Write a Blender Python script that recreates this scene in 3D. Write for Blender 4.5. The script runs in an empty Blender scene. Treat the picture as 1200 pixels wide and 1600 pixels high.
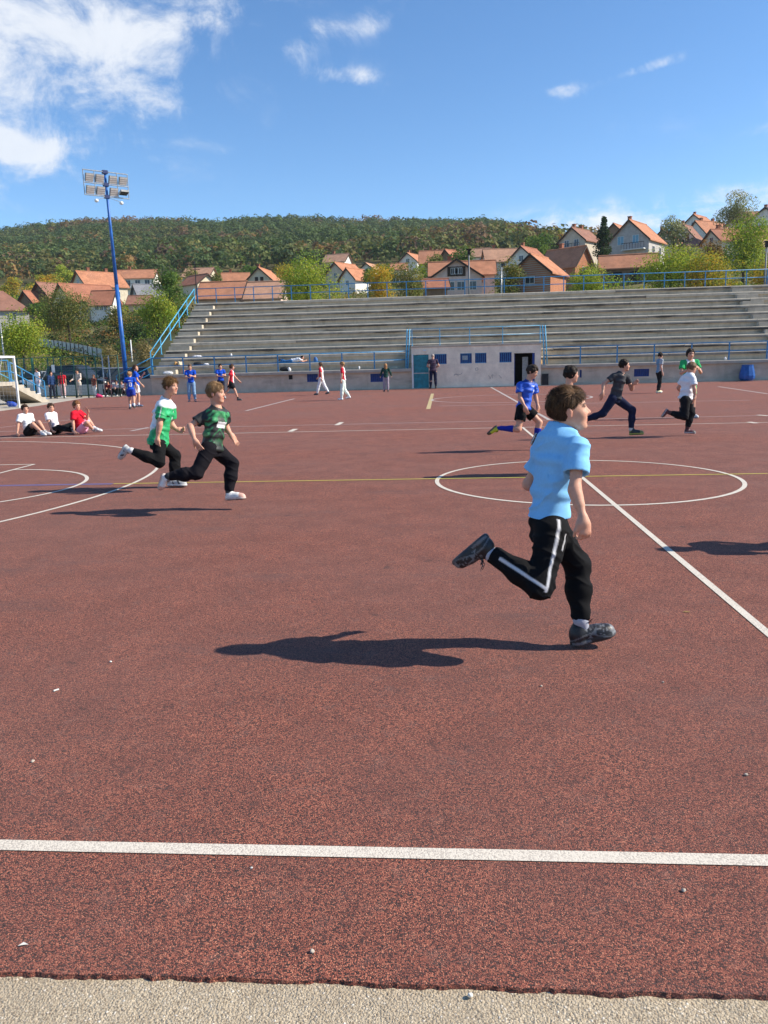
import bpy, math, random
import numpy as np
from mathutils import Vector, Matrix
random.seed(7); RNG = np.random.default_rng(11)
S = bpy.context.scene
COL = S.collection
R_ = math.radians

# ------------------------------------------------------------------ camera
CAM_H, CAM_F = 1.465, 1236.8
PITCH, ROLL, YAW = .1879, -.0269, -.0769
cF = np.array([math.sin(YAW)*math.cos(PITCH), math.cos(YAW)*math.cos(PITCH), -math.sin(PITCH)])
_r0 = np.array([math.cos(YAW), -math.sin(YAW), 0.]); _u0 = np.cross(_r0, cF)
cR = math.cos(ROLL)*_r0 + math.sin(ROLL)*_u0
cU = -math.sin(ROLL)*_r0 + math.cos(ROLL)*_u0
cam_d = bpy.data.cameras.new('camera'); cam = bpy.data.objects.new('camera', cam_d); COL.objects.link(cam)
M = Matrix.Identity(4)
for i in range(3):
    M[i][0], M[i][1], M[i][2] = cR[i], cU[i], -cF[i]
M[2][3] = CAM_H
cam.matrix_world = M
cam_d.sensor_fit = 'HORIZONTAL'; cam_d.sensor_width = 36.; cam_d.lens = CAM_F/1200*36
cam_d.clip_start = .05; cam_d.clip_end = 6000
S.camera = cam
S.render.resolution_x, S.render.resolution_y = 768, 1024

# ------------------------------------------------------------------ sun, sky
SUN_EL, SUN_AZ = R_(36.7), R_(4.3)          # azimuth measured from +X towards +Y
sun_dir = Vector((math.cos(SUN_EL)*math.cos(SUN_AZ), math.cos(SUN_EL)*math.sin(SUN_AZ), math.sin(SUN_EL)))
sd = bpy.data.lights.new('sun', 'SUN'); sd.energy = 5.0; sd.angle = R_(.5); sd.color = (1., .915, .78)
sun = bpy.data.objects.new('sun', sd); COL.objects.link(sun)
sun.rotation_euler = sun_dir.to_track_quat('Z', 'Y').to_euler()
S.view_settings.view_transform = 'Standard'; S.view_settings.look = 'None'
S.view_settings.gamma = 1; S.view_settings.use_curve_mapping = False
S.view_settings.exposure = .64

def ray(u, v):
    return cF + ((u-600)/CAM_F)*cR - ((v-800)/CAM_F)*cU
def gp(u, v, z=0.):
    d = ray(u, v); return np.array([0, 0, CAM_H]) + d*((z-CAM_H)/d[2])
def pp(u, v, Y):
    d = ray(u, v); return np.array([0, 0, CAM_H]) + d*(Y/d[1])

W = bpy.data.worlds.new('World'); S.world = W; W.use_nodes = True
def build_world():
    nt = W.node_tree; N = nt.nodes; L = nt.links; N.clear()
    out = N.new('ShaderNodeOutputWorld'); bg = N.new('ShaderNodeBackground'); bg.inputs['Strength'].default_value = SKY_STR
    sky = N.new('ShaderNodeTexSky'); sky.sky_type = 'NISHITA'; sky.sun_disc = False
    sky.sun_elevation = SUN_EL; sky.sun_rotation = R_(90)-SUN_AZ
    sky.altitude = 300; sky.air_density = .82; sky.dust_density = .12; sky.ozone_density = 1.6
    tc = N.new('ShaderNodeTexCoord')
    def vm(op, a, b=None):
        n = N.new('ShaderNodeVectorMath'); n.operation = op
        for i, x in enumerate((a, b)):
            if x is None: continue
            if hasattr(x, 'is_output'): L.new(x, n.inputs[i])
            else: n.inputs[i].default_value = x
        return n
    def mt(op, a, b=None, c=None, clamp=False):
        n = N.new('ShaderNodeMath'); n.operation = op; n.use_clamp = clamp
        for i, x in enumerate((a, b, c)):
            if x is None: continue
            if hasattr(x, 'is_output'): L.new(x, n.inputs[i])
            else: n.inputs[i].default_value = x
        return n.outputs[0]
    D = vm('NORMALIZE', tc.outputs['Generated']).outputs[0]
    # flat cloud layer coordinates
    sep = N.new('ShaderNodeSeparateXYZ'); L.new(D, sep.inputs[0])
    zz = mt('ADD', mt('MAXIMUM', sep.outputs[2], 0.), .12)
    cx = mt('DIVIDE', sep.outputs[0], zz); cy = mt('DIVIDE', sep.outputs[1], zz)
    cmb = N.new('ShaderNodeCombineXYZ'); L.new(cx, cmb.inputs[0]); L.new(cy, cmb.inputs[1])
    def noise(vec, scale, detail, rough, dist=0.):
        n = N.new('ShaderNodeTexNoise'); n.inputs['Scale'].default_value = scale; n.inputs['Detail'].default_value = detail
        n.inputs['Roughness'].default_value = rough; n.inputs['Distortion'].default_value = dist
        L.new(vec, n.inputs['Vector']); return n.outputs['Fac']
    n1 = noise(cmb.outputs[0], 3.4, 8, .6, .35); n2 = noise(D, 13., 9, .68, .5)
    # cloud banks: (u, v, half width px, half height px, tilt, weight)
    total = None
    for u, v, rx, ry, tilt, w in CLOUDS:
        c = ray(u, v); c = c/np.linalg.norm(c)
        r = cR - c*(cR@c); r /= np.linalg.norm(r); up = np.cross(r, c); up = up if up[2] > 0 else -up
        a, b = math.cos(tilt), math.sin(tilt); r, up = r*a+up*b, up*a-r*b
        df = vm('SUBTRACT', D, tuple(c)).outputs[0]
        dx = vm('DOT_PRODUCT', df, tuple(r/(rx/CAM_F))).outputs['Value']
        dy = vm('DOT_PRODUCT', df, tuple(up/(ry/CAM_F))).outputs['Value']
        d2 = mt('ADD', mt('MULTIPLY', dx, dx), mt('MULTIPLY', dy, dy))
        # keep it on the right side of the sky dome
        k = mt('MULTIPLY', mt('DIVIDE', 1., mt('ADD', 1., mt('MULTIPLY', d2, d2))), w)
        total = k if total is None else mt('ADD', total, k)
    nz = mt('ADD', mt('MULTIPLY', mt('SUBTRACT', n1, .5), 1.7), mt('MULTIPLY', mt('SUBTRACT', n2, .5), 3.1))
    f = mt('ADD', total, mt('MULTIPLY', nz, mt('MULTIPLY', total, 2.2, None, True)))
    mr = N.new('ShaderNodeMapRange'); mr.interpolation_type = 'SMOOTHSTEP'
    mr.inputs['From Min'].default_value = .18; mr.inputs['From Max'].default_value = 1.25
    L.new(f, mr.inputs['Value'])
    mask = mr.outputs[0]
    mx = N.new('ShaderNodeMix'); mx.data_type = 'RGBA'
    # cloud body: white with slightly greyer thick parts
    shade = N.new('ShaderNodeMix'); shade.data_type = 'RGBA'
    L.new(n2, shade.inputs[0]); shade.inputs[6].default_value = (4.1, 4.35, 4.8, 1); shade.inputs[7].default_value = (5.6, 5.7, 5.8, 1)
    L.new(mt('MULTIPLY', mask, .86), mx.inputs[0])
    hs = N.new('ShaderNodeHueSaturation'); hs.inputs['Saturation'].default_value = SKY_SAT; hs.inputs['Value'].default_value = 1.
    L.new(sky.outputs[0], hs.inputs['Color'])
    gm = N.new('ShaderNodeMix'); gm.data_type = 'RGBA'; gm.blend_type = 'MULTIPLY'; gm.inputs[0].default_value = 1.
    gm.inputs[7].default_value = SKY_TINT; L.new(hs.outputs[0], gm.inputs[6])
    L.new(gm.outputs[2], mx.inputs[6]); L.new(shade.outputs[2], mx.inputs[7])
    L.new(mx.outputs[2], bg.inputs['Color']); L.new(bg.outputs[0], out.inputs[0])
SKY_STR, SKY_SAT, SKY_TINT = .125, 1.19, (.88, .97, 1.02, 1)
CLOUDS = [(60, 10, 180, 46, 0, .52), (90, 100, 130, 36, 0, .54), (10, 228, 75, 18, -.15, .62), (270, 42, 75, 10, .2, .36), (245, 158, 45, 18, .2, .34), (5, 285, 26, 12, 0, .28),
          (545, 119, 40, 12, -.1, .60), (468, 82, 34, 16, .3, .30), (590, 25, 50, 18, .5, .24), (385, 3, 60, 9, 0, .33), (508, 42, 28, 10, 0, .28),
          (1008, 107, 44, 8, .28, .66), (880, 142, 24, 8, 0, .56), (915, 130, 18, 6, 0, .28), (1170, 315, 330, 30, .10, .36), (1000, 345, 240, 12, .08, .24),
          (-400, 150, 380, 100, 0, .6), (-1100, 250, 500, 100, 0, .5), (1900, 200, 420, 50, 0, .45), (300, -700, 420, 90, 0, .45), (1500, -500, 300, 60, .2, .4)]
build_world()

# ------------------------------------------------------------------ helpers
def setp(o, label=None, cat=None, group=None, kind=None):
    if label: o['label'] = label
    if cat: o['category'] = cat
    if group: o['group'] = group
    if kind: o['kind'] = kind
    return o
def empty(name, loc=(0, 0, 0), rz=0., label=None, cat=None, group=None):
    o = bpy.data.objects.new(name, None); COL.objects.link(o)
    o.location = tuple(float(x) for x in loc); o.rotation_euler = (0, 0, rz); o.empty_display_size = .2
    return setp(o, label, cat, group)
def link(name, me, mat=None, parent=None):
    o = bpy.data.objects.new(name, me); COL.objects.link(o)
    if mat is not None and not me.materials: me.materials.append(mat)
    if parent is not None: o.parent = parent
    return o
def copy_tree(o, parent=None, loc=None, rz=None):
    c = o.copy(); COL.objects.link(c)
    if parent is not None: c.parent = parent
    if loc is not None: c.location = loc
    if rz is not None: c.rotation_euler = (0, 0, rz)
    for ch in list(o.children): copy_tree(ch, c)
    return c
def mesh_np(name, V, F, smooth=True, attrs=None):
    """V (n,3), F (m,k) uniform face size, attrs {name: (n,3) colour | (n,) float}"""
    V = np.asarray(V, np.float32); F = np.asarray(F, np.int32)
    me = bpy.data.meshes.new(name); k = F.shape[1]
    me.vertices.add(len(V)); me.vertices.foreach_set('co', V.ravel())
    me.loops.add(F.size); me.loops.foreach_set('vertex_index', F.ravel())
    me.polygons.add(len(F)); me.polygons.foreach_set('loop_start', np.arange(0, F.size, k, dtype=np.int32))
    me.polygons.foreach_set('loop_total', np.full(len(F), k, np.int32))
    me.polygons.foreach_set('use_smooth', np.full(len(F), smooth, bool))
    for an, a in (attrs or {}).items():
        a = np.asarray(a, np.float32)
        if a.ndim == 2:
            at = me.attributes.new(an, 'FLOAT_COLOR', 'POINT'); c = np.ones((len(V), 4), np.float32); c[:, :3] = a
            at.data.foreach_set('color', c.ravel())
        else:
            at = me.attributes.new(an, 'FLOAT', 'POINT'); at.data.foreach_set('value', a)
    me.update(); me.validate(); return me

class MB:
    """collects boxes, bars and polygons into one mesh"""
    def __init__(s): s.v = []; s.f = []; s.m = []; s.mi = 0
    def poly(s, pts):
        n = len(s.v); s.v += [tuple(map(float, p)) for p in pts]; s.f.append(tuple(range(n, n+len(pts)))); s.m.append(s.mi)
    def box(s, lo, hi, M=None):
        x0, y0, z0 = lo; x1, y1, z1 = hi
        c = [(x0, y0, z0), (x1, y0, z0), (x1, y1, z0), (x0, y1, z0), (x0, y0, z1), (x1, y0, z1), (x1, y1, z1), (x0, y1, z1)]
        if M is not None: c = [tuple(M @ Vector(p)) for p in c]
        n = len(s.v); s.v += c
        for q in ((0, 3, 2, 1), (4, 5, 6, 7), (0, 1, 5, 4), (1, 2, 6, 5), (2, 3, 7, 6), (3, 0, 4, 7)):
            s.f.append(tuple(n+i for i in q)); s.m.append(s.mi)
        return s
    def prism(s, prof, axis, a, b):
        """prof: 2-D polygon, extruded along axis 0/1/2 from a to b"""
        def P(p, t):
            q = list(p); q.insert(axis, t); return tuple(q)
        n = len(s.v); k = len(prof); s.v += [P(p, a) for p in prof]+[P(p, b) for p in prof]
        s.f.append(tuple(range(n, n+k))[::-1]); s.f.append(tuple(range(n+k, n+2*k))); s.m += [s.mi]*2
        for i in range(k):
            j = (i+1) % k; s.f.append((n+i, n+j, n+k+j, n+k+i)); s.m.append(s.mi)
        return s
    def bar(s, a, b, w, w2=None, n=6, r2=None):
        a = Vector(a); b = Vector(b); d = (b-a); 
        if d.length < 1e-6: return s
        d.normalize(); up = Vector((0, 0, 1)) if abs(d.z) < .95 else Vector((0, 1, 0))
        x = d.cross(up).normalized(); y = x.cross(d)
        r = w; r2 = r if r2 is None else r2
        k = len(s.v)
        for p, rr in ((a, r), (b, r2)):
            for i in range(n):
                t = 2*math.pi*(i+.5)/n; s.v.append(tuple(p+(x*math.cos(t)+y*math.sin(t))*rr))
        for i in range(n):
            j = (i+1) % n; s.f.append((k+i, k+j, k+n+j, k+n+i)); s.m.append(s.mi)
        s.f.append(tuple(range(k, k+n))[::-1]); s.f.append(tuple(range(k+n, k+2*n))); s.m += [s.mi]*2
        return s
    def path(s, pts, w, n=6):
        for a, b in zip(pts, pts[1:]): s.bar(a, b, w, n=n)
        return s
    def mesh(s, name, smooth=False, mats=()):
        me = bpy.data.meshes.new(name); me.from_pydata(s.v, [], s.f)
        for m in mats: me.materials.append(m)
        if len(mats) > 1:
            for p, i in zip(me.polygons, s.m): p.material_index = i
        import bmesh
        bm = bmesh.new(); bm.from_mesh(me); bmesh.ops.recalc_face_normals(bm, faces=bm.faces); bm.to_mesh(me); bm.free()
        if smooth:
            for p in me.polygons: p.use_smooth = True
        return me
    def build(s, name, mat, parent=None, smooth=False, bevel=0.):
        o = link(name, s.mesh(name, smooth, mat if isinstance(mat, (list, tuple)) else (mat,)), None, parent)
        if bevel:
            b = o.modifiers.new('bevel', 'BEVEL'); b.width = bevel; b.segments = 2; b.limit_method = 'ANGLE'
        return o

# ------------------------------------------------------------------ materials
class NT:
    def __init__(s, name):
        s.m = bpy.data.materials.new(name); s.m.use_nodes = True; s.t = s.m.node_tree; s.N = s.t.nodes; s.N.clear()
        s.out = s.N.new('ShaderNodeOutputMaterial'); s.b = s.N.new('ShaderNodeBsdfPrincipled'); s.t.links.new(s.b.outputs[0], s.out.inputs[0])
    def n(s, typ, **kw):
        x = s.N.new(typ)
        for k, v in kw.items(): setattr(x, k, v)
        return x
    def put(s, sock, v):
        if hasattr(v, 'is_output'): s.t.links.new(v, sock)
        else: sock.default_value = v
    def coord(s, kind='Object', scale=None):
        c = s.n('ShaderNodeTexCoord').outputs[kind]
        if scale is not None:
            mp = s.n('ShaderNodeMapping'); mp.inputs['Scale'].default_value = scale if hasattr(scale, '__len__') else (scale,)*3
            s.t.links.new(c, mp.inputs[0]); c = mp.outputs[0]
        return c
    def pos(s, scale=None):
        c = s.n('ShaderNodeNewGeometry').outputs['Position']
        if scale is not None:
            mp = s.n('ShaderNodeMapping'); mp.inputs['Scale'].default_value = scale if hasattr(scale, '__len__') else (scale,)*3
            s.t.links.new(c, mp.inputs[0]); c = mp.outputs[0]
        return c
    def noise(s, vec, scale=1., detail=4, rough=.55, dist=0.):
        x = s.n('ShaderNodeTexNoise'); s.put(x.inputs['Vector'], vec)
        x.inputs['Scale'].default_value = scale; x.inputs['Detail'].default_value = detail
        x.inputs['Roughness'].default_value = rough; x.inputs['Distortion'].default_value = dist
        return x.outputs['Fac']
    def vor(s, vec, scale, feat='F1', out='Distance'):
        x = s.n('ShaderNodeTexVoronoi', feature=feat); s.put(x.inputs['Vector'], vec); x.inputs['Scale'].default_value = scale
        return x.outputs[out]
    def ramp(s, fac, stops, interp='LINEAR'):
        x = s.n('ShaderNodeValToRGB'); x.color_ramp.interpolation = interp; s.put(x.inputs[0], fac)
        e = x.color_ramp.elements
        while len(e) < len(stops): e.new(.5)
        for el, (p, c) in zip(e, stops):
            el.position = p; el.color = (*c, 1) if len(c) == 3 else c
        return x.outputs[0]
    def mix(s, f, a, b, mode='MIX'):
        x = s.n('ShaderNodeMix', data_type='RGBA', blend_type=mode); s.put(x.inputs[0], f)
        s.put(x.inputs[6], (*a, 1) if isinstance(a, tuple) and len(a) == 3 else a); s.put(x.inputs[7], (*b, 1) if isinstance(b, tuple) and len(b) == 3 else b)
        return x.outputs[2]
    def math(s, op, a, b=None, clamp=False):
        x = s.n('ShaderNodeMath', operation=op, use_clamp=clamp); s.put(x.inputs[0], a)
        if b is not None: s.put(x.inputs[1], b)
        return x.outputs[0]
    def mr(s, v, a, b, c=0., d=1.):
        x = s.n('ShaderNodeMapRange'); s.put(x.inputs[0], v)
        for i, q in enumerate((a, b, c, d)): x.inputs[i+1].default_value = q
        return x.outputs[0]
    def attr(s, name):
        return s.n('ShaderNodeAttribute', attribute_name=name)
    def bump(s, h, strength=.3, dist=.01):
        x = s.n('ShaderNodeBump'); s.put(x.inputs['Height'], h); x.inputs['Strength'].default_value = strength; x.inputs['Distance'].default_value = dist
        s.t.links.new(x.outputs[0], s.b.inputs['Normal']); return x
    def fin(s, col=None, rough=None, metal=None, spec=None, **kw):
        if col is not None: s.put(s.b.inputs['Base Color'], (*col, 1) if isinstance(col, tuple) and len(col) == 3 else col)
        if rough is not None: s.put(s.b.inputs['Roughness'], rough)
        if metal is not None: s.put(s.b.inputs['Metallic'], metal)
        if spec is not None: s.put(s.b.inputs['Specular IOR Level'], spec)
        for k, v in kw.items(): s.put(s.b.inputs[k], v)
        return s.m

def paint(name, col, rough=.5, wear=.25, scale=6., metal=0., spec=.4):
    t = NT(name); p = t.coord('Object')
    f = t.noise(p, scale, 5, .6); f2 = t.noise(p, scale*9, 3, .6)
    c = t.mix(t.mr(f, .35, .7), tuple(x*(1-wear) for x in col), tuple(min(1, x*(1+wear*.5)) for x in col))
    c = t.mix(t.mr(f2, .6, .75, 0, wear), c, tuple(x*.6+.03 for x in col))
    t.bump(f2, .12, .004)
    return t.fin(c, t.mr(f, .2, .8, rough-.08, rough+.12), metal, spec)
# ================================================================== people: signed distance bodies meshed by surface nets
f32 = np.float32
def _n(v):
    v = np.asarray(v, float); return v/max(1e-9, np.linalg.norm(v))
def rc(a, b, r1, r2, k=.02):                    # round cone
    a = np.asarray(a, float); b = np.asarray(b, float)
    return dict(t='rc', a=a, b=b, r1=r1, r2=r2, k=k, c=(a+b)/2, R=np.linalg.norm(b-a)/2+max(r1, r2))
def ell(c, r, fr=None, k=.02):                   # ellipsoid, fr rows = its axes in the world
    return dict(t='el', c=np.asarray(c, float), r=np.asarray(r, float), fr=np.eye(3) if fr is None else np.asarray(fr, float), k=k, R=max(r))
def seg(a, b, sa, sb, fa, fb, wa, wb, da, db, k=.02, cap=.04):   # elliptic trunk piece
    a = np.asarray(a, float); b = np.asarray(b, float)
    return dict(t='sg', a=a, b=b, s=(sa, sb), f=(fa, fb), w=(wa, wb), d=(da, db), k=k, cap=cap, c=(a+b)/2, R=np.linalg.norm(b-a)/2+max(wa, wb, da, db)+cap)
def ev(p, P):
    t = p['t']
    if t == 'rc':
        ba = p['b']-p['a']; L = np.dot(ba, ba)+1e-9; rel = P-p['a'].astype(f32)
        h = np.clip(rel@(ba/L).astype(f32), 0, 1)
        q = rel-h[:, None]*ba.astype(f32)
        return np.sqrt((q*q).sum(1))-(p['r1']+(p['r2']-p['r1'])*h).astype(f32)
    if t == 'el':
        q = ((P-p['c'].astype(f32))@p['fr'].T.astype(f32))/p['r'].astype(f32)
        n = np.sqrt((q*q).sum(1)); g = np.sqrt(((q/p['r'].astype(f32))**2).sum(1))+1e-6
        return n*(n-1)/g
    if t == 'sg':
        ba = p['b']-p['a']; l = np.linalg.norm(ba); ax = ba/(l+1e-9); rel = P-p['a'].astype(f32)
        x = rel@ax.astype(f32); h = np.clip(x/l, 0, 1); ov = np.maximum(np.maximum(-x, x-l), 0)/p['cap']
        sv = p['s'][0][None]*(1-h[:, None])+p['s'][1][None]*h[:, None]; fv = p['f'][0][None]*(1-h[:, None])+p['f'][1][None]*h[:, None]
        w = p['w'][0]+(p['w'][1]-p['w'][0])*h; d = p['d'][0]+(p['d'][1]-p['d'][0])*h
        qs = (rel*sv).sum(1)/w; qf = (rel*fv).sum(1)/d
        # slightly boxy section
        r = (np.abs(qs)**2.3+np.abs(qf)**2.3+np.abs(ov)**2.3)**(1/2.3)
        return ((r-1)*np.minimum(w, d)).astype(f32)
def smin(a, b, k):
    h = np.clip(.5+.5*(b-a)/k, 0, 1); return b*(1-h)+a*h-k*h*(1-h)
def smax(a, b, k): return -smin(-a, -b, k)
def field(groups, P):
    """groups: list of dict(add=[..], sub=[..], cut=[(point, normal, k)])"""
    D = np.full(len(P), 1., f32)
    lo, hi = P.min(0), P.max(0); ctr = (lo+hi)/2; rad = np.linalg.norm(hi-lo)/2
    near = lambda p, m=.03: np.linalg.norm(p['c']-ctr) < rad+p['R']+m
    for g in groups:
        E = None
        for p in g['add']:
            if not near(p): continue
            d = ev(p, P); E = d if E is None else smin(E, d, p['k'])
        if E is None: continue
        for p in g.get('sub', ()):
            if near(p): E = smax(E, -ev(p, P), p['k'])
        for c, n, k in g.get('cut', ()):
            E = smax(E, ((P-np.asarray(c, f32))@np.asarray(n, f32)), k)
        D = smin(D, E, g.get('k', .012))
    return D
CORN = np.array([(i, j, k) for i in (0, 1) for j in (0, 1) for k in (0, 1)])
EDG = [(a, b) for a in range(8) for b in range(a+1, 8) if np.abs(CORN[a]-CORN[b]).sum() == 1]
def nets(groups, h, smooth=1):
    allp = [p for g in groups for p in g['add']]
    lo = np.min([p['c']-p['R'] for p in allp], 0)-3*h; hi = np.max([p['c']+p['R'] for p in allp], 0)+3*h
    n = np.ceil((hi-lo)/h).astype(int)+1
    V = np.full(n, 1., f32); B = 20
    for i in range(0, n[0], B):
        for j in range(0, n[1], B):
            for k in range(0, n[2], B):
                i1, j1, k1 = min(i+B, n[0]), min(j+B, n[1]), min(k+B, n[2])
                c = lo+h*np.array([(i+i1-1)/2, (j+j1-1)/2, (k+k1-1)/2]); rad = h*np.linalg.norm([i1-i, j1-j, k1-k])/2
                if not any(np.linalg.norm(p['c']-c) < rad+p['R']+h for p in allp): continue
                g = np.stack(np.meshgrid(np.arange(i, i1), np.arange(j, j1), np.arange(k, k1), indexing='ij'), -1).reshape(-1, 3)
                V[i:i1, j:j1, k:k1] = field(groups, (lo+h*g).astype(f32)).reshape(i1-i, j1-j, k1-k)
    Sg = V < 0; c = np.zeros(n-1, np.int8)
    for a in CORN: c += Sg[a[0]:n[0]-1+a[0], a[1]:n[1]-1+a[1], a[2]:n[2]-1+a[2]]
    act = np.argwhere((c > 0) & (c < 8)); m = len(act)
    cv = np.stack([V[act[:, 0]+a[0], act[:, 1]+a[1], act[:, 2]+a[2]] for a in CORN], 1)
    acc = np.zeros((m, 3)); cnt = np.zeros(m)
    for a, b in EDG:
        x = (cv[:, a] < 0) != (cv[:, b] < 0); t = cv[x, a]/(cv[x, a]-cv[x, b])
        acc[x] += CORN[a]+t[:, None]*(CORN[b]-CORN[a]); cnt[x] += 1
    P = lo+h*(act+acc/cnt[:, None])
    idx = np.full(n-1, -1, np.int32); idx[tuple(act.T)] = np.arange(m)
    Q = []
    for ax in range(3):
        u, v = (ax+1) % 3, (ax+2) % 3
        sl0 = [slice(None)]*3; sl1 = [slice(None)]*3; sl0[ax] = slice(0, -1); sl1[ax] = slice(1, None)
        s0, s1 = Sg[tuple(sl0)], Sg[tuple(sl1)]
        e = np.argwhere(s0 != s1); e = e[(e[:, u] > 0) & (e[:, v] > 0) & (e[:, u] < n[u]-1) & (e[:, v] < n[v]-1)]
        def id_(du, dv):
            q = e.copy(); q[:, u] -= du; q[:, v] -= dv; return idx[tuple(q.T)]
        q = np.stack([id_(1, 1), id_(0, 1), id_(0, 0), id_(1, 0)], 1)
        fl = s0[tuple(e.T)]; q[~fl] = q[~fl][:, ::-1]; Q.append(q)
    F = np.concatenate(Q); F = F[(F >= 0).all(1)]
    for _ in range(smooth):
        A = np.zeros_like(P); k = np.zeros(len(P))
        for i in range(4):
            for j in (1, 3):
                np.add.at(A, F[:, i], P[F[:, (i+j) % 4]]); np.add.at(k, F[:, i], 1)
        P = P*.5+.5*A/np.maximum(k, 1)[:, None]
    return P, F
def normals(P, F):
    a = np.cross(P[F[:, 2]]-P[F[:, 0]], P[F[:, 3]]-P[F[:, 1]]); N = np.zeros_like(P)
    for i in range(4): np.add.at(N, F[:, i], a)
    return N/(np.linalg.norm(N, axis=1)[:, None]+1e-12)
def vnoise(P, seed=0):
    P = np.asarray(P, float)+seed*17.31; i = np.floor(P).astype(np.int64); fr = P-i; fr = fr*fr*(3-2*fr); out = np.zeros(len(P))
    for c in CORN:
        q = i+c; hsh = (q[:, 0]*374761393+q[:, 1]*668265263+q[:, 2]*2147483647+seed*144665) & 0x7fffffff
        hsh = ((hsh ^ (hsh >> 13))*1274126177) & 0x7fffffff; hsh = (hsh ^ (hsh >> 16)) & 0xffff
        w = np.prod(np.where(c, fr, 1-fr), 1); out += w*hsh/65535.
    return out
def fbm(P, seed=0, o=3):
    return sum(vnoise(P*2**i, seed+i)*.5**i for i in range(o))/sum(.5**i for i in range(o))

# ---- materials driven by the colours stored on the mesh
def attr_mat(name, rough, spec, noise_sc=40., var=.12, bump=.0, bsc=300., sss=0., sheen=0., brough=None):
    t = NT(name); p = t.pos(); a = t.attr('Col').outputs['Color']
    f = t.noise(p, noise_sc, 4, .6)
    c = t.mix(1., a, t.mix(f, (1-var,)*3, (1+var,)*3), 'MULTIPLY')
    if bump:
        t.bump(t.noise(p, bsc, 3, .6), bump, .003)
    kw = {}
    if sss: kw = {'Subsurface Weight': sss, 'Subsurface Radius': (.012, .005, .003), 'Subsurface Scale': 1.}
    if sheen: kw['Sheen Weight'] = sheen
    return t.fin(c, rough, 0., spec, **kw)
M_SKIN = attr_mat('skin', .55, .3, 45., .18, .12, 260., .10)
M_CLOTH = attr_mat('jersey_cloth', .9, .12, 90., .12, .18, 420.)
M_SHINY = attr_mat('sport_fabric', .58, .4, 90., .10, .3, 320.)
M_HAIR = attr_mat('hair', .62, .16, 260., .5, .5, 700.)
M_SHOE = attr_mat('shoe', .45, .45, 120., .25, .3, 400.)

SKIN = (.56, .30, .205); SKIN_D = (.43, .225, .15)

def hand_prims(w, d, palm, Hh, mode, side, scale=1.):
    """w wrist, d finger direction, palm = direction the palm faces, side = thumb side vector"""
    d = _n(d); palm = _n(palm-d*np.dot(palm, d)); th = np.cross(palm, d)*side; L = Hh*scale
    out = [rc(w, w+d*L*.18, L*.15, L*.17, .02)]
    pc = w+d*L*.32
    out.append(ell(pc, (L*.30, L*.225, L*.10), np.stack([d, th, palm]), .02))
    curl = dict(open=.10, relaxed=.42, fist=1.35)[mode]
    for i, (o, ln) in enumerate(((.165, .43), (.055, .48), (-.055, .45), (-.155, .36))):
        base = w+d*L*.50+th*L*o*1.02; ang = curl*(.35 if mode != 'fist' else .55)
        spread = o*(1.0 if mode == 'open' else .15); q = base; r = L*.052
        for s_, (fr, da) in enumerate(((.45, curl*.6), (.32, curl), (.23, curl*.7))):
            dd = _n(d*math.cos(ang)+palm*math.sin(ang)+th*spread); e = q+dd*L*ln*fr
            out.append(rc(q, e, r, r*.9, .006)); q = e; r *= .9; ang += da
    t0 = w+d*L*.20+th*L*.17; a = .75 if mode == 'open' else .5
    t1 = t0+_n(d*.75+th*a+palm*.25)*L*.24; t2 = t1+_n(d*.9+th*(a-.35)+palm*(.2+curl*.3))*L*.2
    out += [rc(w+d*L*.12+th*L*.05, t0, L*.11, L*.085, .02), rc(t0, t1, L*.075, L*.062, .012), rc(t1, t2, L*.06, L*.045, .008)]
    return out

def head_prims(c, fr, h):
    """c centre, fr rows: forward, left, up; h head height. Returns prims and the subtractive ones"""
    T = lambda x, y, z: c+h*(x*fr[0]+y*fr[1]+z*fr[2])
    E = lambda p, r, k: ell(T(*p), np.array(r)*h, fr, k*h)
    C = lambda p, q, a, b, k: rc(T(*p), T(*q), a*h, b*h, k*h)
    add = [E((-.05, 0, .13), (.43, .345, .37), .05), E((.13, 0, -.14), (.26, .265, .35), .12),
           C((-.02, .19, -.16), (.22, .085, -.375), .10, .09, .08), C((-.02, -.19, -.16), (.22, -.085, -.375), .10, .09, .08),
           E((.285, 0, -.405), (.085, .10, .07), .06), E((.225, .15, -.11), (.13, .12, .13), .08), E((.225, -.15, -.11), (.13, .12, .13), .08),
           C((.355, 0, .05), (.445, 0, -.10), .032, .05, .04), E((.40, .05, -.12), (.05, .036, .036), .025), E((.40, -.05, -.12), (.05, .036, .036), .025),
           E((.325, .13, .095), (.05, .12, .04), .05), E((.325, -.13, .095), (.05, .12, .04), .05),
           E((.355, 0, -.225), (.042, .10, .024), .02), E((.345, 0, -.285), (.044, .08, .028), .02),
           E((-.045, .352, -.03), (.075, .03, .125), .02), E((-.045, -.352, -.03), (.075, .03, .125), .02)]
    sub = [E((.43, .135, .015), (.09, .085, .045), .03), E((.43, -.135, .015), (.09, .085, .045), .03),
           C((.40, .07, -.255), (.40, -.07, -.255), .012, .012, .012),
           E((-.03, .40, -.025), (.04, .03, .07), .02), E((-.03, -.40, -.025), (.04, .03, .07), .02)]
    return add, sub

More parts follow.
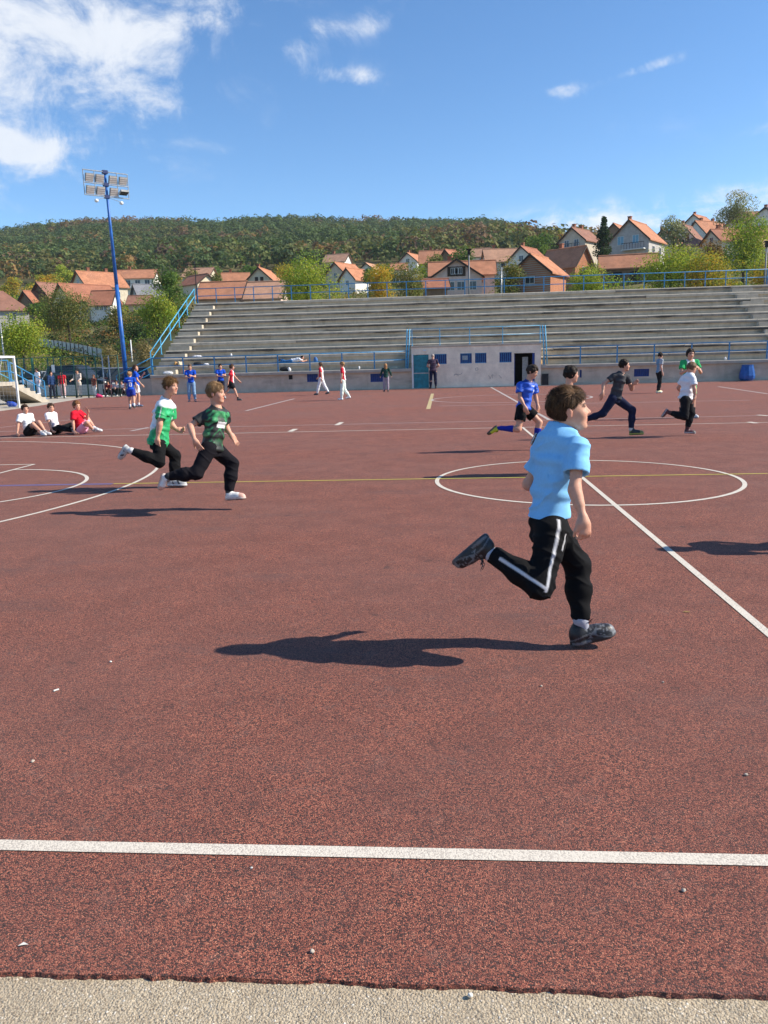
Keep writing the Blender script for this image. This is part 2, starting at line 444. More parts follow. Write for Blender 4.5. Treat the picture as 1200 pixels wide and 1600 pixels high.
def head_color(P, c, fr, h, col, skin, hairc, eye=(.05, .03, .02)):
    q = ((P-c)@fr.T)/h; x, y, z = q.T; inh = (x*x+y*y+z*z) < .62
    def blob(px, py, pz, rx, ry, rz): return ((x-px)/rx)**2+((np.abs(y)-py)/ry)**2+((z-pz)/rz)**2
    red = np.array(skin)*np.array((1.12, .82, .78))
    f = np.exp(-blob(.30, .17, -.13, .2, .12, .12))*.3*inh
    f = np.maximum(f, np.exp(-blob(.46, 0, -.1, .1, .08, .08))*.25*inh); f = np.maximum(f, np.exp(-blob(-.04, .36, -.02, .1, .06, .12))*.6*inh)
    col[:] = col*(1-f[:, None])+red*f[:, None]
    lip = (blob(.37, 0, -.255, .1, .095, .052) < 1) & inh; col[lip] = np.array(skin)*np.array((.95, .58, .58))
    ew = (blob(.34, .135, .012, .10, .055, .022) < 1) & inh; col[ew] = (.45, .40, .37)
    ir = (blob(.36, .135, .014, .10, .030, .026) < 1) & inh; col[ir] = eye
    lid = (blob(.34, .135, .052, .10, .08, .016) < 1) & inh; col[lid] = np.array(hairc)*.6
    br = (blob(.36, .145, .115, .12, .11, .026) < 1) & inh; col[br] = np.array(hairc)*.8+np.array(skin)*.1

def shoe_prims(ank, heel, toe, up, s):
    """local frame from heel to toe; s = shoe length"""
    fw = _n(toe-heel); up = _n(up-fw*np.dot(up, fw)); la = np.cross(up, fw); fr = np.stack([fw, la, up]); L = s; W = s/.24*1.04
    T = lambda x, y, z: heel+fw*x*L+la*y*W+up*z*W
    up_ = [ell(T(.72, 0, .034), (L*.28, .044*W, .040*W), fr, .02), rc(T(.24, 0, .05), T(.58, 0, .046), .040*W, .037*W, .02),
           ell(T(.17, 0, .048), (L*.175, .038*W, .056*W), fr, .02), rc(T(.22, 0, .065), T(.25, 0, .088), .036*W, .035*W, .015)]
    so = [ell(T(.72, 0, .017), (L*.30, .048*W, .03*W), fr, .01), ell(T(.22, 0, .018), (L*.24, .042*W, .034*W), fr, .02), rc(T(.2, 0, .016), T(.6, 0, .016), .034*W, .036*W, .02)]
    g = [dict(add=up_, cut=[(T(0, 0, .004), -up, .006)]), dict(add=so, cut=[(T(0, 0, 0), -up, .004), (T(0, 0, .032), up, .006)], k=.004)]
    return g, fr, T
def shoe_mesh(ank, heel, toe, up, s, h, upc, solec, accent=None, style=0, lace=None):
    g, fr, T = shoe_prims(ank, heel, toe, up, s)
    if lace is not None and h < .008:
        W = s/.24*1.04
        for i in range(4):
            x = .44+.075*i; z = .088-.009*i
            g.append(dict(add=[rc(T(x, -.026, z-.012), T(x+.02, .0, z), .0045*W, .0045*W, .004), rc(T(x+.02, 0, z), T(x, .026, z-.012), .0045*W, .0045*W, .004)], k=.002))
        if style == 2:
            for sg in (-1, 1):
                g.append(dict(add=[rc(T(.42, 0, .09), T(.50, sg*.03, .12), .004, .004, .003), rc(T(.5, sg*.03, .12), T(.62, sg*.035, .135), .004, .003, .003), rc(T(.42, 0, .09), T(.56, sg*.02, .115), .004, .003, .003)], k=.002))
    P, F = nets(g, h, 1)
    q = (P-heel)@fr.T; x = q[:, 0]/s; z = q[:, 2]/(s/.24*1.04); y = q[:, 1]/(s/.24*1.04)
    col = np.tile(np.array(upc, float), (len(P), 1)); col[z < .031] = solec; col[z < .010] = (.05, .045, .045); col[(z > .100) & (x < .5)] = np.array(upc)*.3
    if accent is not None:
        a = np.array(accent)
        if style == 0: st = (np.abs(y) > .018) & (np.abs(((x*3.2+z*9) % 1)-.5) < .16) & (x > .32) & (x < .72) & (z > .034); col[st] = a
        if style == 1: st = (x > .72) | ((x < .12) & (z > .05)); col[st & (z > .031)] = a
        if style == 2:
            st = (vnoise(np.stack([x*26, y*60, z*120], 1), 3) > .6) & (x > .36) & (z > .032); col[st] = a
            st = (z < .026) & (z > .012) & (x < .42) & (np.abs(y) > .02); col[st] = a*.9
            st = (np.abs(z-.034-.02*np.sin(x*5)) < .0035); col[st] = a*.8
            st = (x > .9) & (z > .02); col[st] = a*1.2
    if lace is not None:
        st = (np.abs(y) < .028) & (x > .40) & (x < .74) & (z > .068-.03*(x-.4)) & (np.abs(((x-.44)/.075) % 1-.25) < .28); col[st] = lace
    return P, F, np.clip(col, 0, 1)

class Person:
    BL = dict(upper=.172, fore=.145, thigh=.238, shin=.238)
    def __init__(s, label, H, J, fwd_hip, fwd_sh, head_f, head_up=(0, 0, 1), group=None, h=.012, hh=None, build=.92, cat='person', seed=0, head=None, soft=0., skin=SKIN):
        """J: world joints: pel, neck, head, sh_l, sh_r, el_l.., wr_.., hand_ (tip), hip_, kn_, an_, heel_, toe_"""
        s.H, s.J, s.h, s.b, s.seed, s.skin = H, {k: np.asarray(v, float) for k, v in J.items()}, h, build, seed, np.array(skin)
        s.hd = head or H*.142 if H > 1.6 else (head or H*.15)
        s.up_t = _n(s.J['neck']-s.J['pel'])
        s.fh, s.fs = _n(fwd_hip), _n(fwd_sh)
        s.orth = lambda f, u: _n(f-u*np.dot(f, u))
        s.fh = s.orth(s.fh, s.up_t); s.fs = s.orth(s.fs, s.up_t)
        s.lh, s.ls = np.cross(s.up_t, s.fh), np.cross(s.up_t, s.fs)
        hf = _n(head_f); hu = s.orth(np.asarray(head_up, float), hf); s.hfr = np.stack([hf, np.cross(hu, hf), hu])
        j = s.J
        g = [j[k] for k in ('heel_l', 'heel_r', 'toe_l', 'toe_r') if k in j]
        base = np.mean([j['pel']], 0); base[2] = min([p[2] for p in g]+[j['pel'][2]])
        s.base = base; s.cat = cat
        s.root = empty('person', base, 0., label, cat, group)
        s.trunk()
    def trunk(s):
        j, H, u, b = s.J, s.H, s.up_t, s.b
        L = np.linalg.norm(j['neck']-j['pel']); P = lambda t: j['pel']+(j['neck']-j['pel'])*t
        mid = lambda t: (_n(s.lh*(1-t)+s.ls*t), _n(s.fh*(1-t)+s.fs*t))
        # rings: t, half width, half depth
        s.rings = [(-.16, .070, .058), (.0, .078*b, .066*b), (.32, .068*b, .056*b), (.68, .078*b, .062*b), (.90, .072*b, .050*b), (1.02, .036, .034)]
        s.P, s.mid, s.L = P, mid, L
    def trunk_prims(s, off=0., t0=-.2, t1=1.1, flare=0., k=.05):
        out = []; H = s.H; prev = None
        for t, w, d in s.rings:
            if t < t0 or t > t1: continue
            e = off+(flare*max(0, .45-t)/.45 if flare else 0)
            cur = (s.P(t), *s.mid(min(1, max(0, t))), w*H+e, d*H+e)
            if prev is not None:
                out.append(seg(prev[0], cur[0], prev[1], cur[1], prev[2], cur[2], prev[3], cur[3], prev[4], cur[4], k, .03))
            prev = cur
        return out
    def limb(s, a, m, e, r1, rm, r2, off=0., bulge=0., back=None, k=.03):
        H = s.H*s.b; j = s.J; A, M_, E_ = j[a], j[m], j[e]
        out = [rc(A, M_, r1*H+off, rm*H+off, k), rc(M_, E_, rm*H+off, r2*H+off, k)]
        if bulge:
            d = _n(E_-M_); bk = _n(_n(A-M_)-d*np.dot(_n(A-M_), d)+1e-6) if back is None else back
            c = M_+(E_-M_)*.32-bk*0+(-s.orth(s.fh, d))*rm*H*.25
            out.append(rc(M_+(E_-M_)*.15+(c-(M_+(E_-M_)*.32)), M_+(E_-M_)*.5+(c-(M_+(E_-M_)*.32))*.8, rm*H*bulge+off, rm*H*.9*bulge+off, .03))
        return out
    def add(s, name, PF, colf, mat, smooth=True, label=None, parent=None):
        P, F, col = PF[0], PF[1], colf
        o = link(name, mesh_np(name, P-s.base, F, smooth, {'Col': col}), mat, parent or s.root)
        if label: o['label'] = label
        return o
    # ---- body: one continuous skin surface
    def body(s, hands=('relaxed', 'relaxed'), palms=None, bare_legs=False, hairc=(.05, .03, .02), feet=False, eye=(.05, .03, .02)):
        j, H, b = s.J, s.H, s.b
        add = s.trunk_prims(-.016)
        ha, hs = head_prims(j['head'], s.hfr, s.hd)
        nb = j['neck']-s.up_t*H*.02; top = j['head']-s.hfr[2]*s.hd*.22-s.hfr[0]*s.hd*.10
        add += [rc(nb, top, .036*H*b, .034*H, .03), rc(j['sh_l'], nb, .025*H, .030*H, .03), rc(j['sh_r'], nb, .025*H, .030*H, .03)]
        for q in 'lr':
            add += s.limb('sh_'+q, 'el_'+q, 'wr_'+q, .029, .0225, .0155)
            add.append(rc(j['el_'+q]*.75+j['wr_'+q]*.25, j['el_'+q]*.5+j['wr_'+q]*.5, .023*H*b, .020*H*b, .02))
            add += s.limb('hip_'+q, 'kn_'+q, 'an_'+q, .052, .034, .022, 0., .98 if bare_legs else .9)
            fm = j['heel_'+q]*.6+j['toe_'+q]*.4; add.append(rc(j['an_'+q], fm+(j['an_'+q]-fm)*.45, .019*H, .013*H, .01))
        gr = [dict(add=add), dict(add=ha, sub=hs, k=.02)]
        hp = []
        for i, q in enumerate('lr'):
            d = j['hand_'+q]-j['wr_'+q]
            side = 1 if q == 'l' else -1
            palm = np.asarray(palms[i], float) if palms is not None and palms[i] is not None else (s.ls*(-1 if q == 'l' else 1)-s.fs*.2)
            hp += hand_prims(j['wr_'+q], d, palm, s.H*.107, hands[i], -side)
        gr.append(dict(add=hp, k=.008))
        s.hp = hp
        P, F = nets(gr, s.h, 1)
        col = np.tile(s.skin, (len(P), 1))
        head_color(P, j['head'], s.hfr, s.hd, col, s.skin, hairc, eye)
        # knees, elbows, knuckles a little redder
        for k in ('kn_l', 'kn_r', 'el_l', 'el_r', 'hand_l', 'hand_r'):
            f = np.exp(-((P-j[k])**2).sum(1)/(.0018 if H > 1.2 else .001))*.35; col = col*(1-f[:, None])+(s.skin*np.array((1.1, .8, .75)))*f[:, None]
        return s.add('body', (P, F), col, M_SKIN)
    def folds(s, P, F, amp, freq, seed, d=None, asp=4.):
        """soft creases: ridged noise stretched across d, bent by a slow wobble"""
        N = normals(P, F); d = s.up_t if d is None else _n(d)
        a = s.orth(np.array((.3, .8, .2)), d); c = np.cross(d, a)
        wob = (fbm(P*4, seed+5)[:, None]-.5)*2.2
        q = np.stack([P@d*freq, P@a*freq/asp, P@c*freq/asp], 1)+wob
        n = 1-np.abs(vnoise(q, seed)*2-1); n = n**4
        q2 = np.stack([P@d*freq*.6, P@a*freq/asp*1.3, P@c*freq/asp], 1)-wob*.8
        n2 = 1-np.abs(vnoise(q2, seed+9)*2-1); n2 = n2**2
        n3 = fbm(P*7, seed+3)-.5
        return P+N*(amp*(n*1.1+n2*.8+n3*.5-.7))[:, None]
    def shirt(s, colf, off=.012, hem=-.02, flare=.018, sleeve=.62, long=False, mat=None, amp=.004, gap=.010, name='shirt', neck_r=.046, sl_col=None, label=None, hem_tilt=0., collar=True):
        j, H = s.J, s.H
        tr = s.trunk_prims(off, -.2, .95, flare, .05)
        nb = j['neck']
        for q in 'lr': tr += [rc(j['sh_'+q], nb-s.up_t*H*.008, .029*H+off*.7, .036*H+off*.6, .04)]
        hc = s.P(hem); n = -s.up_t+s.fh*hem_tilt
        g = [dict(add=tr, cut=[(hc, n, .006)], sub=[rc(nb+s.up_t*.012*H+s.fs*.008*H, nb+s.up_t*H*.08+s.fs*.02*H, neck_r*H*.82, neck_r*H, .008)])]
        if collar:
            pass
        hp = np.array(hc)
        inner = s.trunk_prims(off-.012, -.2, .3, flare, .03)
        # the hem is open underneath
        g[0]['sub'] = g[0]['sub']+[rc(s.P(hem-.12), s.P(hem+.06), .06*H, .05*H, .01)]
        for q in 'lr':
            A, E_, Wr = j['sh_'+q], j['el_'+q], j['wr_'+q]
            if long:
                sl = [rc(A, E_, .031*H+off, .026*H+off, .035), rc(E_, A+0*(A)+(Wr-A)*1.0, .026*H+off, .018*H+off*.8, .03)]
                d = _n(Wr-E_); g.append(dict(add=sl, cut=[(Wr-d*.005, d, .004)], k=.03))
            else:
                e = A+(E_-A)*sleeve; d = _n(E_-A)
                re = (.029*H+off*.75)+(.004*H+off*.25+gap)*sleeve/(sleeve+.25)
                sl = [rc(A-s.up_t*.004*H, A+(E_-A)*(sleeve+.25), .029*H+off*.75, .033*H+off+gap, .03)]
                g.append(dict(add=sl, cut=[(e, d, .003)], sub=[rc(e-d*.012, e+d*.2, re-max(.010, 2.3*s.h), re-max(.010, 2.3*s.h)+.003, .003)] if s.h < .009 else [], k=.03))
        P, F = nets(g, s.h, 1)
        wt = np.ones(len(P))
        for q in 'lr':
            A, E_ = j['sh_'+q], j['el_'+q]; d = _n(E_-A)
            if not long: dd = (P-(A+(E_-A)*sleeve))@d; near = np.linalg.norm(P-(A+(E_-A)*sleeve), axis=1) < .1*H; wt = np.where(near, np.minimum(wt, np.clip(np.abs(dd+.004)/.04, .08, 1)), wt)
        wt = np.minimum(wt, np.clip(np.abs((P-hc)@n)/.05+.25, 0, 1))
        P = P+(s.folds(P, F, amp, 16., s.seed+1, _n(s.up_t+.5*s.ls), 5.5)-P)*wt[:, None]
        rel = P-s.P(0.); z = rel@s.up_t/s.L; fx = rel@s.fs; lx = rel@s.ls
        arm = np.zeros(len(P))
        for q in 'lr':
            A, E_ = j['sh_'+q], j['el_'+q]; d = E_-A; t = ((P-A)@d)/(d@d); dist = np.linalg.norm(P-(A+np.clip(t, 0, 1)[:, None]*d), axis=1)
            o = (P-A)@s.ls*(1 if q == 'l' else -1)
            arm = np.maximum(arm, np.where((dist < .034*H+off+gap+.004) & (t > .05) & (t < sleeve+.03) & ((P-s.P(.5))@s.ls*(1 if q == 'l' else -1) > .070*H*s.b+off*.7), np.clip(t, 0, 1), 0))
        col = colf(P, z, fx/(.07*H), lx/(.1*H), arm)
        return s.add(name, (P, F), np.clip(col, 0, 1), mat or M_CLOTH, label=label)
    def trousers(s, colf, off=.012, top=.16, cut=.90, short=False, amp=.005, mat=None, name='trousers', loose=.0, label=None, flare=.0):
        j, H = s.J, s.H
        add = s.trunk_prims(off*.25, -.2, .4, 0., .05)
        g = [dict(add=add, cut=[(s.P(top), s.up_t, .004)])]
        for q in 'lr':
            A, K, N = j['hip_'+q], j['kn_'+q], j['an_'+q]
            if short:
                e = A+(K-A)*cut; d = _n(K-A)
                sl = [rc(A, A+(K-A)*(cut+.3), .053*H+off, .046*H+off+flare, .04)]
                g.append(dict(add=sl, cut=[(e, d, .003)], sub=[rc(e-d*.015, e+d*.2, .042*H+flare+off-.006, .042*H+flare+off-.006, .003)], k=.04))
            else:
                e = K+(N-K)*cut; d = _n(N-K)
                sl = [rc(A, K, .053*H+off, .037*H+off, .04), rc(K, K+(N-K)*.45, .037*H+off, .035*H+off+loose, .035), rc(K+(N-K)*.45, N, .035*H+off+loose, .024*H+off*.8, .03)]
                g.append(dict(add=sl, cut=[(e, d, .004)], k=.04))
        P, F = nets(g, s.h, 1)
        P0 = P.copy()
        wt = np.clip((s.P(top)-P)@s.up_t/.14, .1, 1)
        P = P+(s.folds(P, F, amp, 20., s.seed+3, _n(s.up_t*.9+s.fh*.4), 4.)-P)*wt[:, None]
        col = colf(P0)
        return s.add(name, (P, F), np.clip(col, 0, 1), mat or M_CLOTH, label=label)
    def socks(s, colr, hi=.55, both=True):
        j, H = s.J, s.H
        for q in 'lr':
            K, N = j['kn_'+q], j['an_'+q]; a = N+(K-N)*hi
            m = N+(K-N)*min(hi, .5)
            fm = j['heel_'+q]*.6+j['toe_'+q]*.4; add = [rc(a, N, (.022+.012*min(1, hi*1.5))*H+.004, .022*H+.004, .02), rc(N, fm+(N-fm)*.35, .022*H+.002, .018*H, .02)]
            if hi > .45:
                d = _n(N-K); add.append(rc(m+(-s.orth(s.fh, d))*.006*H, a+(-s.orth(s.fh, d))*.008*H, .028*H+.004, .031*H+.005, .02))
            P, F = nets([dict(add=add, cut=[(a, _n(K-N), .003)])], s.h, 1)
            s.add('sock', (P, F), np.tile(np.array(colr, float), (len(P), 1)), M_CLOTH)
    def shoes(s, upc, solec, accent=None, style=0, lace=None):
        j = s.J
        for q in 'lr':
            up = j['an_'+q]-(j['heel_'+q]*.65+j['toe_'+q]*.35)
            P, F, c = shoe_mesh(j['an_'+q], j['heel_'+q], j['toe_'+q], up, np.linalg.norm(j['toe_'+q]-j['heel_'+q]), min(s.h, .011), upc, solec, accent, style, lace)
            s.add('shoe', (P, F), c, M_SHOE)
    def hair(s, colr, top=.07, side=.03, amp=.02, curl=0., front=.34, back_z=-.22, strands=0, pony=0, fringe=0., long=0., light=None, slen=.035, hl=-.09):
        c, fr, h = s.J['head'], s.hfr, s.hd
        T = lambda x, y, z: c+h*(x*fr[0]+y*fr[1]+z*fr[2])
        E = lambda p, r, k: ell(T(*p), np.array(r)*h, fr, k*h)
        add = [E((-.055, 0, .13), (.43+side, .345+side, .37+side), .05), E((-.22, 0, -.14), (.235+side, .25+side, .25), .08), E((-.05+fringe*.3, 0, .22+top*.45), (.39+fringe*.3, .31, .29+top*.6), .08)]
        if pony: add += [E((-.50, 0, .12), (.10, .09, .10), .04), rc(T(-.54, 0, .10), T(-.62, 0, -.35), .085*h, .04*h, .04*h)]
        if long: add += [rc(T(-.22, .2, -.1), T(-.26, .22, -long), .2*h, .16*h, .1*h), rc(T(-.22, -.2, -.1), T(-.26, -.22, -long), .2*h, .16*h, .1*h), rc(T(-.3, 0, -.1), T(-.34, 0, -long), .22*h, .2*h, .1*h)]
        sub = [E((.50+hl, 0, -.16), (.42, .5, .46), .03)]
        if front < .34: pass
        for sg in (-1, 1):
            sub += [E((.18, sg*.40, -.19), (.17, .20, .27), .03), E((-.035, sg*.40, -.06), (.09, .12, .135), .02)]
        cut = [] if long else [(T(-.1, 0, back_z), -(fr[2]*.9+fr[0]*.45), .03*h)]
        P, F = nets([dict(add=add, sub=sub, cut=cut)], min(s.h, h*.05), 1)
        N = normals(P, F); q = ((P-c)@fr.T)/h
        if curl: n = fbm(q*9, s.seed+2, 2)-.5; P = P+N*(n*amp*2.2*h)[:, None]
        else:
            n = fbm(np.stack([q[:, 0]*4, q[:, 1]*14, q[:, 2]*6], 1), s.seed+2, 2)-.30; P = P+N*(n*amp*2.4*h)[:, None]
        q = ((P-c)@fr.T)/h
        tone = fbm(np.stack([q[:, 0]*6, q[:, 1]*24, q[:, 2]*10], 1), s.seed+4, 3)
        lt = np.array(light if light is not None else np.array(colr)*1.8)
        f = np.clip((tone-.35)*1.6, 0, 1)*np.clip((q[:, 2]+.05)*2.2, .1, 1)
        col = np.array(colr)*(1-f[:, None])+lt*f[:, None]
        if strands:
            rg = np.random.default_rng(s.seed+50); ok = np.where((q[:, 2] > -.15))[0]; pk = rg.choice(ok, strands)
            vs, fs, cs = [P], [F], [col]; nb = len(P)
            base = P[pk]; nn = N[pk]; qq = q[pk]
            flow = np.stack([-.25+1.2*(qq[:, 0] > .1)*(qq[:, 2] > .2)+rg.normal(0, .14+curl, len(pk)), np.sign(qq[:, 1])*.12+rg.normal(0, .16+curl, len(pk)), -.75*(qq[:, 2] < .35)+.25*(qq[:, 2] > .4)+rg.normal(0, .12+curl, len(pk))], 1)@fr
            flow = flow-nn*(flow*nn).sum(1)[:, None]; flow /= np.linalg.norm(flow, axis=1)[:, None]+1e-9
            ln = slen*(.6+.8*rg.random(len(pk)))*np.where(qq[:, 2] > .2, 1.2, .6)
            w = .0013*np.ones(len(pk)); sd = np.cross(flow, nn)
            lift = np.where(qq[:, 2] > .25, .17+curl*.5, .10+curl*.35)+rg.normal(0, .12+curl*.1, len(pk))
            pts = [base-nn*.004, base+(flow*.5+nn*lift[:, None]*.5)*ln[:, None], base+(flow*1.0+nn*(lift*.45)[:, None])*ln[:, None]+(rg.normal(0, .25, (len(pk), 3)) if curl else 0)*ln[:, None]]
            m = len(pk); rows = []
            for i, (p, ww) in enumerate(zip(pts, (1., .8, .12))):
                rows += [p-sd*(w*ww)[:, None], p+sd*(w*ww)[:, None]+0*nn]
            V = np.concatenate(rows); ix = np.arange(m)+nb
            fs += [np.stack([ix, ix+m, ix+3*m, ix+2*m], 1), np.stack([ix+2*m, ix+3*m, ix+5*m, ix+4*m], 1)]
            cc = col[pk]*(.45+1.3*rg.random(m)**1.5)[:, None]; cs.append(np.tile(cc, (6, 1))); vs.append(V)
            P, F, col = np.concatenate(vs), np.concatenate(fs), np.concatenate(cs)
        return s.add('hair', (P, F), np.clip(col, 0, 1), M_HAIR)

def sm(d, w, h): return np.clip((w-np.abs(d))/h+.5, 0, 1)[:, None]
def solid(c): 
    c = np.array(c, float); return lambda P, *a: np.tile(c, (len(P), 1))
SKEL = [('neck', 'pel', .315), ('sh_l', 'neck', .118), ('sh_r', 'neck', .118), ('el_l', 'sh_l', .172), ('el_r', 'sh_r', .172), ('wr_l', 'el_l', .148), ('wr_r', 'el_r', .148),
        ('hand_l', 'wr_l', .10), ('hand_r', 'wr_r', .10), ('hip_l', 'pel', .068), ('hip_r', 'pel', .068), ('kn_l', 'hip_l', .238), ('kn_r', 'hip_r', .238), ('an_l', 'kn_l', .232), ('an_r', 'kn_r', .232)]
def from_picks(H, Y0, picks, ground=None):
    """picks joint: (u, v, s) where s: >0 farther than its parent, <0 nearer, 0 beside; lengths follow the skeleton"""
    J = {'pel': pp(*picks['pel'][:2], Y0)}
    o = np.array([0, 0, CAM_H])
    for k, par, ln in SKEL:
        u, v, sg = picks[k]; L = ln*H; A = J[par]; d = ray(u, v); d = d/np.linalg.norm(d)
        t0 = (A-o)@d; c = o+d*t0; gap = np.linalg.norm(A-c)
        if gap < L: c = c+d*math.sqrt(L*L-gap*gap)*np.clip(sg, -1, 1)
        J[k] = c
    for k in ('head',):
        J[k] = pp(*picks[k][:2], J['neck'][1]+picks[k][2])
    for q in 'lr':
        for e in ('heel', 'toe'):
            u, v, dy = picks[f'{e}_{q}']; J[f'{e}_{q}'] = pp(u, v, J[f'an_{q}'][1]+dy)
        h_, t_ = J['heel_'+q], J['toe_'+q]; d = t_-h_; J['toe_'+q] = h_+d*(.165*H/np.linalg.norm(d)) if np.linalg.norm(d) < .1*H else J['toe_'+q]
    return J
def seat_check(J, name):
    print(name, 'toe z', [round(float(J[k][2]), 3) for k in ('heel_l', 'toe_l', 'heel_r', 'toe_r')])
# ================================================================== ground and court
def rubber():
    t = NT('red_rubber'); p = t.pos()
    x = t.n('ShaderNodeTexVoronoi', feature='F1'); t.put(x.inputs['Vector'], p); x.inputs['Scale'].default_value = 265.; x.inputs['Randomness'].default_value = 1.
    rnd = t.n('ShaderNodeSeparateColor'); t.put(rnd.inputs[0], x.outputs['Color'])
    c = t.ramp(rnd.outputs[0], [(.0, (.010, .009, .010)), (.29, (.020, .015, .015)), (.37, (.13, .034, .024)), (.60, (.295, .082, .051)), (.84, (.43, .132, .076)), (1., (.57, .23, .135))])
    big = t.noise(p, .35, 5, .6); mid = t.noise(p, 2.7, 4, .6); dust = t.noise(p, 9., 4, .65)
    c = t.mix(t.mr(big, .3, .72, 0, .55), c, (.185, .094, .078))
    c = t.mix(t.mr(mid, .38, .7, 0, .32), c, (.09, .040, .036))
    c = t.mix(t.mr(dust, .55, .8, 0, .22), c, (.27, .19, .16))
    wear = t.noise(t.pos((.5, 1.6, 1.)), 1.1, 6, .7); c = t.mix(t.mr(wear, .56, .70, 0, .45), c, (.10, .062, .058)); spot = t.noise(p, 5.5, 2, .5); c = t.mix(t.mr(spot, .70, .74, 0, .5), c, (.055, .032, .030))
    h = t.math('ADD', t.math('MULTIPLY', x.outputs['Distance'], -1.), t.math('MULTIPLY', rnd.outputs[1], .35))
    t.bump(h, .8, .004)
    return t.fin(c, t.mr(mid, .3, .7, .82, .95), 0, .22, **{'Sheen Weight': .03, 'Sheen Roughness': .55, 'Sheen Tint': (.95, .93, .92, 1)})
def line_paint(name, col, wear=.6):
    t = NT(name); p = t.pos()
    x = t.n('ShaderNodeTexVoronoi', feature='F1'); t.put(x.inputs['Vector'], p); x.inputs['Scale'].default_value = 215.
    sc = t.n('ShaderNodeSeparateColor'); t.put(sc.inputs[0], x.outputs['Color'])
    n = t.noise(p, 3., 5, .65); f = t.math('ADD', t.math('MULTIPLY', sc.outputs[0], .6), t.math('MULTIPLY', n, .5))
    c = t.mix(t.mr(f, .50, .85, 0, wear), tuple(col), tuple(.35*a+.05*b for a, b in zip(col, (1., .5, .45))))
    t.bump(t.math('MULTIPLY', x.outputs['Distance'], -1.), .35, .003)
    return t.fin(c, .75, 0, .3)
def apron_concrete():
    t = NT('apron_concrete'); p = t.pos()
    x = t.n('ShaderNodeTexVoronoi', feature='F1'); t.put(x.inputs['Vector'], p); x.inputs['Scale'].default_value = 150.
    s = t.n('ShaderNodeSeparateColor'); t.put(s.inputs[0], x.outputs['Color'])
    y = t.n('ShaderNodeTexVoronoi', feature='F1'); t.put(y.inputs['Vector'], p); y.inputs['Scale'].default_value = 400.
    s2 = t.n('ShaderNodeSeparateColor'); t.put(s2.inputs[0], y.outputs['Color'])
    c = t.ramp(s.outputs[0], [(0, (0.215, 0.164, 0.110)), (.35, (0.417, 0.333, 0.226)), (.75, (0.519, 0.424, 0.297)), (.93, (0.610, 0.514, 0.385)), (1., (0.790, 0.723, 0.617))])
    c2 = t.ramp(s2.outputs[0], [(0, (0.169, 0.130, 0.093)), (.3, (0.428, 0.345, 0.239)), (1, (0.587, 0.492, 0.355))])
    c = t.mix(t.mr(x.outputs['Distance'], .3, .55), c, c2)
    c = t.mix(t.mr(t.noise(p, 6., 5, .65), .4, .75, 0, .45), c, (0.282, 0.220, 0.152))
    t.bump(t.math('ADD', t.math('MULTIPLY', x.outputs['Distance'], -1.), t.math('MULTIPLY', y.outputs['Distance'], -.5)), .7, .006)
    return t.fin(c, .9, 0, .3)
def concrete(name, col, stain=.5, dark=(.035, .032, .03), joints=None, scale=1., edge=False):
    t = NT(name); p = t.pos((1, 1, 1)); ps = t.pos((1.6, 1.6, .25)); ph = t.pos((.35, 1.2, 2.2))
    f = t.noise(p, 2.2*scale, 6, .62); g = t.noise(p, 34., 4, .6); st = t.noise(ps, 1.7*scale, 5, .65); hz = t.noise(ph, 1.3, 5, .62)
    c = t.mix(t.mr(f, .3, .7), tuple(x*.80 for x in col), tuple(min(1, x*1.12) for x in col))
    c = t.mix(t.mr(st, .52, .78, 0, stain), c, tuple(x*.45 for x in col))
    c = t.mix(t.mr(hz, .47 if edge else .56, .60 if edge else .70, 0, stain), c, dark)
    c = t.mix(t.mr(g, .35, .7, 0, .25), c, tuple(x*.7 for x in col))
    if joints:
        sx = t.n('ShaderNodeSeparateXYZ'); t.put(sx.inputs[0], p); acc = None
        w = t.noise(t.pos((.6, .6, 3.)), 1.1, 3, .6)
        for j in joints:
            d = t.math('ABSOLUTE', t.math('SUBTRACT', sx.outputs[0], j)); k = t.math('SUBTRACT', 1., t.math('DIVIDE', d, t.math('ADD', t.math('MULTIPLY', w, .9), -.28)), True)
            k = t.math('MULTIPLY', k, t.math('GREATER_THAN', w, .36)); acc = k if acc is None else t.math('MAXIMUM', acc, k)
        c = t.mix(t.math('MULTIPLY', acc, .9), c, dark)
    t.bump(t.math('ADD', g, t.math('MULTIPLY', f, .6)), .3, .01)
    return t.fin(c, .9, 0, .25)
M_RUB = rubber(); M_WHITE = line_paint('white_line_paint', (.64, .58, .49)); M_YEL = line_paint('yellow_line_paint', (.62, .55, .10)); M_PUR = line_paint('violet_line_paint', (.13, .11, .24), .6)
M_FADE = line_paint('faded_white_paint', (.46, .41, .38), .8); M_FYEL = line_paint('faded_yellow_paint', (.50, .40, .20), .7)
M_APRON = apron_concrete()
M_ASPH = concrete('grey_asphalt', (.16, .155, .15), .3, (.09, .085, .08))
M_PALE = concrete('pale_concrete', (.44, .39, .32), .35, (.22, .19, .15))

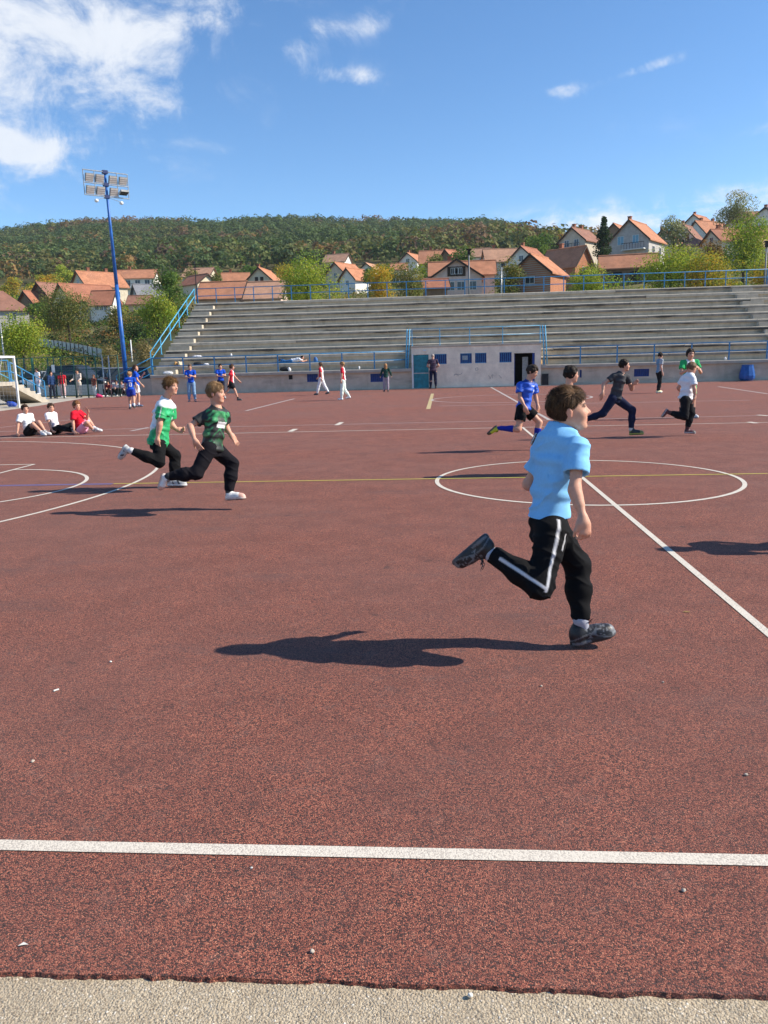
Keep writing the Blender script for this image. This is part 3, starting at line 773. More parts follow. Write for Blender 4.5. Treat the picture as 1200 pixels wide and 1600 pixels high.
def structure(o): o['kind'] = 'structure'; return o
def ragged(n=260):
    """near edge of the rubber: small bites and bulges"""
    xs = np.linspace(-14, 18, 3200); y = 1.648+.010*(fbm(np.stack([xs*3, xs*0, xs*0], 1), 3, 4)-.5)*2+.009*(vnoise(np.stack([xs*22, xs*0, xs*0], 1), 6)-.5)+.008*(vnoise(np.stack([xs*70, xs*0, xs*0], 1), 9)-.5)
    return xs, y
def build_ground():
    # base ground, one sheet to the horizon
    m = MB(); m.poly([(-900, -300, -.06), (900, -300, -.06), (900, 60, -.06), (-900, 60, -.06)])
    structure(m.build('ground', M_ASPH))
    xs, ys = ragged()
    V = []; F = []
    n = len(xs)
    top = [(x, y, 0) for x, y in zip(xs, ys)]; low = [(x, y-.004, -.014) for x, y in zip(xs, ys)]; back = [(x, 2.05, 0) for x in xs]
    V = np.array(top+low+back); i = np.arange(n-1)
    F = np.concatenate([np.stack([i, i+1, 2*n+i+1, 2*n+i], 1), np.stack([n+i, n+i+1, i+1, i], 1)])
    me = mesh_np('court', V, F, False)
    import bmesh
    bm = bmesh.new(); bm.from_mesh(me)
    out = [(-14, 2.05), (18, 2.05), (60, 2.05), (60, 42.15), (-15.5, 42.15), (-16.9, 41.9), (-18.6, 40.4), (-17.15, 32.8), (-16.7, 28.7), (-16.7, 2.05)]
    bm.faces.new([bm.verts.new((x, y, 0)) for x, y in out])
    bm.faces.new([bm.verts.new(p) for p in ((18, 1.648, 0), (60, 1.648, 0), (60, 2.05, 0), (18, 2.05, 0))])
    bm.faces.new([bm.verts.new(p) for p in ((-16.7, 1.648, 0), (-14, 1.648, 0), (-14, 2.05, 0), (-16.7, 2.05, 0))])
    bmesh.ops.recalc_face_normals(bm, faces=bm.faces)
    for f in bm.faces:
        if f.normal.z < -.1: f.normal_flip()
    bm.to_mesh(me); bm.free()
    structure(link('court', me, M_RUB))
    # concrete apron the photographer stands on: a displaced sheet
    gx, gy = np.meshgrid(np.linspace(-2.6, 2.6, 520), np.linspace(-.4, 1.70, 210)); P = np.stack([gx.ravel(), gy.ravel(), 0*gx.ravel()], 1)
    P[:, 2] = -.012+.004*(fbm(P*np.array((26, 26, 1)), 4, 2)-.5)+.003*(vnoise(P*np.array((90, 90, 1)), 7)-.5)+.010*np.clip((P[:, 1]-1.60)/.06, 0, 1)*(vnoise(P*np.array((14, 14, 1)), 2)-.35)
    w = 520; r, c = np.meshgrid(np.arange(209), np.arange(519), indexing='ij'); k = (r*w+c).ravel(); F = np.stack([k, k+1, k+w+1, k+w], 1)
    structure(link('pavement', mesh_np('pavement', P, F), M_APRON))
    m = MB(); m.poly([(-40, -12, -.02), (40, -12, -.02), (40, 1.66, -.02), (-40, 1.66, -.02)]); structure(m.build('pavement', M_APRON))
    # pale concrete along the left edge and in front of the stand
    m = MB(); m.poly([(-26, 12, -.012), (-16.6, 12, -.012), (-16.6, 28.7, -.012), (-17.05, 32.8, -.012), (-18.5, 40.4, -.012), (-16.8, 41.95, -.012), (-15.4, 42.2, -.012), (-15.4, 43.2, -.012), (-26, 43.2, -.012)])
    structure(m.build('concrete_edge', M_PALE))
    m = MB(); m.box((-15.5, 42.15, -.05), (60, 42.5, .035)); structure(m.build('kerb', M_PALE))
def ribbon(pts, w, z=.003):
    pts = [np.array(p[:2], float) for p in pts]; V = []; n = len(pts)
    for i, p in enumerate(pts):
        d = pts[min(i+1, n-1)]-pts[max(i-1, 0)]; d /= np.linalg.norm(d)+1e-9; q = np.array((-d[1], d[0]))*w/2
        V += [(*(p+q), z), (*(p-q), z)]
    return np.array(V), np.array([(2*i, 2*i+1, 2*i+3, 2*i+2) for i in range(n-1)])
def line(pts, w=.05, mat=None, z=.003, label=None):
    V, F = ribbon(pts, w, z); o = link('court_line', mesh_np('court_line', V, F[:, ::-1], False), mat or M_WHITE); structure(o)
def arc(cx, cy, r, a0, a1, n=72): return [(cx+r*math.cos(a0+(a1-a0)*i/n), cy+r*math.sin(a0+(a1-a0)*i/n)) for i in range(n+1)]
def build_lines():
    cy, xa = 9.655, 1.698; W = .05
    line([(-12.3, 2.157), (15.7, 2.157)], .054); line([(-12.3, 17.15), (15.7, 17.15)], .055); line([(-13.2, 19.03), (40, 19.03)], .055, M_FADE)
    line([(xa, 2.19), (xa, 17.12)], W, z=.0035); line(arc(xa, cy, 1.78, 0, 2*math.pi), W, z=.004)
    line([(-4.26, 9.85), (22, 9.85)], .034, M_YEL, .0045); line([(-16., 9.85), (-4.27, 9.85)], .10, M_PUR, .0025)
    for sx, bx in ((1, -12.3), (-1, 15.7)):
        hx = bx+sx*1.575; a = math.acos(1.5/6.75) if 0 else R_(78)
        P = arc(hx, cy, 6.72, -a, a) if sx > 0 else arc(hx, cy, 6.72, math.pi-a, math.pi+a)
        line(P, W, z=.0035); y1 = 6.72*math.sin(a); x1 = hx+sx*6.72*math.cos(a)
        line([(bx, cy+y1), (x1, cy+y1)], W, z=.0035); line([(bx, cy-y1), (x1, cy-y1)], W, z=.0035)
        f = bx+sx*5.8
        line([(f, cy-2.45), (f, cy+2.45)], W, z=.004)
        for k in (-2.45, 2.45): line([(bx, cy+k), (f, cy+k)], W, z=.0035)
        line(arc(f, cy, 1.8, -math.pi/2, math.pi/2) if sx > 0 else arc(f, cy, 1.8, math.pi/2, 1.5*math.pi), W, z=.0045)
        line([(bx, 2.157), (bx, 17.15)], W, z=.004)
    # the next court
    line([(2.52, 19.06), (2.52, 42.1)], .09, M_FADE); line(arc(2.52, 29.9, 2.92, 0, 2*math.pi), .09, M_FADE, .0035)
    line([(-.44, 24.4), (-.44, 35.6)], .13, M_FYEL, .0028)
    a, b = gp(686, 634.5), gp(803, 632.3); line([a, b, b+(b-a)*3], .07, M_FADE, .0028)
    for q in (((384, 642), (460, 623)), ((1122, 604), (1200, 615.5)), ((205, 673.5), (232, 668))): line([gp(*q[0]), gp(*q[1])], .10, M_FADE, .0028)
    for q in (((526, 664.5), (534, 660)), ((453, 674.5), (462, 670.5)), ((1184, 648.5), (1200, 650)), ((1170, 659.5), (1182, 661.5))): line([gp(*q[0]), gp(*q[1])], .12, M_WHITE, .0046)
    line([gp(0, 668), gp(120, 655)], .06, M_FADE, .0028)
build_ground(); build_lines()
def build_litter():
    rg = random.Random(4)
    M_LT = paint('litter_white', (.72, .70, .64), .7, .2); M_PB = paint('pebble', (.55, .47, .38), .85, .4, 30); M_LF = paint('dry_leaf', (.50, .33, .12), .7, .4, 40)
    def pebble(u, v, r, lab, mat=M_PB, z=0.):
        p = gp(u, v, z); P, F = nets([dict(add=[ell((0, 0, r*.6), (r, r*.8, r*.62))])], r*.25, 1); N = normals(P, F); P = P+N*((fbm(P/r*1.6, int(u), 2)-.5)*r*.7)[:, None]
        o = link('pebble', mesh_np('pebble', P, F), mat); o.location = p; o.rotation_euler[2] = u; setp(o, lab, 'pebble')
    pebble(51, 1191, .008, 'pale round pebble on the red court at the left edge, above the near white line')
    pebble(173, 1035, .007, 'small pale pebble left of the shadow of the nearest runner', M_LT)
    pebble(488, 1488, .007, 'flat beige pebble near the ragged edge of the court')
    pebble(735, 1557, .007, 'white stone lying on the concrete by the court edge', M_LT, -.008)
    pebble(393, 1357, .004, 'tiny white stone just below the near white line', M_LT)
    pebble(1068, 1393, .007, 'greyish pebble on the court below the right part of the near line')
    pebble(1036, 1067, .006, 'small tan pebble right of the near shoe'); pebble(846, 1073, .006, 'small tan pebble below the near shoe')
    pebble(1166, 1212, .007, 'tan pebble on the court near the right edge of the picture')
    p0, p1 = gp(84, 1081), gp(97, 1077); m = MB(); m.bar((0, 0, .005), tuple((p1-p0)*.62+np.array((0, 0, .005))), .004, n=8); o = m.build('cigarette_end', M_LT, smooth=False); o.location = p0; setp(o, 'white cigarette end lying on the red court at the left', 'cigarette end')
    p0 = gp(1066, 957); m = MB(); m.poly([(0, 0, .004), (.02, .004, .009), (.045, 0, .004), (.022, -.008, .006)]); m.poly([(0, 0, .002), (.022, -.008, .004), (.045, 0, .002), (.02, .004, .0075)]); o = m.build('leaf', M_LF); o.location = p0; setp(o, 'thin yellow leaf on the court beside the long white line', 'leaf')
    p0 = gp(36, 1478); m = MB(); m.poly([(-.012, -.004, .003), (.0, -.005, .007), (.013, .003, .003), (.0, .005, .008)]); m.poly([(-.012, -.004, .002), (0, .005, .007), (.013, .003, .002), (0, -.005, .006)]); o = m.build('leaf', M_LT); o.location = p0; setp(o, 'pale dry leaf on the court near the bottom left corner', 'leaf')
# ================================================================== the concrete grandstand
JT = [-8.9, -2.0, 4.9, 11.8, 18.7, 25.6]
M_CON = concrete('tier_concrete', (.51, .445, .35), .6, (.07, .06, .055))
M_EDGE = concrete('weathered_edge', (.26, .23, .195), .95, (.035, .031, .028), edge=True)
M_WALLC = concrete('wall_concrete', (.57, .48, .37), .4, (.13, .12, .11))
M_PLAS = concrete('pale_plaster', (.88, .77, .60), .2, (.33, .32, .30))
M_STEPW = concrete('white_step', (.62, .59, .54), .3, (.3, .28, .25))
M_BLUE = paint('blue_rail_paint', (.04, .25, .50), .42, .35, 8); M_LBLUE = paint('light_blue_rail_paint', (.09, .42, .66), .4, .3, 8); M_DBLUE = paint('deep_blue_paint', (.012, .05, .24), .45, .3)
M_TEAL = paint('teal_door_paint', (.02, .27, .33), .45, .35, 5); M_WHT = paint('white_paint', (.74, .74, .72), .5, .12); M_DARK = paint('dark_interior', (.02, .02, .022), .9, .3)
M_STEEL = paint('galvanised_steel', (.42, .43, .44), .4, .25, 10, .7); M_BLACK = paint('black_rubber', (.018, .018, .02), .7, .3)
XL, XR, Y0S, Z0S, DY, DZ, NT_ = -15.7, 32.5, 42.4, 1.08, .9, .435, 11
BX0, BX1, BZ = -1.6, 5.12, 2.22
def holes_wall(m, x0, x1, z0, z1, y0, y1, holes):
    xs = sorted({x0, x1, *[h[0] for h in holes], *[h[1] for h in holes]})
    for a, b in zip(xs, xs[1:]):
        hs = sorted([(h[2], h[3]) for h in holes if h[0] <= a+1e-6 and h[1] >= b-1e-6]); z = z0
        for h0, h1 in hs:
            if h0 > z+1e-6: m.box((a, y0, z), (b, y1, h0))
            z = h1
        if z < z1-1e-6: m.box((a, y0, z), (b, y1, z1))
def build_stand():
    t = empty('grandstand', (XL, Y0S, 0), 0, 'long grey concrete grandstand with stepped tiers across the far side', 'grandstand'); off = Vector((-XL, -Y0S, 0))
    def put(m, name, mat, bevel=0., par=None):
        for i, v in enumerate(m.v): m.v[i] = (v[0]-XL, v[1]-Y0S, v[2])
        return m.build(name, mat, par or t, bevel=bevel)
    for i in range(NT_):
        cuts = [XL]+[j+((i*37) % 5-2)*.55 for j in JT if j < XR]+[XR]
        y, z = Y0S+DY*i, Z0S+DZ*i
        for a, b in zip(cuts, cuts[1:]):
            pieces = [(a, b)]
            if 0 < i <= 2:    # the dressing room block stands in the way of the lowest tiers
                pieces = [(a, min(b, BX0)), (max(a, BX1), b)]
            if i == 0: pieces = [(a, min(b, BX0)), (max(a, BX1), b)]
            for a_, b_ in pieces:
                if b_-a_ < .05: continue
                m = MB(); j = .006*math.sin(7.3*i+a_)
                back = 1.9 if i == NT_-1 else DY+.10
                yf = y-(.16 if i == 0 else .07)
                m.prism([(yf, z-.17+j), (yf, z-.034+j), (yf+.036, z+j), (y+back, z+j), (y+back, z-.17+j)], 0, a_+.008, b_-.008)
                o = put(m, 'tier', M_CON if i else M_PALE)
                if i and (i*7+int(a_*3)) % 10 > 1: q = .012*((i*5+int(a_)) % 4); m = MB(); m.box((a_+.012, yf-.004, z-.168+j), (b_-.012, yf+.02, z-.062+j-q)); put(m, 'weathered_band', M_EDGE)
                if i:
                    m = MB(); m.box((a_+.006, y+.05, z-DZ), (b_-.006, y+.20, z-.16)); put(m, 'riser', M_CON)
    wins = [(-5.82, -5.02, .52, .93, 'l'), (-2.85, -2.05, .5, .92, 'l'), (8.05, 8.95, .56, .96, 'r')]
    def wpx(u0, u1, v0, v1):
        a, b = pp(u0, v1, Y0S), pp(u1, v0, Y0S); return (a[0], b[0], a[2], b[2])
    wins = [wpx(480, 496.5, 584, 597), wpx(579, 600, 583.5, 597), wpx(990.5, 1014.5, 576, 588.5), wpx(451, 457, 586, 593), wpx(905.5, 909, 578, 590)]
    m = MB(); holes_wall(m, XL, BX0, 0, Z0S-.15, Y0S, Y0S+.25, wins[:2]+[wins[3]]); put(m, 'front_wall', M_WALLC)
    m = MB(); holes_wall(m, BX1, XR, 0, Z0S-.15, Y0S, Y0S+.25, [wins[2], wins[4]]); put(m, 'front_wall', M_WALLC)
    for k, w in enumerate(wins):
        m = MB(); m.box((w[0], Y0S+.06, w[2]), (w[1], Y0S+.09, w[3])); win = put(m, 'window', M_DBLUE if k != 3 else M_DARK)
        if k == 3: continue
        n = max(2, int((w[1]-w[0])/.1)); m = MB()
        for q in range(n+1):
            x = w[0]+(w[1]-w[0])*q/n; m.box((x-.009, Y0S+.01, w[2]), (x+.009, Y0S+.05, w[3]))
        m.box((w[0], Y0S+.005, w[2]), (w[1], Y0S+.03, w[2]+.03)); m.box((w[0], Y0S+.005, w[3]-.03), (w[1], Y0S+.03, w[3]))
        put(m, 'window_bars', M_DBLUE, par=None)
    # end walls and back
    prof = [(Y0S+.02, 0), (Y0S+.02, Z0S-.16)]
    for i in range(NT_):
        prof += [(Y0S+.06+DY*i, Z0S-.16+DZ*i), (Y0S+.06+DY*(i+1), Z0S-.16+DZ*i)] if i < NT_-1 else [(Y0S+.06+DY*i, Z0S-.16+DZ*i), (Y0S+DY*i+1.85, Z0S-.16+DZ*i)]
    prof += [(Y0S+DY*(NT_-1)+1.85, 0)]
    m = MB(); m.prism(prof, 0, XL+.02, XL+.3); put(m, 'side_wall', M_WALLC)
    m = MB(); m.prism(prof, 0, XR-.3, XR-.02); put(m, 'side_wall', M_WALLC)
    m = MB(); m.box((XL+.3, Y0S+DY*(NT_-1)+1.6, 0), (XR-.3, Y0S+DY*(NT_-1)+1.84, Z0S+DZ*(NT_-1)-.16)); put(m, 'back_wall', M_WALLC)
    # aisle steps at both ends: half-height blocks
    for xa, xb in ((XL+.02, XL+1.25), (17.55, 18.75)):
        for i in range(NT_-1):
            y, z = Y0S+DY*i, Z0S+DZ*i; m = MB(); m.box((xa, y+.40, z+.008), (xb, y+.96, z+DZ*.55)); put(m, 'step', M_CON, .01)
    # sloping wing wall at the left end
    m = MB(); m.prism([(XL+.0, 0), (XL+.0, .90), (XL-.75, .86), (XL-1.15, .45), (XL-1.2, 0)], 1, Y0S+.0, Y0S+.22); put(m, 'wing_wall', M_PALE)
def rail(name_label, cat, pts, zs, post_at, base_z, mat, r=.026, rp=.03, group=None, fit=None):
    """rails follow pts (x, y, z of the walking surface); zs heights above it"""
    p0 = Vector(pts[0]); t = empty('railing', p0, 0, name_label, 'railing', group)
    for zr in zs:
        m = MB(); m.path([Vector(p)-p0+Vector((0, 0, zr)) for p in pts], r, 8); m.build('rail', mat, t, smooth=True)
    pm = None
    for p in post_at:
        if pm is None:
            m = MB(); m.bar((0, 0, 0), (0, 0, max(zs)), rp, n=8); m.box((-.06, -.06, 0), (.06, .06, .015)); pm = m.mesh('post', False, (mat,))
        o = link('post', pm, None, t); o.location = Vector(p)-p0
    return t
def build_rails():
    zt = Z0S+DZ*(NT_-1); yt = Y0S+DY*(NT_-1)+.12
    n = int((XR-XL)/1.22)
    rail('long blue railing along the top edge of the grandstand', 'railing', [(XL+.1, yt, zt), (XR-.1, yt, zt)], (.92, .46), [(XL+.1+1.22*i, yt, zt) for i in range(n+1)], zt, M_BLUE)
    yf = Y0S-.02
    rail('blue railing on the front ledge of the stand, left of the dressing room', 'railing', [(XL+.1, yf, Z0S), (BX0-.15, yf, Z0S)], (.88, .45), [(XL+.1+1.72*i, yf, Z0S) for i in range(9)], Z0S, M_BLUE, .03, .035)
    rail('blue railing on the front ledge of the stand, right of the dressing room', 'railing', [(BX1+.15, yf, Z0S), (XR, yf, Z0S)], (.88, .45), [(BX1+.15+1.87*i, yf, Z0S) for i in range(15)], Z0S, M_BLUE, .03, .035)
    rail('blue railing on the roof of the dressing room in the stand', 'railing', [(BX0+.05, 42.36, BZ), (BX1-.05, 42.36, BZ)], (.86, .45), [(BX0+.05+x, 42.36, BZ) for x in (0, 1.45, 3.0, 4.7, 6.62)], BZ, M_LBLUE, .016, .022)
    for sx, x, lab in ((-1, BX0-.06, 'light blue sloping handrail at the left corner of the dressing room'), (1, BX1+.06, 'light blue sloping handrail at the right corner of the dressing room')):
        p0 = Vector((x, 42.3, Z0S)); t = empty('handrail', p0, 0, lab, 'handrail')
        for k, dx in enumerate((0, .13)):
            m = MB(); m.path([Vector((sx*dx, .0, BZ+.86-Z0S)), Vector((sx*(dx+.12), -.05, .02))], .032, 8); m.build('rail', M_LBLUE, t, smooth=True)
        m = MB(); m.bar((0, 0, BZ-Z0S+.5), (sx*.2, 0, BZ-Z0S+.5), .02); m.bar((sx*.08, 0, .5), (sx*.26, 0, .5), .02); m.build('cross_bar', M_LBLUE, t)
    # stair handrail up the left end
    a, b = (XL-.12, Y0S+.5, Z0S+.3), (XL-.12, yt+.1, zt)
    rail('light blue sloping handrail up the left end of the grandstand', 'handrail', [a, b], (.92, .48), [tuple(a[k]+(b[k]-a[k])*q for k in range(3)) for q in (0, .2, .4, .6, .8, 1.)], 0, M_LBLUE, .03, .03)
    # ramp railing to the left of the stand
    a, b = (XL-.2, 43.3, 1.1), (XL-2.3, 43.3, .15)
    rail('blue ramp railing sloping down left of the stand, behind the wing wall', 'railing', [a, b], (.92, .48, .1), [tuple(a[k]+(b[k]-a[k])*q for k in range(3)) for q in (0, .5, 1.)], 0, M_BLUE, .026, .03)
def build_block():
    """dressing room block set into the lower tiers"""
    t = empty('dressing_room', (BX0, 42.28, 0), 0, 'pale plastered dressing room with blue windows built into the stand', 'dressing room')
    def put(m, name, mat, par=None, bevel=0.):
        for i, v in enumerate(m.v): m.v[i] = (v[0]-BX0, v[1]-42.28, v[2])
        return m.build(name, mat, par or t, bevel=bevel)
    W = [(-.39, .24, 1.25, 1.77), (.95, 1.55, 1.25, 1.77), (1.72, 2.31, 1.25, 1.77), (2.98, 3.61, 1.25, 1.77)]
    D1, D2 = (-1.50, -.70, 0, 1.76), (3.74, 4.80, 0, 1.70)
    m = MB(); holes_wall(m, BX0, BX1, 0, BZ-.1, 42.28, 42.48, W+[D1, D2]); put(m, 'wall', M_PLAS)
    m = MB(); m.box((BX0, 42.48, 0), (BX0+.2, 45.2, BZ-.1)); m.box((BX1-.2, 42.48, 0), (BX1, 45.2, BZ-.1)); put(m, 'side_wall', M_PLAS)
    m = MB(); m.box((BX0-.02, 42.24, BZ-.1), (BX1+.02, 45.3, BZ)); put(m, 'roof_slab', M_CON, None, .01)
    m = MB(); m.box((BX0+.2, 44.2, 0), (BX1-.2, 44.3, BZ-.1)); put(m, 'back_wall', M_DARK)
    for k, w in enumerate(W):
        m = MB(); m.box((w[0], 42.36, w[2]), (w[1], 42.39, w[3])); win = put(m, 'window', M_DBLUE)
        if k == 1:
            m = MB(); m.box((w[0]+.12, 42.345, w[2]+.18), (w[0]+.38, 42.355, w[3]-.12)); put(m, 'pane', M_STEEL, None)
        m = MB(); n = 6
        for q in range(n+1):
            x = w[0]+(w[1]-w[0])*q/n; m.box((x-.01, 42.30, w[2]), (x+.01, 42.33, w[3]))
        m.box((w[0], 42.295, w[2]), (w[1], 42.335, w[2]+.035)); m.box((w[0], 42.295, w[3]-.035), (w[1], 42.335, w[3])); put(m, 'window_bars', M_BLUE)
    m = MB(); n = 8; w = (D1[1]-D1[0])/n
    d = empty('door', (0, 0, 0)); d.parent = t
    for q in range(n):
        m = MB(); m.box((D1[0]+w*q+.008, 42.335, .03), (D1[0]+w*(q+1)-.008, 42.36, 1.74)); m.box((D1[0]+w*q, 42.36, .03), (D1[0]+w*(q+1), 42.37, 1.74)); put(m, 'door_panel', M_TEAL, d)
    m = MB(); m.box((D1[0], 42.31, .78), (D1[1], 42.335, .83)); put(m, 'door_rail', M_STEEL, d)
    m = MB(); m.box((D1[0]-.08, 42.24, 0), (D1[0], 42.36, 1.78)); put(m, 'door_jamb', M_WHT)
    # the open doorway: a leaf swung inside, blue frame on the right
    m = MB(); m.box((D2[1]-.12, 42.30, .02), (D2[1]-.004, 42.36, 1.69)); put(m, 'door_frame', M_DBLUE)
    m = MB(); m.box((D2[0]+.02, 42.5, .02), (D2[0]+.06, 43.2, 1.66)); put(m, 'door_leaf', M_DBLUE)
    m = MB(); m.box((4.25, 43.2, .02), (4.55, 43.28, 1.5)); put(m, 'door_leaf', M_STEEL)
    m = MB(); m.box((-.98, 42.2, 1.93), (-.82, 42.28, 2.0)); put(m, 'wall_lamp', M_WHT)
    # faint scrawls on the plaster: thin painted strokes
    M_SCR = paint('faded_scrawl', (.33, .32, .31), .9, .3)
    m = MB(); y = 42.277
    for s in (((.62, .70), (.95, .68), (1.05, .78)), ((.60, .62), (.72, .74), (.85, .62)), ((2.42, .62), (2.50, .42), (2.58, .62)), ((2.62, .44), (2.62, .64), (2.7, .6)), ((2.95, .60), (3.1, .44)), ((1.72, .98), (1.85, 1.02), (1.88, .9), (1.75, .88), (1.72, .98))):
        for a, b in zip(s, s[1:]): m.bar((a[0], y, a[1]), (b[0], y, b[1]), .012, n=4)
    put(m, 'scrawl', M_SCR)
    # black board leaning beside the doorway
    m = MB(); m.box((5.18, 42.2, 0), (5.5, 42.26, .62)); o = m.build('board', M_BLACK); setp(o, 'black board leaning on the wall right of the open doorway', 'board')
def build_bin():
    # faceted blue barrel-shaped planter by the wall
    p = gp(1167, 594); p[1] = 41.9; p = np.array((pp(1167, 590, 41.9)[0], 41.9, .035))
    t = empty('planter', p, 0, 'blue faceted barrel shaped planter at the foot of the right wall', 'planter')
    prof = [(.30, 0), (.37, .10), (.385, .24), (.34, .48), (.28, .70), (.28, .78), (.24, .78), (.22, .66)]
    n = 10; V = []; F = []
    for r, z in prof:
        for i in range(n): a = 2*math.pi*(i+.3)/n; V.append((r*math.cos(a), r*math.sin(a), z))
    for k in range(len(prof)-1):
        for i in range(n): F.append((k*n+i, k*n+(i+1) % n, (k+1)*n+(i+1) % n, (k+1)*n+i))
    me = mesh_np('body', V, F, False); link('body', me, paint('blue_planter_paint', (.015, .10, .36), .35, .25, 6), t)
    m = MB(); m.box((-.2, -.2, .5), (.2, .2, .67)); m.build('soil', M_DARK, t)
def build_stand_things():
    """bags and clothes left on the tiers"""
    rg = random.Random(9)
    cols = {'white': (.74, .74, .76), 'black': (.02, .02, .022), 'tan': (.50, .28, .10), 'cream': (.60, .52, .35), 'pink': (.55, .25, .25), 'blue': (.05, .15, .38)}
    mats = {k: paint('cloth_'+k, v, .8, .3, 20) for k, v in cols.items()}
    def heap(u, v, Y, z, w, h, d, col, lab, name='bag', cat='bag'):
        x = pp(u, v, Y)[0]; P, F = nets([dict(add=[ell((0, 0, h*.45), (w/2, d/2, h*.55), None, .03), ell((w*.2, 0, h*.3), (w*.35, d*.45, h*.4), None, .05)], cut=[((0, 0, 0), (0, 0, -1), .01)])], .022, 1)
        N = normals(P, F); P = P+N*((fbm(P*14, int(u), 2)-.5)*.05)[:, None]
        o = link(name, mesh_np(name, P, F), mats[col]); o.location = (x, Y, z+.004); setp(o, lab, cat)
    zt = lambda i: Z0S+DZ*i
    heap(262, 581, 42.7, zt(0), .55, .16, .3, 'white', 'white jacket lying on the ledge at the left end of the stand', 'jacket', 'jacket')
    heap(309, 568, 43.7, zt(1), .5, .2, .3, 'black', 'black bag on the first tier near the left end', 'bag')
    heap(322, 569, 43.7, zt(1), .3, .1, .25, 'white', 'white cloth beside the black bag on the first tier', 'cloth', 'cloth')
    heap(274, 567, 43.6, zt(1), .16, .26, .2, 'tan', 'tan bag on the first tier beside the cream bag'); heap(280, 567, 43.6, zt(1), .16, .26, .2, 'cream', 'cream bag on the first tier beside the tan bag')
    heap(308, 556, 44.6, zt(2), .55, .12, .3, 'white', 'white jacket on the second tier near the aisle', 'jacket', 'jacket')
    heap(288, 580, 42.7, zt(0), .3, .2, .25, 'pink', 'pink bag on the ledge near the left end of the stand')
    heap(361, 554, 44.6, zt(2), .1, .2, .1, 'white', 'white bottle standing on the second tier', 'bottle', 'bottle')
    heap(493, 563, 43.6, zt(1), .22, .3, .2, 'blue', 'blue and white bag right of the lying boy')
    heap(561, 575, 42.7, zt(0), .08, .2, .08, 'white', 'white bottle on the ledge above the wall windows', 'bottle', 'bottle')
    heap(617, 576, 42.7, zt(0), .5, .08, .25, 'cream', 'cream cloth on the ledge above the girl in green', 'cloth', 'cloth')
    heap(452, 577, 42.7, zt(0), .16, .22, .14, 'white', 'white shoe bag below the lying boy'); heap(445, 571, 42.9, zt(0), .6, .25, .3, 'black', 'black bag below the legs of the lying boy')
    heap(841, 566, 42.7, zt(0), .35, .34, .3, 'tan', 'brown bag beside the right handrail of the dressing room')
    heap(1133, 563, 42.8, zt(0), .1, .14, .1, 'white', 'white cup on the ledge above the blue planter', 'cup', 'cup')
build_stand(); build_rails(); build_block(); build_bin(); build_stand_things()
# ================================================================== left side: goal, small stand, fence, cars, mast
M_GREEN = paint('green_fence_paint', (.015, .075, .055), .5, .3); M_NET = paint('net_cord', (.60, .62, .62), .8, .1); M_DPOLE = paint('dark_grey_steel', (.16, .165, .17), .5, .2); M_GLASS = paint('dark_glass', (.025, .03, .035), .08, .1, 3, 0., .6)
def build_goal():
    X, Ya, Yb = -17.3, 28.5, 31.5; t = empty('handball_goal', (X, Yb, 0), 0, 'white handball goal at the left edge of the court', 'goal')
    for y in (Ya-Yb, 0):
        m = MB(); m.box((-.04, y-.04, 0), (.04, y+.04, 2.0)); m.build('post', M_WHT, t, bevel=.008)
    m = MB(); m.box((-.04, Ya-Yb-.04, 2.0), (.04, .04, 2.08)); m.build('crossbar', M_WHT, t, bevel=.008)
    for y in (Ya-Yb, 0):
        m = MB(); m.path([(-.04, y, 2.04), (-.5, y, 2.0), (-1.05, y, .05), (-.05, y, .03)], .016); m.build('side_frame', M_WHT, t)
    m = MB(); m.bar((-1.05, Ya-Yb, .05), (-1.05, 0, .05), .016); m.build('ground_bar', M_WHT, t)
    m = MB(); n = 22
    top = lambda s: (-.5-.55*s, 2.0-1.95*s)
    for i in range(n+1):
        y = (Ya-Yb)*i/n; m.bar((-.5, y, 2.0), (-1.05, y, .05), .003, n=3); m.bar((-.04, y, 2.03), (-.5, y, 2.0), .003, n=3)
    for i in range(15):
        x, z = top(i/14); m.bar((x, Ya-Yb, z), (x, 0, z), .003, n=3)
    for y in (Ya-Yb, 0):
        for i in range(1, 12):
            z = 2.0*i/12; xb = -.5-.55*(2-z)/1.95; m.bar((-.04, y, z), (xb, y, z), .003, n=3)
        for i in range(1, 6): x = -.15*i; m.bar((x, y, .03), (x, y, 2.0 if x > -.5 else 2-(-.5-x)/.55*1.95), .003, n=3)
    o = m.build('net', M_NET, t)
    p = gp(18, 636); P, F = nets([dict(add=[ell((0, 0, .12), (.17, .14, .12), None, .04), ell((.12, 0, .10), (.12, .11, .10), None, .03), ell((-.12, 0, .16), (.08, .06, .09), None, .03)])], .03, 1)
    o = link('bag', mesh_np('bag', P, F), paint('blue_bag_cloth', (.02, .07, .42), .6, .3)); o.location = p; setp(o, 'small blue bag lying on the ground inside the goal', 'bag')
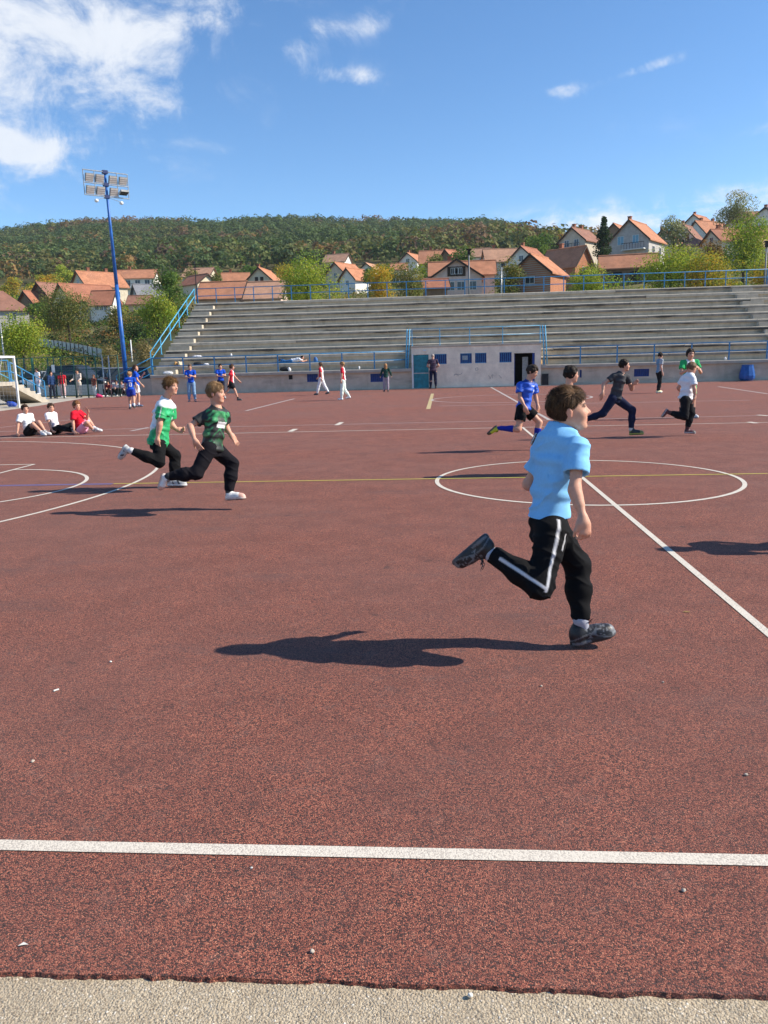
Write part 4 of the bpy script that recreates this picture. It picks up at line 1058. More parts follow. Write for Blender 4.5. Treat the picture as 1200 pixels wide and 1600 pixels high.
def build_small_stand():
    X, Ya, Yb, Z = -18.85, 16., 34.1, 1.02
    t = empty('small_stand', (X, Yb, 0), 0, 'low concrete platform with stair behind the goal on the left', 'stand')
    def put(m, n, mat, bevel=0.):
        for i, v in enumerate(m.v): m.v[i] = (v[0]-X, v[1]-Yb, v[2])
        return m.build(n, mat, t, bevel=bevel)
    m = MB(); m.box((X-3.5, Ya, Z-.17), (X, Yb, Z)); put(m, 'platform', M_PALE, .012)
    m = MB(); m.box((X-.6, Ya, 0), (X-.35, 32.0, Z-.17)); put(m, 'wall', M_STEPW)
    m = MB(); m.box((X-3.2, 32.0, 0), (X-3.0, Yb, Z-.17)); put(m, 'back_wall', M_CON)
    m = MB(); L = 3.1; m.prism([(Yb, Z), (Yb+L, .03), (Yb+L, -.01), (Yb+L-.75, -.01), (Yb-.1, Z-.22), (Yb-.1, Z-.02)], 0, X-1.7, X-.02); put(m, 'stair_slab', M_PALE)
    for i in range(6):
        y = Yb+.1+L/6.5*i; z = Z-.16*i; m = MB(); m.box((X-1.6, y, z-.22), (X-.12, y+.5, z)); put(m, 'step', M_PALE)
    # banner on the wall: blue and white
    b = empty('banner', (X-.33, 27.8, .5), 0, 'blue and white banner hanging on the platform wall behind the goal net', 'banner')
    m = MB(); m.box((-.0, -7, -.16), (.02, 4.1, .16)); m.build('cloth', paint('banner_blue', (.02, .16, .42), .6, .3, 3), b)
    m = MB()
    for k in range(60): m.box((.022, -7+k*.18, .02), (.026, -7+k*.18+.11, .13))
    m.build('dark_band', M_DBLUE, b)
    m = MB(); m.box((.022, -6.8, -.10), (.026, 3.9, -.05)); m.build('pale_stripe', M_WHT, b)
    rail('blue railing on the platform behind the goal', 'railing', [(X-.12, Ya, Z), (X-.12, Yb-.1, Z)], (.92, .46), [(X-.12, Yb-.1-1.7*i, Z) for i in range(9)], Z, M_BLUE, .026, .03)
    rail('blue railing at the back of the platform behind the goal', 'railing', [(X-2.6, Ya, Z), (X-2.6, Yb+.4, Z)], (.95, .5), [(X-2.6, Yb+.4-1.7*i, Z) for i in range(9)], Z, M_LBLUE, .026, .03)
    a, b_ = (X-.15, Yb+.1, Z), (X-.15, Yb+3.0, .12)
    rail('blue stair handrail sloping down from the platform', 'handrail', [a, b_], (.85, .45), [tuple(a[k]+(b_[k]-a[k])*q for k in range(3)) for q in (.0, .33, .66, 1)], 0, M_BLUE, .026, .03)
    a, b_ = (X-1.65, Yb+.1, Z), (X-1.65, Yb+3.0, .12)
    rail('light blue stair handrail on the far side of the stair', 'handrail', [a, b_], (.9, .5), [tuple(a[k]+(b_[k]-a[k])*q for k in range(3)) for q in (.0, .5, 1)], 0, M_LBLUE, .026, .03)
def build_fence():
    Y = 41.05; X0, X1 = -26., -16.9; t = empty('mesh_fence', (X0, Y, 0), 0, 'green wire mesh fence between court and parked cars', 'fence'); H = 2.15
    m = MB(); m.bar((0, 0, -.05), (0, 0, H), .032, n=8); me = m.mesh('post', True, (M_GREEN,)); ms = me.copy(); ms.name = 'post_pale'; ms.materials.clear(); ms.materials.append(M_STEEL)
    for i, u in enumerate((30, 41, 54, 78, 87, 98, 118, 137, 152, 163, 173, 187, 205, 221, 240)):
        x = pp(u, 600, Y)[0]
        if x > X1+.3: continue
        o = link('post', ms if u in (163, 173) else me, None, t); o.location = (x-X0, 0, 0)
        if u == 54: o.scale = (2.2, 2.2, 1)
        if u in (163, 173): o['label'] = 'pale grey post'
    m = MB()
    for z in (H-.02, 1.45, .12): m.bar((0, 0, z), (X1-X0, 0, z), .02)
    m.build('rail', M_GREEN, t)
    m = MB(); n = int((X1-X0)/.12)
    for i in range(n+1): x = (X1-X0)*i/n; m.bar((x, .03, .1), (x, .03, H), .0035, n=3)
    for i in range(14): z = .12+i*(H-.14)/13; m.bar((0, .03, z), (X1-X0, .03, z), .0035, n=3)
    o = m.build('wire_mesh', M_GREEN, t)
    m = MB(); x = pp(87, 600, Y)[0]-X0; m.box((x-.12, -.04, 1.35), (x+.05, -.02, 1.75)); m.build('notice_board', M_WHT, t)
    p = pp(155, 616, 40.7); P, F = nets([dict(add=[ell((0, 0, .08), (.17, .12, .10), None, .04), ell((.13, 0, .06), (.11, .09, .07), None, .03), ell((-.05, 0, .17), (.05, .03, .06), None, .03)])], .022, 1)
    o = link('bag', mesh_np('bag', P, F), paint('pink_bag_cloth', (.62, .03, .14), .6, .3)); o.location = (p[0], 40.6, 0); setp(o, 'bright pink bag on the ground at the foot of the fence', 'bag')
    # low grey sheet panels behind the fence
    t2 = empty('sheet_fence', (X0, 44.3, 0), 0, 'low grey sheet metal barrier between fence and parked cars', 'barrier')
    for i in range(7):
        m = MB(); m.box((i*1.35, 0, .02), (i*1.35+1.31, .04, .62)); m.build('panel', M_STEEL, t2)
def car(label, x, y, yaw, col, L=4.4, Wd=1.78, Hh=1.5, suv=False, rough=.25):
    t = empty('parked_car', (x, y, 0), yaw, label, 'car', 'cars parked behind the fence')
    M = paint('car_paint', col, rough, .06, 3, .3, .5)
    hb = .92 if suv else .80
    def loft(rings, name, mat, par=t):
        """rings: x, half width bottom, half width top, z0, z1"""
        V = []; F = []
        for xx, wb, wt, z0, z1 in rings: V += [(xx, -wb, z0), (xx, -wb*1.02, (z0+z1)/2), (xx, -wt, z1), (xx, wt, z1), (xx, wb*1.02, (z0+z1)/2), (xx, wb, z0)]
        n = len(rings)
        for k in range(n-1):
            for i in range(6): F.append((k*6+i, k*6+(i+1) % 6, (k+1)*6+(i+1) % 6, (k+1)*6+i))
        b = MB(); b.v = V; b.f = F+[tuple(range(6))[::-1], tuple(range(6*n-6, 6*n))]; b.m = [0]*len(b.f)
        return b.build(name, mat, par, True, .04)
    w = Wd/2
    body = loft([(-L/2, w*.86, w*.80, .38, hb*.92), (-L*.46, w*.97, w*.90, .26, hb), (-L*.2, w, w*.94, .22, hb+.03), (L*.18, w, w*.93, .22, hb+.01), (L*.40, w*.97, w*.86, .24, hb*.92), (L*.48, w*.88, w*.76, .30, hb*.80), (L/2, w*.76, w*.66, .36, hb*.66)], 'body', M)
    c0, c1 = (-L*.47, L*.20) if suv else (-L*.36, L*.20)
    loft([(c0-.02, w*.88, w*.72, hb-.02, hb+.10), (c0+L*.07, w*.90, w*.72, hb-.02, Hh-.03), (-L*.05, w*.91, w*.74, hb-.02, Hh), (L*.07, w*.90, w*.73, hb-.02, Hh-.04), (c1+.12, w*.88, w*.74, hb-.02, hb+.04)], 'cabin', M_GLASS)
    loft([(c0+L*.05, w*.70, w*.66, Hh-.07, Hh-.01), (-L*.05, w*.76, w*.70, Hh-.04, Hh+.025), (L*.075, w*.74, w*.68, Hh-.08, Hh-.01)], 'roof', M)
    for xx in (c0+L*.10, -L*.06, L*.07):
        for sg in (-1, 1): m = MB(); m.bar((xx, sg*w*.925, hb), (xx-.06*(1 if xx > -1 else -1), sg*w*.745, Hh-.03), .03); m.build('pillar', M, t)
    for xx in (-L*.29, L*.31):
        for sg in (-1, 1):
            m = MB(); m.bar((xx, sg*(w-.2), .32), (xx, sg*(w+.015), .32), .325, n=18); wh = m.build('wheel', M_BLACK, t)
            m = MB(); m.bar((xx, sg*(w+.0), .32), (xx, sg*(w+.03), .32), .20, n=12); m.build('rim', M_STEEL, wh)
    for sg in (-1, 1):
        m = MB(); m.box((L*.465, sg*w*.60-.15, hb*.66), (L*.492, sg*w*.60+.15, hb*.80)); m.build('headlight', M_WHT, t, bevel=.02)
        m = MB(); m.box((-L*.505, sg*w*.68-.1, hb*.72), (-L*.485, sg*w*.68+.1, hb*.9)); m.build('tail_light', paint('tail_red', (.35, .01, .01), .3, .1), t)
        m = MB(); m.box((L*.13, sg*(w+.02)-.09, hb+.02), (L*.19, sg*(w+.02)+.09, hb+.16)); m.build('mirror', M, t, bevel=.02)
    m = MB(); m.box((L*.485, -.26, .42), (L*.512, .26, .53)); m.build('number_plate', M_WHT, t)
    return t
def build_cars():
    def at(u, Y): return pp(u, 600, Y)[0]
    car('black off-road car parked behind the fence, nearest on the left', at(124, 47.5), 47.6, R_(-8), (.012, .014, .016), 4.2, 1.8, 1.72, True)
    car('dark grey hatchback parked beside the black off-road car', at(152, 51.5), 51.5, R_(-60), (.03, .034, .04), 4.2, 1.76, 1.56)
    car('silver car parked in the middle of the row behind the fence', at(178, 51.), 51.2, R_(-62), (.30, .31, .32), 4.3, 1.76, 1.52)
    car('dark maroon car parked in front of the mast', at(193, 49.5), 49.0, R_(-62), (.06, .02, .025), 4.2, 1.74, 1.48)
    car('dark blue car parked nearest to the left end of the stand', at(214, 50.5), 50.5, R_(-62), (.02, .035, .07), 4.3, 1.76, 1.5)
    car('white car parked far left behind the fence', at(68, 58), 58, R_(5), (.62, .62, .62), 4.3, 1.74, 1.45)
def build_mast():
    Y = 46.; b = pp(193.5, 570, Y); top = pp(163, 272, Y); H = float(top[2])+.2
    t = empty('floodlight_mast', (b[0]+.1, Y, 0), 0, 'tall blue floodlight mast with eight lamps behind the left corner of the court', 'floodlight mast')
    dx = float(top[0]-b[0]-.1)*.9
    m = MB(); m.bar((0, 0, 0), (dx*.5, 0, H*.5), .135, n=14, r2=.11); m.bar((dx*.5, 0, H*.5), (dx, 0, H), .105, n=14, r2=.06); m.box((-.3, -.3, 0), (.3, .3, .04))
    m.build('pole', paint('mast_blue', (.02, .12, .42), .4, .3, 4), t, True)
    hd = empty('lamp_frame', (dx, 0, H-.75), R_(42)); hd.parent = t; hd.scale = (.88, .88, .9)
    m = MB()
    for z in (.72, -.02, -.74): m.bar((-1.42, -.1, z), (1.42, -.1, z), .035)
    for x in (-1.42, -.72, .72, 1.42): m.bar((x, -.1, -.74), (x, -.1, .72), .03)
    m.build('frame', M_STEEL, hd)
    m = MB()
    for z in (.72, -.02, -.74): m.box((-.16, -.14, z-.1), (.16, .1, z+.1))
    m.build('clamp', paint('mast_dark_blue', (.012, .03, .12), .5, .2), hd)
    lamp_b = paint('lamp_housing', (.30, .30, .29), .4, .2, 8, .6); lamp_g = paint('lamp_glass', (.78, .77, .73), .12, .15, 6, .2, .7)  # near-white glass: the sunlit reflection is put into its colour
    for r, z in enumerate((.26, -.46)):
        for k, x in enumerate((-1.07, -.42, .42, 1.07)):
            turned = (r == 1 and k == 3)
            M = Matrix.Translation((x, -.22, z)) @ Matrix.Rotation(R_(28 if not turned else 75), 4, 'X')
            m = MB(); m.prism([(-.14, -.22), (.02, -.26), (.02, .26), (-.14, .22)], 0, -.26, .26)
            m.v = [tuple(M @ Vector((v[0], -v[1]-.0, v[2]))) for v in m.v]; o = m.build('floodlight', lamp_b, hd, bevel=.015)
            m = MB(); m.box((-.235, -.035, -.23), (.235, -.021, .23), M); m.build('lamp_glass', lamp_g if not turned else M_DARK, o)  # turned lamp gets dark glass, its missing reflection painted as colour
            m = MB()
            for q in (-.12, .0, .12): m.box((-.24, -.045, q-.012), (.24, -.037, q+.012), M)
            m.build('louvre', lamp_b, o)
    for x in (-.75, .85):
        m = MB(); m.bar((x*.1, -.1, -.8), (x, -.15, -1.0), .015); P = m.build('bracket', M_STEEL, hd)
        V, F = nets([dict(add=[ell((x, -.2, -1.06), (.13, .13, .11), None, .02)])], .03, 1); link('camera_dome', mesh_np('dome', V, F), M_WHT, P)
def build_poles():
    def pole(u, vb, vt, Y, r, lab, mat, head=None, name='pole', cat='pole'):
        b, tp = pp(u, vb, Y), pp(u, vt, Y); t = empty(name, b-np.array((0, 0, 1.5)), 0, lab, cat); H = float(tp[2]-b[2])+1.5
        m = MB(); m.bar((0, 0, 0), (0, 0, H), r, n=8, r2=r*.7); m.build('shaft', mat, t, True)
        if head == 'lamp':
            m = MB(); m.box((-.09, -.09, H), (.09, .09, H+.3)); m.box((-.16, -.16, H+.3), (.16, .16, H+.36)); m.build('lamp', M_DARK, t)
        if head == 'arm':
            m = MB(); m.bar((-.8, 0, H-.3), (.8, 0, H-.3), .03); m.bar((-.5, 0, H-.8), (.5, 0, H-.8), .03); m.build('cross_arm', mat, t)
    pole(733, 462, 398, 54, .07, 'tall grey lamp post behind the stand in front of the pink gabled house', M_DPOLE, 'lamp', 'street_lamp', 'lamp post')
    pole(1194, 452, 386, 54, .06, 'thin dark lamp post behind the stand at the right edge', M_DPOLE, 'lamp', 'street_lamp', 'lamp post')
    pole(783.5, 458, 418, 70, .07, 'white pole among the bushes right of the pink gabled house', M_STEEL)
    pole(308, 468, 408, 80, .06, 'thin dark utility pole behind the upper left corner of the stand', M_DARK, 'arm', 'utility_pole', 'utility pole')
    pole(206, 556, 531, 70, .07, 'white post beside the shrub on the bank right of the mast', M_WHT)
    pole(6, 556, 505, 60, .07, 'grey post in front of the lime green tree at the left edge', M_STEEL)
build_goal(); build_small_stand(); build_fence(); build_cars(); build_mast(); build_poles()
# ================================================================== slopes, town, trees, forest
ROWS = [40, 52, 62, 80, 100, 130, 160, 200, 280, 400, 520, 650, 760, 900]
RIDGE = [(-500, 372), (-200, 362), (0, 362), (60, 350), (130, 339), (205, 350), (300, 341), (380, 334), (520, 328), (640, 343), (740, 335), (800, 346), (880, 358), (940, 376), (1040, 402), (1200, 425), (1700, 440)]
COLS = [-500, -200, 0, 150, 300, 450, 600, 750, 900, 1050, 1200, 1450, 1800]
def ridge_v(u): return np.interp(u, [r[0] for r in RIDGE], [r[1] for r in RIDGE])
VT = {   # image height of the ground (1200 px frame) by distance row, by column group: left, middle, right
    62: (0., 3.8, 3.8), 80: (2.4, 5.8, 6.5), 100: (6.0, 8.2, 9.5), 130: (10.5, 12.0, 14.5), 160: (14.5, 15.5, 21.5), 200: (20., 21., 29.), 280: (33., 34., 35.)}
def table():
    T = np.zeros((len(ROWS), len(COLS)))
    for j, u in enumerate(COLS):
        wl = np.interp(u, [150, 330], [1, 0]); wr = np.interp(u, [800, 1150], [0, 1]); wm = 1-wl-wr if wl+wr <= 1 else 0
        for i, Y in enumerate(ROWS):
            if Y in VT: a = VT[Y]; T[i, j] = wl*a[0]+wm*a[1]+wr*a[2]
            elif Y <= 52: T[i, j] = -.05 if u < 290 or Y < 50 else .5
        zr = pp(u, ridge_v(u), 650)[2]-6.5; z0 = T[ROWS.index(280), j]
        for i, Y in enumerate(ROWS):
            if Y > 280:
                s = np.clip((Y-280)/370, 0, 1); s = s**1.05
                T[i, j] = z0+(zr-z0)*s if Y <= 650 else zr-(Y-650)*.12
    return T
TT = table(); SS = [float(pp(u, 560, 100)[0]/100) for u in COLS]
def terr(x, y):
    x = np.asarray(x, float); y = np.asarray(y, float); s = x/np.maximum(y, 30)
    i = np.clip(np.interp(y, ROWS, np.arange(len(ROWS))), 0, len(ROWS)-1.001); j = np.clip(np.interp(s, SS, np.arange(len(SS))), 0, len(SS)-1.001)
    i0, j0 = i.astype(int), j.astype(int); a, b = i-i0, j-j0; b = b*b*(3-2*b)
    z = (TT[i0, j0]*(1-a)+TT[i0+1, j0]*a)*(1-b)+(TT[i0, j0+1]*(1-a)+TT[i0+1, j0+1]*a)*b
    n = fbm(np.stack([x.ravel()/60, y.ravel()/60, 0*x.ravel()], 1), 31, 3).reshape(x.shape)-.5
    return z+n*np.clip((y-200)/200, 0, 1)*16
def build_terrain():
    ys = np.concatenate([np.linspace(44, 110, 34), np.linspace(114, 300, 48), np.linspace(306, 700, 60), np.linspace(712, 900, 12)]); ss = np.linspace(SS[0]*1.0, SS[-1]*1.0, 130)
    Yg, Sg = np.meshgrid(ys, ss, indexing='ij'); X = Yg*Sg; Z = terr(X, Yg)
    P = np.stack([X.ravel(), Yg.ravel(), Z.ravel()], 1); w = len(ss); r, c = np.meshgrid(np.arange(len(ys)-1), np.arange(w-1), indexing='ij'); k = (r*w+c).ravel(); F = np.stack([k, k+1, k+w+1, k+w], 1)
    t = NT('hillside_grass'); p = t.pos(); f = t.noise(p, .06, 5, .6); g = t.noise(p, .9, 5, .65); h = t.noise(p, .22, 4, .6)
    c = t.mix(t.mr(f, .35, .65), (.10, .11, .04), (.19, .155, .075)); c = t.mix(t.mr(g, .45, .7, 0, .6), c, (.05, .06, .02)); c = t.mix(t.mr(h, .58, .72, 0, .6), c, (.15, .085, .05))
    t.bump(g, .6, .2); M = t.fin(c, .95, 0, .1)
    structure(link('hillside', mesh_np('hillside', P, F), M))
# ---- foliage
def leaf_mat(name, trans=.3, var=.25):
    t = NT(name); a = t.attr('Col').outputs['Color']; p = t.pos()
    c = t.mix(1., a, t.mix(t.noise(p, .8, 3, .6), (1-var,)*3, (1+var,)*3), 'MULTIPLY')
    t.put(t.b.inputs['Base Color'], c); t.b.inputs['Roughness'].default_value = .7; t.b.inputs['Specular IOR Level'].default_value = .2
    tr = t.n('ShaderNodeBsdfTranslucent'); t.put(tr.inputs[0], t.mix(1., c, (1.1, 1.15, .6), 'MULTIPLY')); mx = t.n('ShaderNodeMixShader'); mx.inputs[0].default_value = trans
    t.t.links.new(t.b.outputs[0], mx.inputs[1]); t.t.links.new(tr.outputs[0], mx.inputs[2]); t.t.links.new(mx.outputs[0], t.out.inputs[0]); return t.m
def leaf_quads(C, N, size, col, rg, asp=.7, fold=.25):
    """C centres, N facing, size array -> verts, quads, colours; slightly folded leaf sprays"""
    n = len(C); r = rg.normal(size=(n, 3)); a = np.cross(N, r); a /= np.linalg.norm(a, axis=1)[:, None]+1e-9; b = np.cross(N, a)
    s = np.asarray(size)[:, None]*.5; k = fold*s
    V = np.stack([C-a*s, C-b*s*asp+N*k*.6, C+a*s, C+b*s*asp+N*k*.6], 1).reshape(-1, 3)
    return V, np.arange(4*n).reshape(n, 4), np.repeat(col, 4, 0)
M_LEAF = leaf_mat('tree_leaves', .38); M_FOREST = leaf_mat('forest_leaves', .3, .3); M_BARK = paint('bark', (.075, .055, .04), .9, .4, 12)
PAL = {'lime': [(0.280, 0.350, 0.039), (0.175, 0.263, 0.035), (0.385, 0.385, 0.053)], 'olive': [(0.175, 0.193, 0.053), (0.122, 0.149, 0.044), (0.263, 0.210, 0.070)], 'green': [(0.100, 0.182, 0.036), (0.073, 0.137, 0.029), (0.164, 0.227, 0.046)],
       'yellow': [(0.437, 0.336, 0.034), (0.269, 0.286, 0.042), (0.504, 0.286, 0.034)], 'dark': [(0.031, 0.063, 0.022), (0.042, 0.077, 0.025), (0.025, 0.049, 0.020)], 'silver': [(0.252, 0.269, 0.151), (0.185, 0.210, 0.101), (0.336, 0.319, 0.185)],
       'rust': [(0.224, 0.105, 0.035), (0.168, 0.112, 0.035), (0.280, 0.154, 0.042)], 'dry': [(0.308, 0.238, 0.112), (0.224, 0.182, 0.077), (0.168, 0.154, 0.056)]}
def crown(w, d, h, pal, leaf, n, rg, lobes=16, gap=.0, shape='round'):
    """crown made of uneven leafy lobes; returns mesh arrays, lobe centres. Base of the crown at z=0"""
    cs = []; 
    for _ in range(lobes):
        v = rg.normal(size=3); v /= np.linalg.norm(v); r = rg.random()**.45*.72
        z = .5+.5*v[2]*r*1.1; taper = 1.
        if shape == 'cone': taper = max(.12, 1.05-z)
        if shape == 'tall': taper = .75+.4*math.sin(z*math.pi)
        cs.append((v[0]*r*w/2*taper, v[1]*r*d/2*taper, z*h, (.20+.16*rg.random())*min(w, d, h)*(.55 if shape == 'cone' else 1)*taper**.5))
    cs = np.array(cs); per = max(20, n//lobes); C = []; N = []; K = []
    p = np.array(pal)
    for x, y, z, r in cs:
        v = rg.normal(size=(per, 3)); v /= np.linalg.norm(v, axis=1)[:, None]; rr = r*(.45+.62*rg.random(per)**.5)
        q = v*rr[:, None]*np.array((1.15, 1.15, .85))+(x, y, z); C.append(q); nn = v*.9+rg.normal(size=(per, 3))*.55+(0, 0, .25); N.append(nn/np.linalg.norm(nn, axis=1)[:, None])
        base = p[rg.integers(len(p))]*(.75+.45*rg.random()); alt = p[rg.integers(len(p), size=per)]; m = (rg.random(per) < .35)[:, None]
        K.append(np.where(m, alt, base)*(.75+.5*rg.random((per, 1))))
    C, N, K = map(np.concatenate, (C, N, K)); ok = C[:, 2] > -.05*h
    C, N, K = C[ok], N[ok], K[ok]
    return (*leaf_quads(C, N, leaf*(.7+.6*rg.random(len(C))), K, rg), cs)
def tree(label, u, vb, Y, wpx, hpx, pal, kind='round', trunk=.18, n=None, name='tree', leafpx=2.5, lobes=18, seed=0, group=None, cat='tree', depth=1., sink=.6):
    rg = np.random.default_rng(seed+int(u*7+vb)); b = pp(u, vb, Y); k = Y/CAM_F; w, h = wpx*k, hpx*k; leaf = leafpx*k
    b = np.array(b)-np.array((0, 0, sink)); h += sink
    t = empty(name, b, 0, label, cat, group); ch = h*(1-trunk)
    n = n or int(min(13000, 2.3*(w*h)/(leaf*leaf*.35)))
    V, F, K, cs = crown(w, w*depth, ch, PAL[pal] if isinstance(pal, str) else pal, leaf, n, rg, lobes, shape=kind); V = V+np.array((0, 0, h*trunk))
    link('crown', mesh_np('crown', V, F, False, {'Col': K}), M_LEAF, t)
    m = MB(); r0 = max(.06, h*.022); m.bar((0, 0, -1.), (0, 0, h*(trunk+.05)), r0*1.25, n=8, r2=r0*.9); m.bar((0, 0, h*(trunk+.05)), (w*.02, 0, h*.8), r0*.9, n=6, r2=r0*.25)
    for c in cs[:10]: 
        z0 = h*(trunk+.1+.3*rg.random()); m.bar((0, 0, z0), (c[0]*.8, c[1]*.8, c[2]+h*trunk), r0*.4, n=5, r2=r0*.12)
    m.build('trunk', M_BARK, t)
    return t
def build_trees():
    tree('broad lime green tree at the left edge, beyond the goal', 38, 566, 62, 86, 88, 'lime', seed=1, lobes=26, leafpx=2.8, trunk=.1)
    tree('large olive tree with dry patches in front of the left houses', 110, 540, 88, 78, 92, 'olive', seed=2, lobes=24)
    tree('dark green tree with dense crown, left of the upper stand railing', 268, 500, 92, 46, 84, 'green', seed=3, lobes=18)
    tree('pale lime tree beside the left stair of the stand, below the dark green tree', 249, 540, 78, 58, 84, 'lime', seed=4, lobes=20)
    tree('yellow green bushy tree behind the left half of the stand', 481, 478, 75, 94, 76, 'lime', seed=5, lobes=26, trunk=.06)
    tree('bright yellow tree behind the middle of the stand', 596, 476, 84, 48, 64, 'yellow', seed=6, lobes=18, trunk=.06)
    tree('olive green rounded tree right of the bright yellow tree', 641, 476, 88, 52, 62, 'olive', seed=7, lobes=18, trunk=.06)
    tree('small green tree in front of the orange roofed double house', 678, 432, 130, 30, 32, 'olive', seed=8, lobes=12)
    tree('round green tree right of the orange roofed double house', 722, 420, 150, 38, 34, 'green', seed=9, lobes=14)
    tree('green bushes right of the pink gabled house', 797, 470, 92, 44, 62, 'olive', seed=10, lobes=16, trunk=.06)
    tree('broad dark green tree above the brick houses', 838, 418, 175, 60, 50, 'green', seed=11, lobes=18)
    tree('tall dark conifer between the gabled houses on the right', 942, 425, 128, 42, 90, 'dark', 'cone', seed=12, lobes=60, trunk=.03, name='conifer', leafpx=2.6)
    tree('lime green bush behind the stand, below the brick house', 925, 466, 75, 78, 50, 'lime', seed=13, lobes=22, trunk=.04)
    tree('yellow green tree in front of the grey gabled house, right side', 1046, 466, 82, 78, 84, 'lime', seed=14, lobes=24, trunk=.05)
    tree('yellow olive tree with orange patches, right of the yellow green tree', 1108, 466, 80, 78, 74, 'yellow', seed=15, lobes=24, trunk=.05, leafpx=2.6)
    tree('tall lime green tree in front of the upper right houses', 1160, 450, 100, 66, 112, 'lime', seed=16, lobes=26, trunk=.1)
    tree('tall pale birch rising above the roofs at the upper right', 1149, 372, 150, 46, 66, 'silver', 'tall', seed=17, lobes=14, trunk=.12, leafpx=2.2)
    tree('pale silvery tree left of the upper right roofs', 1052, 398, 150, 44, 54, 'silver', seed=18, lobes=14, leafpx=2.8)
    tree('rusty orange tree among the upper right houses', 1107, 420, 110, 40, 46, 'rust', seed=19, lobes=14)
    tree('green tree at the right edge behind the stand', 1205, 466, 80, 60, 60, 'yellow', seed=20, lobes=18, trunk=.05)
    tree('dark tree left of the conifer beside the dark gabled house', 868, 416, 150, 28, 34, 'dark', seed=21, lobes=12)
    tree('golden shrub on the bank right of the mast', 226, 566, 64, 34, 36, 'dry', seed=22, lobes=14, trunk=.03, name='shrub', cat='shrub')
    tree('pale dry shrub on the bank left of the mast', 172, 566, 66, 34, 30, 'dry', seed=23, lobes=12, trunk=.03, name='shrub', cat='shrub')
    tree('dark evergreen shrub beside the mast below the white walled house', 213, 545, 84, 40, 44, 'dark', seed=24, lobes=14, trunk=.03, name='shrub', cat='shrub')
    tree('green tree between the white annex and the mast', 186, 520, 96, 36, 50, 'olive', seed=25, lobes=14)
    tree('green tree left of the olive tree below the left roofs', 62, 510, 105, 34, 42, 'green', seed=26, lobes=14)
    tree('yellow tree in front of the forest edge at the far left', 18, 470, 190, 44, 34, 'yellow', seed=27, lobes=14)
    tree('yellow green tree in front of the forest edge right of the left roofs', 78, 462, 200, 50, 34, 'yellow', seed=28, lobes=14)
    tree('lime tree at the forest foot above the left houses', 98, 446, 225, 36, 30, 'lime', seed=29, lobes=12)
    tree('small round tree between the roofs behind the upper left stand', 340, 448, 140, 22, 20, 'olive', seed=30, lobes=10)
    tree('small green tree left of the white gabled cottage', 577, 446, 120, 26, 28, 'green', seed=31, lobes=10)
    tree('green tree in front of the low orange roofed barn', 905, 440, 118, 26, 24, 'olive', seed=32, lobes=10)
    tree('green tree between the grey gabled house and the white gable', 1072, 432, 120, 34, 46, 'olive', seed=33, lobes=14)
    tree('grey green tree behind the right end of the stand', 1088, 452, 95, 36, 60, 'silver', seed=34, lobes=14)
    rg = random.Random(77)
    for k, (u, v, Y, w, h, pal, lab) in enumerate((
        (300, 444, 170, 30, 26, 'olive', 'olive tree at the forest foot above the upper left stand corner'), (333, 440, 205, 30, 24, 'green', 'green tree at the forest foot behind the distant orange roof'),
        (394, 438, 200, 34, 24, 'green', 'green tree left of the cream attic gable at the forest foot'), (446, 444, 180, 34, 30, 'yellow', 'yellow tree peeping left above the yellow green bushy tree'),
        (512, 438, 190, 30, 28, 'olive', 'olive tree left of the cream gabled house behind the stand'), (604, 440, 165, 30, 30, 'green', 'green tree between the bright yellow and olive green trees'),
        (660, 440, 150, 26, 26, 'lime', 'lime tree left of the pink gabled house'), (752, 440, 130, 26, 30, 'olive', 'olive tree at the right end of the wide orange roof'),
        (812, 446, 125, 30, 30, 'lime', 'lime tree left of the near brick house'), (866, 440, 125, 26, 24, 'green', 'green tree squeezed between the two brick houses'),
        (926, 446, 112, 30, 30, 'olive', 'olive tree left of the timber barn'), (1024, 426, 140, 26, 34, 'green', 'green tree in front of the grey gabled house right corner'),
        (1128, 430, 112, 34, 40, 'green', 'dark green tree left of the tall lime green tree'), (1184, 440, 105, 30, 44, 'olive', 'olive tree at the right foot of the tall lime green tree'))):
        tree(lab, u, v, Y, w, h, pal, seed=40+k, lobes=10, trunk=.06)
